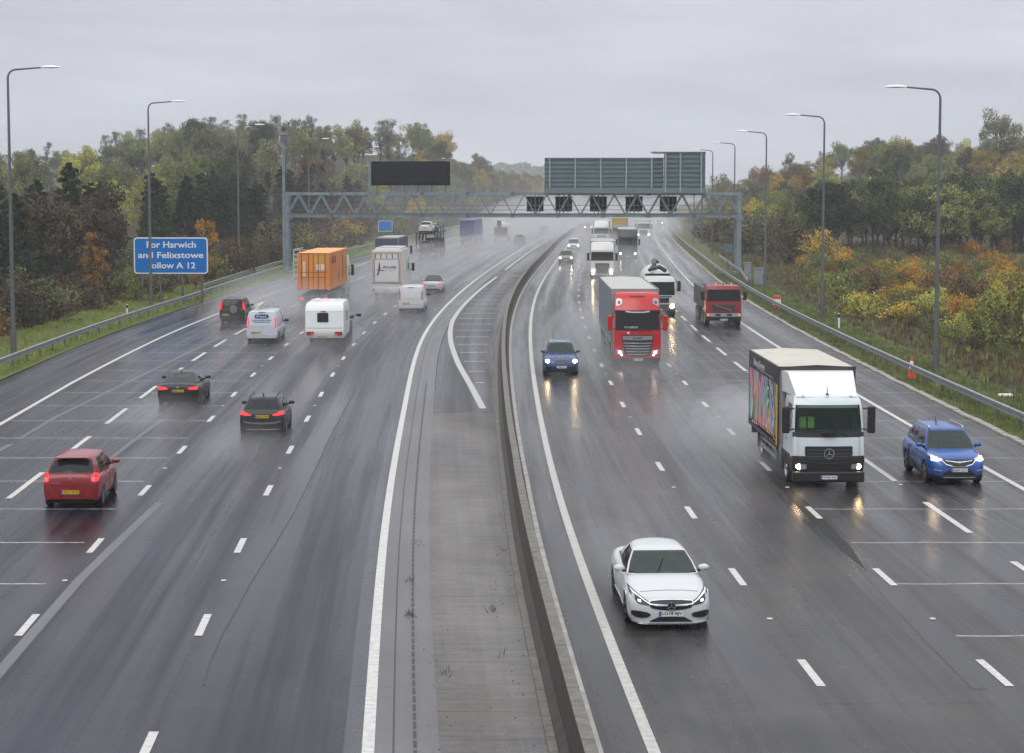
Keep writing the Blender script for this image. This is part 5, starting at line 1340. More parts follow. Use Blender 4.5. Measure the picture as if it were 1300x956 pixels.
for x in (-.55, 0, .5): MB().tube([(x, yf-.6, 2.7), (x, yf-.6, 2.95)], [.06, .03], 8).build('roof_beacon', M_AMB if x else P_REDV, r)
tb = MB(); y0, y1 = -yf, yf-2.0
for s in (1, -1):
    tb.box(*sorted((s*1.16, s*1.22)), y0, y1, 1.15, 2.55); 
    for k in range(8): yy = y0+.05+k*(y1-y0-.15)/7; tb.box(*sorted((s*1.223, s*1.29)), yy, yy+.08, 1.15, 2.5)
tb.box(-1.16, 1.16, y0, y0+.06, 1.15, 2.4); tb.box(-1.16, 1.16, y1-.06, y1, 1.15, 2.75); tb.box(-1.16, 1.16, y0, y1, 1.1, 1.15)
tb.build('tipper_body', mat('tipper_grey', s2l(112, 112, 110), .55, var=.3, vscale=2), r)
MB().box(-1.1, 1.1, y0+.1, y1-.1, 2.2, 2.35).build('load_sheet', M_CH, r); chassis(r, yf-.6, y0+.2, .42, .7, 1.0)
trwheels(r, (yf-1.1, yf-2.8, -yf+2.3, -yf+1.0), .5, 1.2, .32, M_TIN)
# ---- mixer lorry behind the red one
LT = 9.2
P_WH2 = paintm('white_cab_dull', (.55, .56, .54), .35, 0, .5)
r = place(fR(9.3), 836, 401, LT, True, 'concrete_mixer_lorry', 'white concrete mixer lorry partly hidden behind the red lorry', 'lorry', TG)
yf = LT/2
bvt = cabshell(r, yf, 1.9, [(.4, .0, 1.15, 'bumper', 'bumper'), (.9, .0, 1.19, 'cab', 'cab'), (1.55, .03, 1.19, 'windscreen', 'side_window'), (2.5, .12, 1.15, 'cab', 'cab'), (2.8, .25, 1.05, 'cab', 'cab')],
    dict(cab=P_WH2, bumper=mat('mixer_bumper_green', s2l(70, 84, 84), .5), windscreen=M_GLASS, side_window=M_GLASS), cap=('cab', .08), bf=.1)
for s in (1, -1): Ft('headlight', [(s*.8, .64, .84), (s*1.08, .66, .86)], M_HEAD, .03)
Ft('grille', [(-.7, 1.0, 1.35), (.7, 1.0, 1.35)], M_CABB, .012); Ft('stripe', [(-.9, 1.40, 1.50), (.9, 1.40, 1.50)], mat('blue_stripe', (.03, .08, .25), .4), .012)
plate(r, 'LK15 BGE', yf+.02, .5); big_mirror(r, 1.2, yf-.12, 2.2, .75, M_BLACK)
MB().lathe([(-yf+1.2, .35), (-yf+1.9, .75), (-yf+3.4, 1.18), (-yf+4.6, 1.15), (-yf+6.0, .75), (-yf+6.3, .3)], 'Y', (0, 0, 2.45), 24).build('drum', P_WH2, r, smooth=40)
MB().tube([(-.3, -yf+1.3, 3.6), (0, -yf+1.9, 3.75), (.2, yf-3.2, 3.55), (.6, yf-2.9, 3.2)], [.14, .2, .16, .12], 8).build('chute', M_CABB, r, smooth=50)
b = MB(); b.box(-.9, .9, yf-2.5, yf-2.35, 1.2, 3.0); b.tube([(-.6, yf-2.3, 3.2), (-.1, yf-2.2, 3.5), (.5, yf-2.3, 3.35)], .16, 8); b.build('drum_stand', M_CABB, r)
chassis(r, yf-.6, -yf+.2, .42, .7, 1.0); trwheels(r, (yf-1.2, yf-2.9, -yf+2.5, -yf+1.2), .5, 1.2, .32)
# ---- further lorries coming towards the camera
def farlorry(off, px, py, name, label, cabm, boxm, roofm, H=3.9, cabH=3.7, LT=15.5, lights='w', grille='bars', deflector=None, boxless=False, bumper=None, boxH=None):
    global r, bvt
    r = place(fR(off), px, py, LT, True, name, label, 'lorry', TG); yf = LT/2
    bvt = cabshell(r, yf, 2.2, [(.32, .02, 1.17, 'bumper', 'bumper'), (.85, .0, 1.22, 'cab', 'cab'), (1.80, .04, 1.22, 'windscreen', 'side_window'), (2.7, .16, 1.19, 'visor', 'cab'), (2.9, .18, 1.18, 'cab', 'cab'), (cabH-.15, .5, 1.12, 'cab', 'cab')],
        dict(cab=cabm, bumper=bumper or cabm, visor=cabm, windscreen=M_GLASS, side_window=M_GLASS), cap=('cab', .1), bf=.15)
    Ft('grille', [(-.72, 1.2, 1.55), (-.5, .55, 1.56), (.5, .55, 1.56), (.72, 1.2, 1.55)], mat('grille_mid', (.06, .065, .07), .5), .012)
    for i in range(4): z = .68+i*.2; Ft('grille_bar', [(-.5, z, z+.03), (.5, z, z+.03)], M_TIN, .03)
    for s in (1, -1): Ft('headlight', [(s*.82, .66, .86), (s*1.02, .66, .86)], M_HEAD if lights == 'y' else M_HEADW, .04); Ft('fog_light', [(s*.84, .42, .54), (s*1.0, .42, .54)], M_HEAD if lights == 'y' else M_LENS, .03)
    plate(r, 'WX16 EJO', yf+.02, .42); big_mirror(r, 1.22, yf-.1, 2.2, .8, M_BLACK)
    boxbody(r, yf-2.4, -yf, 1.26, 1.15, boxH or H, boxm, boxm, roofm); chassis(r, yf-.8, -yf+.2, .45, .75, 1.05)
    trwheels(r, (yf-1.45, yf-4.6, -yf+2.2, -yf+3.5), .5, 1.23, .34)
    if deflector: 
        b = {}; shell(b, [dict(z=cabH-.1, yf=yf-.6, yr=yf-2.2, hf=1.0, hr=1.15, bf=.06, br=0), dict(z=H, yf=yf-1.5, yr=yf-2.3, hf=1.05, hr=1.18, bf=.05, br=0)], [-1, 0, 1], [0, 1], lambda i, s, k: 'roof_fairing', top=('roof_fairing', .01)); b['roof_fairing'].build('roof_fairing', deflector, r)
    return r
M_HZ = mat('trailer_white', s2l(190, 190, 188), .5, var=.06); M_BOXG = mat('box_dark_grey', s2l(64, 66, 70), .5); M_BOXY = mat('box_mustard', (.42, .27, .04), .5)
farlorry(5.9, 764.5, 353, 'articulated_lorry', 'white high cab lorry with four yellow headlights behind the red lorry', paintm('white_cab_far', (.62, .62, .59), .3, 0, .4), M_HZ, M_HZ, 3.7, 3.75, lights='y', bumper=paintm('beige_bumper', (.42, .38, .30), .4, 0, .5))
farlorry(9.1, 797, 329, 'articulated_lorry', 'dark grey high cab lorry right of the white high cab lorry', paintm('dark_cab_far', (.055, .058, .062), .4, 0, .3), M_BOXG, mat('roof_pale', s2l(160, 162, 162), .5), 3.8, 3.85)
farlorry(5.4, 763.5, 311, 'articulated_lorry', 'white lorry far behind, directly above the white high cab lorry', M_WPL, M_HZ, M_HZ, 3.9, 3.8, boxH=3.7)
farlorry(8.3, 787, 312, 'articulated_lorry', 'lorry with mustard yellow box behind the dark grey cab', paintm('grey_cab_far', (.13, .13, .13), .4, 0, .3), M_BOXY, M_BOXY, 4.3, 3.3, deflector=None)
farlorry(12.6, 817, 303, 'articulated_lorry', 'hazy pale lorry farthest away in the lane beside the hard shoulder', M_WPL, M_HZ, M_HZ, 3.2, 2.9, LT=8)
# ================================================================== lorries and vans driving away
M_ORG = paintm('orange_container', (.68, .24, .045), .5, 0, .3); M_ORGR = mat('orange_roof', (.85, .36, .08), .45, var=.08)
M_ORGD = mat('orange_dark_edge', (.22, .07, .02), .5); M_LBL = mat('container_label', (.66, .64, .60), .5); M_LBY = mat('container_yellow_label', (.60, .33, .03), .5)
LT = 15.0
r = place(fL(-9.95), 400, 391, LT, False, 'container_lorry', 'lorry carrying an orange shipping container with labelled rear doors', 'lorry', RG)
yb = -LT/2; hw = 1.22; z0, z1 = 1.42, 4.25; yfr = yb+12.2
ct = MB()
n = 46
for s in (1, -1):
    for k in range(n):
        y0 = yb+.12+(12.0-.1)*k/n; y1 = yb+.12+(12.0-.1)*(k+1)/n; o = .03 if k % 2 else 0
        ct.box(*sorted((s*(hw-.09), s*(hw-.02-o))), y0, y1, z0+.12, z1-.08)
ct.box(-hw+.1, hw-.1, yfr-.1, yfr-.02, z0+.1, z1-.1); cont = ct.build('container', M_ORG, r)
b = MB()
for s in (1, -1):
    b.box(*sorted((s*(hw-.10), s*hw)), yb, yfr, z0, z0+.14); b.box(*sorted((s*(hw-.10), s*hw)), yb, yfr, z1-.10, z1)
    for y in (yb, yfr-.12): b.box(*sorted((s*(hw-.13), s*(hw+.004))), y-.004, y+.124, z0, z1)
b.build('container_frame', M_ORG, r)
MB().box(-hw+.03, hw-.03, yb+.02, yfr-.02, z1-.005, z1+.03).build('container_roof', M_ORGR, r)
MB().box(-hw+.13, -.02, yb+.03, yb+.08, z0+.06, z1-.06).build('container_door', M_ORG, r); MB().box(.02, hw-.13, yb+.03, yb+.08, z0+.06, z1-.06).build('container_door', M_ORG, r)
for x in (-.9, -.38, .38, .9): MB().tube([(x, yb, z0+.05), (x, yb, z1-.05)], .028, 6).build('door_bar', M_ORGD, r)
b = MB()
for z in (z0+.95, z0+1.35): b.box(-hw+.15, hw-.15, yb+.012, yb+.028, z, z+.04)
b.build('door_rib', M_ORGD, r)
for k in range(9): MB().box(-.80, -.62, yb+.02, yb+.029, z0+1.05+k*.13, z0+1.15+k*.13).build('serial_character', M_LBL, r)
MB().box(.14, .82, yb+.018, yb+.029, z1-.36, z1-.28).build('label', M_LBL, r)
for x in (.24, .6): MB().box(x-.02, x+.26, yb+.018, yb+.029, z0+1.55, z0+2.0).build('label', M_LBL, r)
MB().box(.08, 1.0, yb+.014, yb+.0245, z1-.75, z1-.2).build('label', M_LBY, r)
MB().box(hw+.002, hw+.008, yb+9.2, yb+9.9, z0+.5, z1-.3).build('side_logo', mat('logo_green', (.12, .30, .06), .5), r)
MB().box(hw+.002, hw+.008, yb+6.3, yb+6.8, z0+.5, z0+1.2).build('side_logo', mat('logo_green', (.12, .30, .06), .5), r)
for k in range(3): MB().box(hw+.002, hw+.008, yb+2.0+k*.9, yb+2.5+k*.9, z1-.85, z1-.35).build('side_lettering', M_ORGD, r)
chassis(r, LT/2-1, yb+.2, .45, .95, 1.3); trwheels(r, (yb+2., yb+3.3, yb+4.6, LT/2-4.3, LT/2-1.4), .5, 1.22, .34); rearlights(r, yb+.1, 1.22, .78)
plate(r, 'YJ62 FKL', yb+.02, .76, True)
sideguard(r, yb+5.6, LT/2-5.5, 1.2); bvt = cabshell(r, LT/2, 2.2, [(.4, .02, 1.2, 'cab', 'cab'), (1.8, .04, 1.22, 'windscreen', 'side_window'), (2.7, .14, 1.2, 'cab', 'cab'), (3.6, .6, 1.12, 'cab', 'cab')], dict(cab=M_WPL, windscreen=M_GLASS, side_window=M_GLASS), cap=('cab', .1))
big_mirror(r, 1.22, LT/2-.4, 2.35, .9, M_BLACK)
# white framed lorry ahead of it
r = place(fL(-13.6), 391, 367.5, 8.5, False, 'stake_lorry', 'white framed open lorry just showing left of the orange container', 'lorry', RG)
b = MB(); yb = -4.25
for x in (-1.15, -.6, 0, .6, 1.15): b.box(x-.04, x+.04, yb, yb+.07, 1.1, 3.6)
for k in range(6): b.box(-1.19, 1.19, yb-.01, yb+.0, 1.3+k*.46, 1.37+k*.46)
for s in (1, -1):
    for k in range(6): b.box(*sorted((s*1.15, s*1.19)), yb, yb+6, 1.3+k*.46, 1.37+k*.46)
b.build('cage', M_HZ, r); MB().box(-1.15, 1.15, yb, yb+6.1, .95, 1.1).build('flatbed', M_CH, r); rearlights(r, yb+.1, 1.15); trwheels(r, (yb+1.5, 3.0), .48, 1.15, .32); chassis(r, 3.5, yb+.2)
cabshell(r, 4.25, 1.9, [(.4, .02, 1.1, 'cab', 'cab'), (1.6, .04, 1.12, 'windscreen', 'side_window'), (2.5, .2, 1.1, 'cab', 'cab'), (2.8, .4, 1.0, 'cab', 'cab')], dict(cab=M_WPL, windscreen=M_GLASS, side_window=M_GLASS), cap=('cab', .06))
# ---- cream horsebox with a bird emblem
LT = 9.5; M_CREAM = paintm('cream_coachwork', (.66, .655, .63), .35, 0, .3); M_PINK = mat('pink_trim', (.55, .38, .35), .4); M_NAVY = mat('navy_emblem', (.02, .05, .22), .4)
r = place(fL(-5.6), 492.5, 379, LT, False, 'horsebox_lorry', 'cream horsebox lorry with a blue bird emblem and lettering on its rear', 'lorry', RG)
yb = -LT/2; hw = 1.24
b = {}
shell(b, [dict(z=.75, yf=LT/2-2.0, yr=yb, hf=hw, hr=hw, bf=0, br=.03), dict(z=1.35, yf=LT/2-2.0, yr=yb, hf=hw, hr=hw, bf=0, br=.03), dict(z=3.65, yf=LT/2-2., yr=yb, hf=hw, hr=hw, bf=0, br=.03), dict(z=4.05, yf=LT/2-2.05, yr=yb+.03, hf=hw*.985, hr=hw*.985, bf=0, br=.03)], [-1, -.9, 0, .9, 1], [0, .5, 1], lambda i, s, k: 'body', top=('body', .02))
b['body'].build('body', M_CREAM, r, smooth=40)
MB().box(-1.0, 1.0, yb-.035, yb-.008, 1.45, 3.3).build('rear_ramp', M_CREAM, r, bevel=.01)
b = MB(); b.box(-1.02, 1.02, yb-.04, yb-.012, 3.32, 3.36); b.box(-1.24, 1.24, yb-.05, yb-.01, 1.30, 1.40)
for s in (1, -1): b.box(*sorted((s*1.005, s*1.05)), yb-.045, yb-.01, 1.42, 3.32)
b.build('ramp_frame', mat('frame_grey', s2l(110, 105, 108), .5), r)
for k in range(5): x = -.95+k*.475; MB().box(x-.03, x+.03, yb-.045, yb-.005, 3.40, 3.75).build('vent_slot', M_CH, r)
for s in (1, -1): MB().box(*sorted((s*1.10, s*1.2)), yb-.03, yb-.004, 1.45, 3.9).build('corner_trim', M_PINK, r)
MB().box(-1.15, 1.15, yb-.03, yb-.004, 3.80, 3.95).build('top_trim', M_PINK, r)
e_ = MB(); yy = yb-.04
for poly in ([(-.62, 2.45), (-.70, 2.5), (-.62, 3.2), (-.5, 2.55)], [(-.85, 2.5), (-.25, 2.42), (-.3, 2.34), (-.8, 2.42)], [(-.70, 2.45), (-.58, 2.42), (-.68, 1.98), (-.84, 1.95)]):
    e_.face(*[(p[0], yy-.004, p[1]) for p in poly]); e_.face(*[(p[0], yy+.0, p[1]) for p in poly][::-1])
e_.build('bird_emblem', M_NAVY, r)
text('Arnolds', 1.15, .26, M_NAVY, r, (.25, yb-.04, 2.68), 0)
text('horse transport', .95, .07, M_NAVY, r, (.20, yb-.04, 2.42), 0)
MB().box(-1.2, 1.2, yb-.10, yb, .55, .95).build('rear_bumper', M_CREAM, r, bevel=.03)
for s in (1, -1): MB().box(*sorted((s*1.0, s*1.16)), yb-.115, yb-.101, .62, .9).build('tail_light', M_RED, r); MB().box(*sorted((s*1.24, s*1.252)), yb+4.9, yb+5.3, 2.1, 3.0).build('side_vent', M_CH, r); MB().box(*sorted((s*1.24, s*1.252)), yb+6.2, yb+6.8, 2.2, 3.3).build('side_window', M_GLASS, r)
plate(r, 'BX14 LTR', yb-.10, .72, True)
b = MB(); b.box(-.8, .95, yb+1.0, yb+5.2, 4.10, 4.14); b.build('roof_hatch', M_CH, r)
b = MB()
for (x0_, x1_, y0_, y1_) in ((-.98, -.82, .5, 6), (.98, 1.12, .5, 6), (-.98, 1.12, .35, .52), (-.98, 1.12, 5.9, 6.05)): b.box(x0_, x1_, yb+y0_, yb+y1_, 4.04, 4.26)
b.build('roof_rail', M_CREAM, r, bevel=.03)
cabshell(r, LT/2, 2.1, [(.4, .02, 1.2, 'cab', 'cab'), (1.7, .04, 1.2, 'windscreen', 'side_window'), (2.6, .2, 1.18, 'cab', 'cab'), (3.9, 1.0, 1.1, 'cab', 'cab')], dict(cab=M_CREAM, windscreen=M_GLASS, side_window=M_GLASS), cap=('cab', .05))
big_mirror(r, 1.2, LT/2-.3, 2.3, .7, M_BLACK); trwheels(r, (yb+2.2, LT/2-1.4), .48, 1.2, .32); chassis(r, LT/2-1, yb+.2)
# ---- panel vans
def van(off, px, py, lab, paint, L, W, H, lettering=None, rack=False, tall=False):
    r = place(fL(off), px, py, L, False, 'panel_van', lab, 'van', RG)
    P = dict(L=L, W=W, H=H, wr=.33, wf=L*.29, wb=L*.30, paint=paint,
        top=[(0, 1.08), (.5, 1.08), (.78, 1.06), (.9, 1.0), (.97, .85), (1, .7)], wid=[(0, .955), (.01, .985), (.5, 1.), (.88, .97), (.96, .88), (1, .74)], bot=[(0, .32), (.04, .26), (.96, .22), (1, .24)],
        gh=dict(yfb=L*.36, yrb=-L/2+.01, yft=L*.19, yrt=-L/2+.09, wb=W/2-.03, wt=W/2-.18, bf=.2, br=.03, tap=0), cuts=[0, .05, .24, .27, .95, 1], glass=[1], rearglass=False, mirm=M_BLACK, ms=1.25, handles=[], doors=[.9, -.1])
    bv, T = car(r, P); B_ = lambda n, cols, m, off_=.01, mir=False: decal(r, bv, 'B', n, cols, m, off_, 3, mir)
    hw = W/2
    B_('tail_light', [(hw-.17, .95, 1.55), (hw-.10, .95, 1.58)], M_RED if not lettering else M_TAIL, .02, True)
    B_('door_gap', [(-.006, .55, H-.15), (.006, .55, H-.15)] if lettering else [(-hw+.22, .60, .615), (hw-.22, .60, .615)], M_BLACK, .003)
    B_('rear_bumper', [(-hw+.06, .32, .52), (0, .32, .54), (hw-.06, .32, .52)], mat('bumper_offwhite', (.45, .46, .47), .4), .05)
    B_('panel_recess', [(-hw+.26, 1.05, H-.35), (hw-.26, 1.05, H-.35)], paint, .008)
    B_('brake_light', [(-.2, H-.13, H-.10), (.2, H-.13, H-.10)], M_BLACK, .02)
    plate(r, 'LC11 HVB' if not lettering else 'EK64 XTY', surf(bv, -.35, .66, 'B')-.03, .66, True, -.35)
    if lettering:
        y = min(surf(bv, 0, 1.25, 'B'), surf(bv, 0, 1.6, 'B'))-.02
        b = rrect(MB(), -.42, .42, 1.50, 1.74, y-.0, y+.01, .1); b.build('logo_panel', M_NAVY, r)
        text('Pest', .6, .15, M_WPL, r, (0, y-.006, 1.62), 0); text('environmental services', 1.15, .07, M_NAVY, r, (0, y-.006, 1.40), 0); text('01277 823 467', .95, .07, M_NAVY, r, (0, y-.006, 1.28), 0)
    if rack:
        b = MB()
        for y in (-1.6, -.5, .5):
            b.tube([(-.72, y, H-.03), (-.72, y, H+.12), (.72, y, H+.12), (.72, y, H-.03)], .025, 6)
        b.build('roof_rack', M_TIN, r)
        MB().tube([(-.35, -1.8, H+.22), (-.35, 1.2, H+.22)], .11, 8).build('pipe_carrier', mat('pipe_tan', s2l(205, 195, 175), .5), r)
        MB().tube([(.05, -1.2, H+.16), (.05, .9, H+.30)], .05, 6).build('pipe_carrier', M_TIN, r)
        MB().tube([(.5, -.3, H), (.5, -.35, H+.4)], .015, 5).build('roof_antenna', M_BLACK, r)
    return r
van(-9.75, 334, 435, 'white van with blue logo and lettering on its rear doors and a roof rack', paintm('pale_blue_white_paint', (.58, .63, .68), .3, 0, .3), 4.9, 1.90, 1.96, lettering=True, rack=True)
van(-2.4, 522.5, 396, 'plain white panel van behind the white convertible', paintm('white_van_paint', (.60, .62, .62), .3, 0, .35), 4.9, 1.92, 1.96)
# ---- touring caravan and the car pulling it
M_CARV = paintm('caravan_white', (.72, .74, .73), .3, 0, .25)
LT = 5.6
r = place(fL(-5.75), 413.5, 437, LT, False, 'caravan', 'white touring caravan with one small rear window and red corner lights', 'caravan', RG)
yb = -LT/2; hw = 1.13; b = {}
shell(b, [dict(z=.42, yf=LT/2-.5, yr=yb+.10, hf=hw*.97, hr=hw*.97, bf=.1, br=.06), dict(z=.78, yf=LT/2-.3, yr=yb, hf=hw, hr=hw, bf=.1, br=.06), dict(z=.98, yf=LT/2-.25, yr=yb+.05, hf=hw, hr=hw, bf=.1, br=.06), dict(z=1.9, yf=LT/2-.45, yr=yb+.09, hf=hw, hr=hw, bf=.1, br=.05), dict(z=2.3, yf=LT/2-.7, yr=yb+.20, hf=hw*.99, hr=hw*.99, bf=.1, br=.05), dict(z=2.48, yf=LT/2-1., yr=yb+.42, hf=hw*.94, hr=hw*.94, bf=.1, br=.05)],
      [-1, -.8, -.4, 0, .4, .8, 1], [0, .3, .6, 1], lambda i, s, k: 'body', top=('body', .05))
b['body'].build('body', M_CARV, r, smooth=50); bv = bvh_of(b['body'])
B_ = lambda n, cols, m, off_=.01, mir=False: decal(r, bv, 'B', n, cols, m, off_, 3, mir)
B_('rear_window', [(-.42, 1.42, 1.88), (-.38, 1.38, 1.92), (.20, 1.38, 1.92), (.24, 1.42, 1.88)], M_GLASS, .02); B_('window_light', [(-.2, 1.97, 2.03), (.1, 1.97, 2.03)], M_RED, .03)
B_('trim_line', [(-hw+.06, 1.98, 1.995), (hw-.06, 1.98, 1.995)], mat('trim_grey', s2l(120, 128, 128), .4), .008); B_('trim_line', [(-hw+.06, 1.02, 1.04), (hw-.06, 1.02, 1.04)], mat('trim_grey', s2l(120, 128, 128), .4), .012)
B_('bumper_panel', [(-hw+.02, .48, .92), (0, .48, .94), (hw-.02, .48, .92)], M_CARV, .06)
B_('tail_light', [(hw-.52, .62, .80), (hw-.08, .62, .80)], M_RED, .09, True); B_('tail_reflector', [(hw-.5, .64, .72), (hw-.36, .64, .72)], M_TAIL, .10, True)
plate(r, 'CX07 MWA', yb-.075, .55, True, -.1); MB().box(hw-.01, hw+.012, -.2, .5, 1.3, 1.9).build('side_window', M_GLASS, r); MB().box(-hw-.012, -hw+.01, -.4, .6, 1.3, 1.9).build('side_window', M_GLASS, r)
MB().lathe([(0, .3), (.06, .28), (.09, .01)], 'Z', (.35, -.6, 2.52), 14).build('roof_vent', M_CARV, r); MB().lathe([(0, .02), (.14, .02), (.15, .2), (.2, .15), (.22, .01)], 'Z', (-.5, -1.2, 2.5), 12).build('roof_aerial', M_WPL, r)
for s in (1, -1): wheel(r, s*.98, -.3, .31, .2)
MB().box(-.9, .9, yb+.3, LT/2-.6, .32, .44).build('chassis', M_CH, r); MB().bar((0, LT/2-.5, .45), (0, LT/2+.9, .45), .1).build('drawbar', M_CH, r)
q0 = r.location; hd = r.rotation_euler[2]
c = Vector((q0[0], q0[1], 0))+Vector((-math.sin(hd), math.cos(hd), 0))*(LT/2+1.0+2.3)
r = thing('tow_car', 'dark car almost hidden in front of the caravan it pulls', 'car', c, hd, RG)
car(r, simple(FH, W=1.9, L=4.5, H=1.6, ms=1.3, paint=P_DARK, mirm=M_BLACK))
for s in (1, -1): MB().tube([(s*.9, 1.0, 1.1), (s*1.35, 1.0, 1.12)], .02, 6).box(*sorted((s*1.25, s*1.55)), .97, 1.03, 1.04, 1.22).build('towing_mirror', M_BLACK, r)
# ---- grey box lorry ahead of the horsebox
M_CURT = mat('curtain_slate', s2l(70, 78, 96), .5, var=.08)
LT = 12.0
r = place(fL(-10.7), 492, 349, LT, False, 'box_lorry', 'dark grey box lorry with a pale roof left of the car transporter', 'lorry', RG); yb = -LT/2
boxbody(r, LT/2-2.2, yb, 1.26, 1.1, 3.95, M_CURT, M_CURT, M_HZ, mrear=M_CURT); rearlights(r, yb+.05, 1.2); trwheels(r, (yb+2.2, yb+3.5, LT/2-1.4), .5, 1.22, .34); chassis(r, LT/2-1, yb+.2)
cabshell(r, LT/2, 2.0, [(.4, .02, 1.2, 'cab', 'cab'), (1.8, .04, 1.2, 'windscreen', 'side_window'), (2.7, .14, 1.2, 'cab', 'cab'), (3.3, .5, 1.1, 'cab', 'cab')], dict(cab=M_WPL, windscreen=M_GLASS, side_window=M_GLASS), cap=('cab', .1)); big_mirror(r, 1.22, LT/2-.4, 2.3, .9, M_BLACK)
# ---- car transporter
LT = 15.0
r = place(fL(-10.6), 541, 329, LT, False, 'car_transporter', 'dark car transporter lorry with a white car on its raised rear deck', 'lorry', RG); yb = -LT/2
M_TRN = mat('transporter_blue_grey', s2l(48, 54, 72), .5)
b = MB()
for s in (1, -1):
    for y, zt in ((yb+.1, 3.45), (yb+4.5, 3.9), (yb+8.5, 4.1), (yb+12, 4.2)): b.box(*sorted((s*1.12, s*1.26)), y, y+.25, .9, zt)
    b.bar((s*1.18, yb, 3.28), (s*1.18, yb+5, 3.3), .22); b.bar((s*1.18, yb+5, 3.3), (s*1.18, LT/2-.3, 3.4), .22); b.bar((s*1.18, yb, 1.0), (s*1.18, LT/2-2.3, 1.0), .2); b.bar((s*1.18, yb+4.6, .95), (s*1.18, yb+8.5, 3.3), .14); b.bar((s*1.18, yb+.2, 1.9), (s*1.18, yb+4.5, 3.2), .14)
b.build('frame', M_TRN, r)
b = MB(); b.box(-1.1, 1.1, yb, LT/2-2.3, .85, .95); b.build('lower_deck', M_CH, r); b = MB(); b.box(-1.1, 1.1, yb, LT/2-.5, 3.2, 3.3); b.build('upper_deck', M_TRN, r)
rearlights(r, yb+.02, 1.2); trwheels(r, (yb+3.5, yb+4.7, LT/2-4, LT/2-1.4), .48, 1.2, .32)
cabshell(r, LT/2, 2.0, [(.4, .02, 1.2, 'cab', 'cab'), (1.5, .04, 1.2, 'windscreen', 'side_window'), (2.3, .14, 1.2, 'cab', 'cab'), (2.4, .3, 1.15, 'cab', 'cab')], dict(cab=M_TRN, windscreen=M_GLASS, side_window=M_GLASS), cap=('cab', .02))
tl, th = Vector(r.location), r.rotation_euler[2]
for k, (dy, dz, base, pn, lab, tilt) in enumerate(((-LT/2+2.2, 3.32, CR, P_WHITE, 'white car carried on the raised rear deck of the transporter', 0), (-LT/2+2.5, .97, FH, P_DARK2, 'dark car carried low on the rear of the transporter', 0), (-LT/2+7.2, 3.32, FH, P_DARK, 'dark car carried on the upper deck ahead of the white one', 0))):
    c = tl + Vector((-math.sin(th)*dy, math.cos(th)*dy, dz)); q = thing('carried_car', lab, 'car', c, th, 'cars on the transporter')
    bv, T = car(q, simple(base, paint=pn, mirm=pn, doors=[], handles=[], handm=pn, H=base['H']-.12)); decal(q, bv, 'B', 'tail_light', [(.5, .9, 1.0), (.8, .92, 1.05)], M_RED, .02, 2, True)
    decal(q, bv, 'B', 'bumper_lower', [(-.7, .27, .45), (.7, .27, .45)], M_BLACK, .012, 2); plate(q, 'EN70 OUV', surf(bv, 0, .7, 'B')-.02, .7, True)
# ---- purple curtain lorry
M_PUR = mat('purple_curtain', s2l(88, 80, 150), .5, var=.08); LT = 16
r = place(fL(-11.1), 594, 310, LT, False, 'articulated_lorry', 'purple box trailer lorry fading into the spray beyond the transporter', 'lorry', RG); yb = -LT/2
boxbody(r, LT/2-2.4, yb, 1.26, 1.1, 3.95, M_PUR, M_PUR, M_PUR, mrear=mat('purple_rear', s2l(70, 66, 120), .5)); rearlights(r, yb+.05, 1.2); trwheels(r, (yb+2.2, yb+3.5, LT/2-1.4), .5, 1.22, .34); chassis(r, LT/2-1, yb+.2)
cabshell(r, LT/2, 2.0, [(.4, .02, 1.2, 'cab', 'cab'), (1.8, .04, 1.2, 'windscreen', 'side_window'), (2.7, .14, 1.2, 'cab', 'cab'), (3.5, .5, 1.1, 'cab', 'cab')], dict(cab=M_PUR, windscreen=M_GLASS, side_window=M_GLASS), cap=('cab', .1))
# ---- far grey mixer
LT = 8.5
r = place(fL(-7.3), 636, 306, LT, False, 'tanker_lorry', 'grey lorry with a white rounded load fading into spray right of the purple one', 'lorry', RG); yb = -LT/2
MB().lathe([(yb+.3, .5), (yb+.9, .95), (yb+3.2, 1.1), (yb+5, .8), (yb+5.4, .3)], 'Y', (0, 0, 2.3), 20).build('drum', M_HZ, r, smooth=40); MB().box(-1.1, 1.1, yb, yb+1.2, .9, 2.3).build('rear_frame', M_CH, r)
b = MB(); b.box(-.6, .1, yb-.1, yb+.5, 2.6, 3.5); b.build('hopper', M_CH, r); rearlights(r, yb, 1.15); trwheels(r, (yb+1.6, yb+2.9, LT/2-1.3), .5, 1.2, .32); chassis(r, LT/2-1, yb+.2)
cabshell(r, LT/2, 1.9, [(.4, .02, 1.15, 'cab', 'cab'), (1.6, .04, 1.18, 'windscreen', 'side_window'), (2.5, .14, 1.15, 'cab', 'cab'), (2.8, .4, 1.05, 'cab', 'cab')], dict(cab=M_WPL, windscreen=M_GLASS, side_window=M_GLASS), cap=('cab', .1))
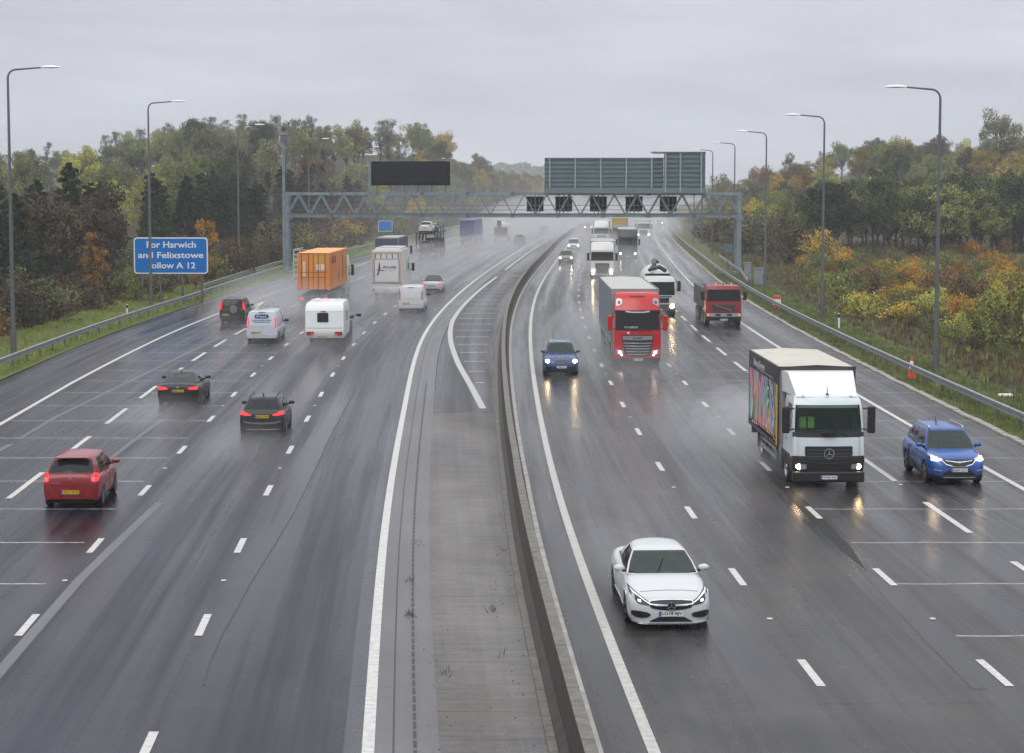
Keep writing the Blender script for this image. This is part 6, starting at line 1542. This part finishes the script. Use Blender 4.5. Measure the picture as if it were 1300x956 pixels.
# ================================================================== trees and shrubs
def leaf_mat(name, cols, var=.5):
    m = bpy.data.materials.new(name); m.use_nodes = True; t = m.node_tree; b = t.nodes['Principled BSDF']
    tcn = N(t, 'ShaderNodeTexCoord'); oi = N(t, 'ShaderNodeObjectInfo')
    n = N(t, 'ShaderNodeTexNoise'); n.noise_dimensions = '4D'; n.inputs['Scale'].default_value = .55; n.inputs['Detail'].default_value = 6; n.inputs['Roughness'].default_value = .75
    t.links.new(tcn.outputs['Object'], n.inputs['Vector']); t.links.new(mathn(t, 'MULTIPLY', oi.outputs['Random'], 40.), n.inputs['W'])
    f = mathn(t, 'ADD', n.outputs[0], mathn(t, 'MULTIPLY', mathn(t, 'SUBTRACT', oi.outputs['Random'], .5), .22))
    r = N(t, 'ShaderNodeValToRGB'); e = r.color_ramp.elements; k = len(cols)
    e[0].position = .33; e[0].color = (*cols[0], 1); e[-1].position = .68; e[-1].color = (*cols[-1], 1)
    for i in range(1, k-1): q = e.new(.33+.35*i/(k-1)); q.color = (*cols[i], 1)
    t.links.new(f, r.inputs[0])
    hs_ = N(t, 'ShaderNodeHueSaturation'); t.links.new(r.outputs[0], hs_.inputs['Color']); t.links.new(maprange(t, mathn(t, 'FRACT', mathn(t, 'MULTIPLY', oi.outputs['Random'], 7.3)), 0, 1, .72, 1.25), hs_.inputs['Value'])
    t.links.new(hs_.outputs[0], b.inputs['Base Color']); b.inputs['Roughness'].default_value = .7; b.inputs['Specular IOR Level'].default_value = .2
    return m
LM = dict(
    olive=leaf_mat('leaves_olive', [(0.077, 0.101, 0.031), (0.168, 0.196, 0.059), (0.280, 0.294, 0.091)]),
    yellow=leaf_mat('leaves_yellow_green', [(0.140, 0.168, 0.039), (0.308, 0.329, 0.070), (0.504, 0.462, 0.098)]),
    dark=leaf_mat('leaves_dark_green', [(.022, .038, .018), (.045, .068, .028), (.085, .11, .042)]),
    rust=leaf_mat('leaves_rust', [(.075, .05, .028), (.15, .09, .045), (.24, .14, .055)]),
    orange=leaf_mat('leaves_orange', [(.22, .115, .022), (.42, .21, .03), (.56, .30, .045)]),
    gold=leaf_mat('leaves_gold', [(0.182, 0.161, 0.035), (0.392, 0.294, 0.049), (0.644, 0.434, 0.063)]),
    pine=leaf_mat('needles_dark', [(.012, .024, .013), (.027, .044, .023), (.055, .072, .034)]),
    brown=leaf_mat('leaves_brown', [(.055, .042, .028), (.10, .075, .045), (.15, .11, .06)]),
    grey=leaf_mat('leaves_grey_green', [(0.084, 0.095, 0.056), (0.154, 0.168, 0.091), (0.238, 0.245, 0.126)]))
M_BARK = mat('bark', (.055, .048, .04), .9, var=.4, vscale=2)
def quadleaf(b, p, s, rnd):
    a = rnd.uniform(0, 2*PI); z = rnd.uniform(-1, 1); q = math.sqrt(1-z*z)
    n = Vector((q*math.cos(a), q*math.sin(a), z)); u = n.orthogonal().normalized(); w = n.cross(u)
    s1 = s*rnd.uniform(.6, 1.2); s2 = s*rnd.uniform(.35, .8); o = len(b.v)
    b.v += [tuple(p-u*s1), tuple(p-w*s2), tuple(p+u*s1), tuple(p+w*s2)]; b.f.append([o, o+1, o+2, o+3])
def crown(kind, seed):
    rnd = random.Random(seed); b = MB(); tr = MB(); cl = []
    if kind == 'broad':     # 11 m tree
        R = rnd.uniform(2.6, 3.9); H = 11; zc = rnd.uniform(6., 6.9); q1, q2 = rnd.uniform(0, 6), rnd.uniform(0, 6)
        for i in range(38):
            a = rnd.uniform(0, 2*PI); el_ = rnd.uniform(-.8, 1.35); rr = rnd.uniform(.4, 1.)*(1+.22*math.sin(a*2+q1)+.14*math.sin(a*3+q2+el_*2))
            cl.append((Vector((R*rr*math.cos(a)*math.cos(el_), R*rr*math.sin(a)*math.cos(el_), zc+3.9*rr*math.sin(el_))), rnd.uniform(.45, 1.35)))
        nq, sz = 150, .18
    elif kind == 'tall':    # open, thin crown on a high stem
        for i in range(40):
            a = rnd.uniform(0, 2*PI); z = rnd.uniform(2.6, 12.4); R = 2.5*math.sin(PI*min(1, (z-1.2)/12.2))**.8+.3
            cl.append((Vector((R*rnd.uniform(.2, 1)*math.cos(a), R*rnd.uniform(.2, 1)*math.sin(a), z)), rnd.uniform(.35, 1.0)))
        nq, sz, H = 85, .16, 13
    elif kind == 'pine':
        for i in range(46):
            z = 1.0+8.4*(i/45); R = 2.3*(1-(z-1)/10.2)**.8; a = i*2.4+rnd.uniform(-.4, .4)
            cl.append((Vector((R*rnd.uniform(.35, 1.)*math.cos(a), R*rnd.uniform(.35, 1.)*math.sin(a), z)), .30+.62*(1-(z-1)/10)))
        cl.append((Vector((0, 0, 9.7)), .25)); nq, sz, H = 85, .15, 10
    elif kind == 'shrub':   # 3 m
        for i in range(18):
            a = rnd.uniform(0, 2*PI); rr = rnd.uniform(.2, 1.)
            cl.append((Vector((1.5*rr*math.cos(a), 1.5*rr*math.sin(a), rnd.uniform(.4, 2.5)*(1.1-.45*rr))), rnd.uniform(.35, .75)))
        nq, sz, H = 110, .10, 3
    for c, r_ in cl:
        for k in range(int(nq*(r_ if kind != 'pine' else .9))+10):
            v = Vector((rnd.gauss(0, 1), rnd.gauss(0, 1), rnd.gauss(0, .8))).normalized()*r_*rnd.uniform(.55, 1.1)
            if kind == 'pine': v.z = v.z*.5-.12*v.xy.length
            p = c+v
            if p.z > .05: quadleaf(b, p, sz, rnd)
        if kind == 'tall' or (kind == 'broad' and rnd.random() < .6): # twigs past the leaves
            for k in range(3):
                e_ = c+Vector((rnd.uniform(-1, 1), rnd.uniform(-1, 1), rnd.uniform(.2, 1.4)))*r_*1.1; tr.tube([c, e_], [.03, .012], 3, False)
    if kind in ('broad', 'tall'):
        z1 = 4.2 if kind == 'broad' else 9.5
        tr.tube([(0, 0, -1.5), (.05, 0, 1), (.1, .1, z1)], [.28, .2, .10] if kind == 'broad' else [.2, .16, .06], 7)
        for c, r_ in cl: 
            s_ = Vector((.08, .08, min(z1, c.z*rnd.uniform(.4, .62)))); m_ = (s_+c)/2+Vector((0, 0, .3)); tr.tube([s_, m_, c], [.09, .055, .03], 4, False)
    elif kind == 'pine': tr.tube([(0, 0, -1), (0, 0, 9.3)], [.2, .04], 6)
    else:
        for c, r_ in cl: tr.tube([(0, 0, -.4), c*.5, c], [.04, .03, .015], 4, False)
    return b, tr
CROWNS = {}
for kind, n in (('broad', 8), ('tall', 4), ('pine', 6), ('shrub', 6)):
    CROWNS[kind] = []
    for i in range(n):
        cb, tb = crown(kind, 100+i*7+len(kind))
        pair = []
        for mbx, nm in ((cb, 'crown'), (tb, 'trunk')):
            me = bpy.data.meshes.new(kind+'_'+nm); me.from_pydata(mbx.v, [], mbx.f); me.materials.append(M_BARK); pair.append(me)
        CROWNS[kind].append(pair)
def plant(kind, colour, x, z, s, sh, name, label, cat, group, rnd, sink=.25):
    c, t = CROWNS[kind][rnd.randrange(len(CROWNS[kind]))]
    r = thing(name, label, cat, (x, z, ground_h(x, z)-sink), rnd.uniform(0, 2*PI), group); r.scale = (s, s, s*sh)
    o = bpy.data.objects.new('crown' if kind != 'shrub' else 'foliage', c); COL.objects.link(o); o.parent = r
    o.material_slots[0].link = 'OBJECT'; o.material_slots[0].material = LM[colour]
    o = bpy.data.objects.new('trunk' if kind != 'shrub' else 'stems', t); COL.objects.link(o); o.parent = r
    return r
rnd = random.Random(11)
CN = dict(olive='olive green', yellow='yellow green', dark='dark green', rust='rust brown', orange='bright orange', gold='golden', brown='dull brown', grey='grey green', pine='dark green')
def pick(ws):
    t = rnd.uniform(0, sum(w for _, w in ws))
    for c, w in ws:
        t -= w
        if t <= 0: return c
    return ws[-1][0]
def W(px, Z): return (px-650)*Z/FPX
# pines behind the left verge
for i in range(62):
    Z = 108+ (i/61)**1.15*235 + rnd.uniform(-4, 4); off = 30.5+rnd.uniform(0, 9)+(0 if Z < 160 else 0); x = cL(Z)-off-(4 if Z < 130 else 1)
    c = 'pine' if rnd.random() < .88 else 'brown'
    plant('pine' if c == 'pine' else 'broad', c, x, Z, rnd.uniform(.82, 1.05)*(1 if c == 'pine' else .85), rnd.uniform(.9, 1.1), 'pine_tree' if c == 'pine' else 'birch_tree',
          'dark pine in the dense row behind the left verge' if c == 'pine' else 'dull brown tree standing among the row of dark pines', 'tree', 'pines and trees in the row behind the left verge', rnd)
# second row, mixed
for i in range(30):
    Z = 130+i*6.5+rnd.uniform(-3, 3); x = cL(Z)-rnd.uniform(44, 60); c = pick([('dark', 4), ('olive', 3), ('brown', 1.5), ('yellow', 1)])
    plant('broad', c, x, Z, rnd.uniform(.9, 1.05)*(.62+.3*ss(150, 300, Z)), 1., 'broadleaf_tree', '%s tree rising just behind the row of dark pines' % CN[c], 'tree', 'broadleaf trees behind the pines', rnd)
# left wooded hill
for i in range(118):
    px = rnd.uniform(-15, 735); t = rnd.random(); dmin = 15
    Z = 265+t**.8*330 if px < 520 else 420+t*330
    for _ in range(30):
        x = W(px, Z)
        if cL(Z)-19.2*sL(Z)-x > dmin: break
        Z += 18
    c = pick([('olive', 5), ('yellow', 4), ('dark', 3), ('rust', 2.2), ('gold', 1.6), ('grey', 3)]) if px < 560 else pick([('rust', 3), ('olive', 3), ('gold', 2.5), ('dark', 2)])
    k = 'tall' if (rnd.random() < .12 and Z > 380) else 'broad'
    plant(k, c if k == 'broad' else 'grey', x, Z, rnd.uniform(.78, 1.15), rnd.uniform(.85, 1.1), 'broadleaf_tree',
          ('tall thin %s tree on the left hill' if k == 'tall' else '%s autumn tree on the wooded hill left of the road') % CN[c if k == 'broad' else 'grey'], 'tree', 'trees on the left hill', rnd)
# skyline trees of the left hill
for px in [172, 181, 192, 203, 216, 228, 243, 252, 262, 270, 281, 290, 299, 309, 318, 330, 341, 352, 364, 376, 390, 404, 425, 456, 484, 494, 507, 520, 541, 553, 566]:
    Z = rnd.uniform(430, 520); x = W(px, Z); tall = px in (181, 203, 216, 262, 270, 281, 290, 309, 352, 364, 376, 494, 484, 507)
    plant('tall' if tall else 'broad', 'grey' if tall else pick([('grey', 3), ('olive', 3), ('yellow', 1)]), x, Z, rnd.uniform(.92, 1.12) if tall else rnd.uniform(.85, 1.1), 1., 'broadleaf_tree',
          'thin open crowned tree standing up on the left skyline' if tall else 'rounded tree on the left hill skyline', 'tree', 'skyline trees of the left hill', rnd)
for i in range(46):
    px = 535+i*3.6; Z = rnd.uniform(440, 620)
    for _ in range(30):
        x = W(px, Z)
        if cL(Z)-19.2*sL(Z)-x > 12: break
        Z += 16
    c = pick([('rust', 3), ('olive', 3), ('gold', 2.5), ('dark', 2)])
    plant('broad', c, x, Z, rnd.uniform(.95, 1.15), rnd.uniform(.95, 1.15), 'broadleaf_tree', 'hazy %s tree on the far end of the left hill behind the gantry' % CN[c], 'tree', 'trees at the far end of the left hill', rnd)
# orange young trees among the pines
for px, py, s, lab in ((136, 372, .62, 'small bright orange tree among the pines left of the blue sign'), (276, 352, .72, 'orange gold young tree right of the blue sign'), (262, 356, .5, 'small orange tree peeping past the right edge of the blue sign')):
    x, z = at(px, py+12); plant('tall', 'orange', x-1, z, s*.75, .95, 'young_tree', lab, 'tree', None, rnd)
# shrubs behind the left guardrail
for i in range(54):
    Z = 84+i*2.5+rnd.uniform(-2, 2); x = cL(Z)-rnd.uniform(25.2, 30.5); c = pick([('brown', 5), ('olive', 2.5), ('rust', 2), ('gold', .8), ('grey', 2)])
    if 143 < Z < 152: continue
    plant('shrub', c, x, Z, rnd.uniform(.8, 1.5), rnd.uniform(.8, 1.25), 'shrub', '%s shrub in the thicket behind the left guardrail' % CN[c], 'shrub', 'shrubs behind the left guardrail', rnd)
# right: thicket of autumn bushes
for i in range(165):
    px = rnd.uniform(955, 1325); py = rnd.uniform(318, 402) if i < 112 else rnd.uniform(385, 450)
    x, z = at(px, py, .6); 
    if x < cR(z)+23.5 or (py > 395 and px < 1110): continue
    c = pick([('gold', 3), ('orange', 3.4), ('olive', 4.5), ('rust', 1.8), ('brown', 2), ('yellow', 2)]) if i < 112 else pick([('brown', 3), ('olive', 3), ('yellow', 1.2)])
    if c == 'orange' and (z < 130 or rnd.random() < .25): c = 'gold'
    plant('shrub', c, x, z, rnd.uniform(.6, 1.15) if i < 112 else rnd.uniform(.4, .75), rnd.uniform(.7, 1.05), 'bush', '%s bush in the autumn thicket beyond the right guardrail' % CN[c], 'bush', 'autumn bushes beyond the right guardrail', rnd)
plant('shrub', 'yellow', *at(1296, 438, .5), 1.5, 1., 'bush', 'large yellow green bush at the right edge of the photo', 'bush', None, rnd)
# right: dark trees behind the thicket
for i in range(46):
    px = 1018+i*7.2+rnd.uniform(-5, 5); Z = rnd.uniform(238, 300); x = W(px, Z)
    c = pick([('dark', 5), ('olive', 3), ('rust', 1.6), ('gold', 1.2), ('yellow', .8)]); plant('broad', c, x, Z, rnd.uniform(.85, 1.12), rnd.uniform(.85, 1.05), 'broadleaf_tree', '%s tree in the dense wood behind the autumn bushes on the right' % CN[c], 'tree', 'trees in the right hand wood', rnd, .8)
for i in range(16):
    px = 940+i*6+rnd.uniform(-4, 4); Z = rnd.uniform(300, 380); x = max(W(px, Z), cR(Z)+24)
    c = pick([('olive', 3), ('yellow', 2), ('gold', 1.2), ('rust', 1)]); plant('broad', c, x, Z, rnd.uniform(.6, .85), 1, 'broadleaf_tree', 'hazy %s tree beyond the right gantry leg' % CN[c], 'tree', 'trees beyond the right gantry leg', rnd, .8)
# right wooded hill
for i in range(70):
    px = rnd.uniform(905, 1320); Z = rnd.uniform(330, 560)
    for _ in range(30):
        x = W(px, Z)
        if x > cR(Z)+17.6+13: break
        px += 4
    if x < cR(Z)+30: continue
    c = pick([('olive', 4), ('rust', 2.4), ('gold', 2), ('dark', 3), ('grey', 2), ('yellow', 1.5)])
    plant('broad', c, x, Z, rnd.uniform(.85, 1.2), rnd.uniform(.85, 1.05), 'broadleaf_tree', '%s tree on the hazy hill on the right' % CN[c], 'tree', 'trees on the right hill', rnd)
for i in range(34):   # scrubby edge that closes the verges beyond the gantry
    Z = 215+i*10+rnd.uniform(-4, 4); x = cR(Z)+rnd.uniform(24, 33); c = pick([('olive', 3), ('gold', 2), ('brown', 2), ('grey', 2)])
    plant('shrub', c, x, Z, rnd.uniform(1.4, 2.4), rnd.uniform(.8, 1.2), 'bush', 'hazy %s bush on the right verge beyond the gantry' % CN[c], 'bush', 'bushes on the right verge beyond the gantry', rnd)
for i in range(44):
    Z = 215+i*8+rnd.uniform(-4, 4); x = cL(Z)-rnd.uniform(25.5, 33); c = pick([('olive', 3), ('rust', 2), ('brown', 3), ('grey', 2), ('gold', 1)])
    plant('shrub', c, x, Z, rnd.uniform(1.3, 2.5), rnd.uniform(.8, 1.3), 'shrub', 'hazy %s shrub on the left verge beyond the gantry leg' % CN[c], 'shrub', 'shrubs on the left verge beyond the gantry', rnd)
for i in range(16):
    Z = 330+i*17; x = cL(Z)-rnd.uniform(33, 46); c = pick([('olive', 3), ('rust', 2), ('yellow', 2), ('grey', 2)])
    plant('broad', c, x, Z, rnd.uniform(.6, .85), 1, 'broadleaf_tree', 'smaller %s tree close behind the left verge beyond the gantry' % CN[c], 'tree', 'trees close to the left verge beyond the gantry', rnd, .9)
plant('broad', 'grey', W(1268, 430), 430, 1.5, 1.05, 'broadleaf_tree', 'large rounded tree highest on the right skyline', 'tree', None, rnd)
# far woods under the sign: one hazy mass
b = MB()
for i in range(16000):
    Z = rnd.uniform(1950, 2420); px = rnd.uniform(540, 1010); x = W(px, Z); hmax = 9+6*math.exp(-((px-720)/80)**2)+(5*math.sin(px*.05)+3*math.sin(px*.21))*.5
    if abs(x-cR(Z)) < 26 or abs(x-cL(Z)) < 28: continue
    quadleaf(b, Vector((x, Z, ground_h(x, Z)+rnd.uniform(0, hmax))), 2.6, rnd)
b.build('distant_wood', LM['dark'], kind='stuff')
# ground cover
def tufts(name, n, fn, m, hs, seed):
    r_ = random.Random(seed); b = MB()
    for i in range(n):
        x, z, ok = fn(r_)
        if not ok: continue
        g0 = max(ground_h(x, z), -.02)+.02; h = r_.uniform(*hs)
        for k in range(4):
            a = r_.uniform(0, PI); w = h*.16; lx, lz = r_.uniform(-.4, .4)*h, r_.uniform(-.4, .4)*h; ox, oz = r_.uniform(-.15, .15), r_.uniform(-.15, .15); o = len(b.v)
            b.v += [(x+ox-w*math.cos(a), z+oz-w*math.sin(a), g0-.02), (x+ox+w*math.cos(a), z+oz+w*math.sin(a), g0-.02), (x+ox+lx, z+oz+lz, g0+h)]; b.f.append([o, o+1, o+2])
    return b.build(name, m, kind='stuff')
def fr(lo, hi, z0, z1):
    def f(r_): z = z0+(z1-z0)*r_.random()**1.5; x = cR(z)+r_.uniform(lo, hi); return x, z, True
    return f
def fl_(lo, hi, z0, z1):
    def f(r_): z = z0+(z1-z0)*r_.random()**1.4; x = cL(z)-r_.uniform(lo, hi)*sL(z); return x, z, True
    return f
tufts('scrub_undergrowth', 9000, fr(21.5, 52, 62, 300), LM['brown'], (.12, .45), 1)
tufts('scrub_undergrowth', 9000, fr(21.2, 60, 62, 260), LM['olive'], (.12, .42), 2)
tufts('scrub_undergrowth', 5000, fr(22.5, 60, 62, 260), LM['rust'], (.12, .5), 12)
tufts('verge_grass_blades', 9000, fr(17.7, 21.5, 56, 200), LM['olive'], (.06, .26), 3)
tufts('verge_grass_blades', 8000, fl_(19.4, 25.5, 60, 220), LM['yellow'], (.06, .24), 4)
tufts('scrub_undergrowth', 7000, fl_(24.6, 40, 80, 300), LM['brown'], (.25, .8), 5)
# weeds in the channel joint and grit on the reserve
r_ = random.Random(9); b = MB()
for (px, py, n_) in ((520, 782, 26), (519, 738, 10), (563, 858, 8), (634, 832, 8), (626, 776, 10), (531, 690, 6), (640, 700, 6)):
    x, z = at(px, py)
    for k in range(n_):
        a = r_.uniform(0, PI); ox, oz = r_.gauss(0, .06), r_.gauss(0, .16); h = r_.uniform(.05, .17); o = len(b.v); lx, lz = r_.uniform(-.1, .1), r_.uniform(-.1, .1)
        b.v += [(x+ox-.012*math.cos(a), z+oz-.012*math.sin(a), .004), (x+ox+.012*math.cos(a), z+oz+.012*math.sin(a), .004), (x+ox+lx, z+oz+lz, h)]; b.f.append([o, o+1, o+2])
b.build('weeds', LM['brown'], kind='stuff')
b = MB()
for k in range(260):
    z = 30+90*r_.random()**1.5; u = r_.choice([0, 0, 1, 2]); x = [barc(z)-.5-abs(r_.gauss(0, .25)), fL(1.2)(z)+r_.gauss(0, .15), fL(.5)(z)+r_.uniform(0, 4)][u]
    if x > barc(z)-.47: continue
    s_ = r_.uniform(.004, .013); b.box(x-s_, x+s_, z-s_, z+s_, .004, .004+s_)
b.build('grit', mat('grit_dark', (.05, .045, .038), .8), kind='stuff')
# ================================================================== spray and haze
def vol(name, col, dens, an=0.):
    m = bpy.data.materials.new(name); m.use_nodes = True; t = m.node_tree; t.nodes.clear()
    o = N(t, 'ShaderNodeOutputMaterial'); v = N(t, 'ShaderNodeVolumePrincipled'); v.inputs['Color'].default_value = (*col, 1); v.inputs['Density'].default_value = dens; v.inputs['Anisotropy'].default_value = an
    t.links.new(v.outputs[0], o.inputs['Volume']); return m
def puff(x, z, a, l, h, dens, hd=0., zc=0.):
    bm = bmesh.new(); bmesh.ops.create_icosphere(bm, subdivisions=3, radius=1); me = bpy.data.meshes.new('road_spray'); bm.to_mesh(me); bm.free()
    for p in me.polygons: p.use_smooth = True
    m = vol('spray_%g' % dens, (.97, .98, 1), dens) if ('spray_%g' % dens) not in bpy.data.materials else bpy.data.materials['spray_%g' % dens]
    me.materials.append(m); o = bpy.data.objects.new('road_spray', me); COL.objects.link(o); o.location = (x, z, zc); o.scale = (a, l, h); o.rotation_euler = (0, 0, hd); o['kind'] = 'stuff'
def sp(f, Z, a, l, h, dens):
    n = 3 if dens < .02 else 5; ks = (1.15, .85, .55) if n == 3 else (1.3, 1.08, .86, .64, .42)
    for k, s_ in enumerate(ks): puff(f(Z)+.04*k*a, Z-.09*k*l, a*s_, l*s_, h*s_, round(dens*(.4 if n == 3 else .24), 4), heading(f, Z))
# traffic-long clouds of spray over the carriageways
sp(fL(-7.5), 165, 9, 50, 1.9, .010)
sp(fL(-4.5), 240, 8.5, 70, 2.4, .014)
sp(fL(-4.5), 350, 10, 80, 4.2, .017)
sp(fL(-5.5), 470, 13, 120, 7.0, .017)
sp(fL(-14), 350, 34, 120, 13.0, .0012)
sp(fR(7.), 245, 9, 95, 2.4, .013)
sp(fR(7.), 400, 12, 130, 6.0, .013)
sp(fR(12.), 440, 30, 120, 12.0, .0014)
# spray thrown by single vehicles
sp(fR(8.4), 71.5, 2.1, 8.0, 1.25, .13); sp(fR(6.6), 66., 1.5, 6, .8, .08); sp(fR(5.2), 76., 2.4, 9, .8, .035)
sp(fR(4.7), 114, 3.2, 22, 1.5, .06); sp(fR(1.4), 101, 1.6, 6, .8, .05); sp(fR(12.8), 137, 2.2, 10, 1.4, .05); sp(fR(9.), 150, 2.4, 12, 1.6, .04)
sp(fR(.9), 46.5, 1.2, 4.6, .5, .10)
sp(fL(-10.2), 150, 3.0, 16, 2.1, .06); sp(fL(-5.7), 158, 2.8, 14, 1.9, .05); sp(fL(-13.8), 152, 3.0, 18, 2.2, .05); sp(fL(-9.), 215, 5, 26, 2.6, .02)
sp(fL(-5.6), 113, 2.2, 8, 1.0, .05); sp(fL(-9.8), 77.5, 1.7, 5.5, .55, .09); sp(fL(-5.4), 68.5, 1.6, 5, .5, .09)
sp(fL(-2.3), 142, 1.8, 7, 1.1, .03); sp(fL(-9.7), 115, 1.9, 6, .9, .03); sp(fL(-13.6), 131, 1.7, 6, .9, .03)
# the wet air itself
hz = MB(); hz.box(-1500, 1500, -60, 2600, -1.3, 76)
hz.build('haze', vol('haze_air', (.975, .985, 1), .00036), kind='stuff')
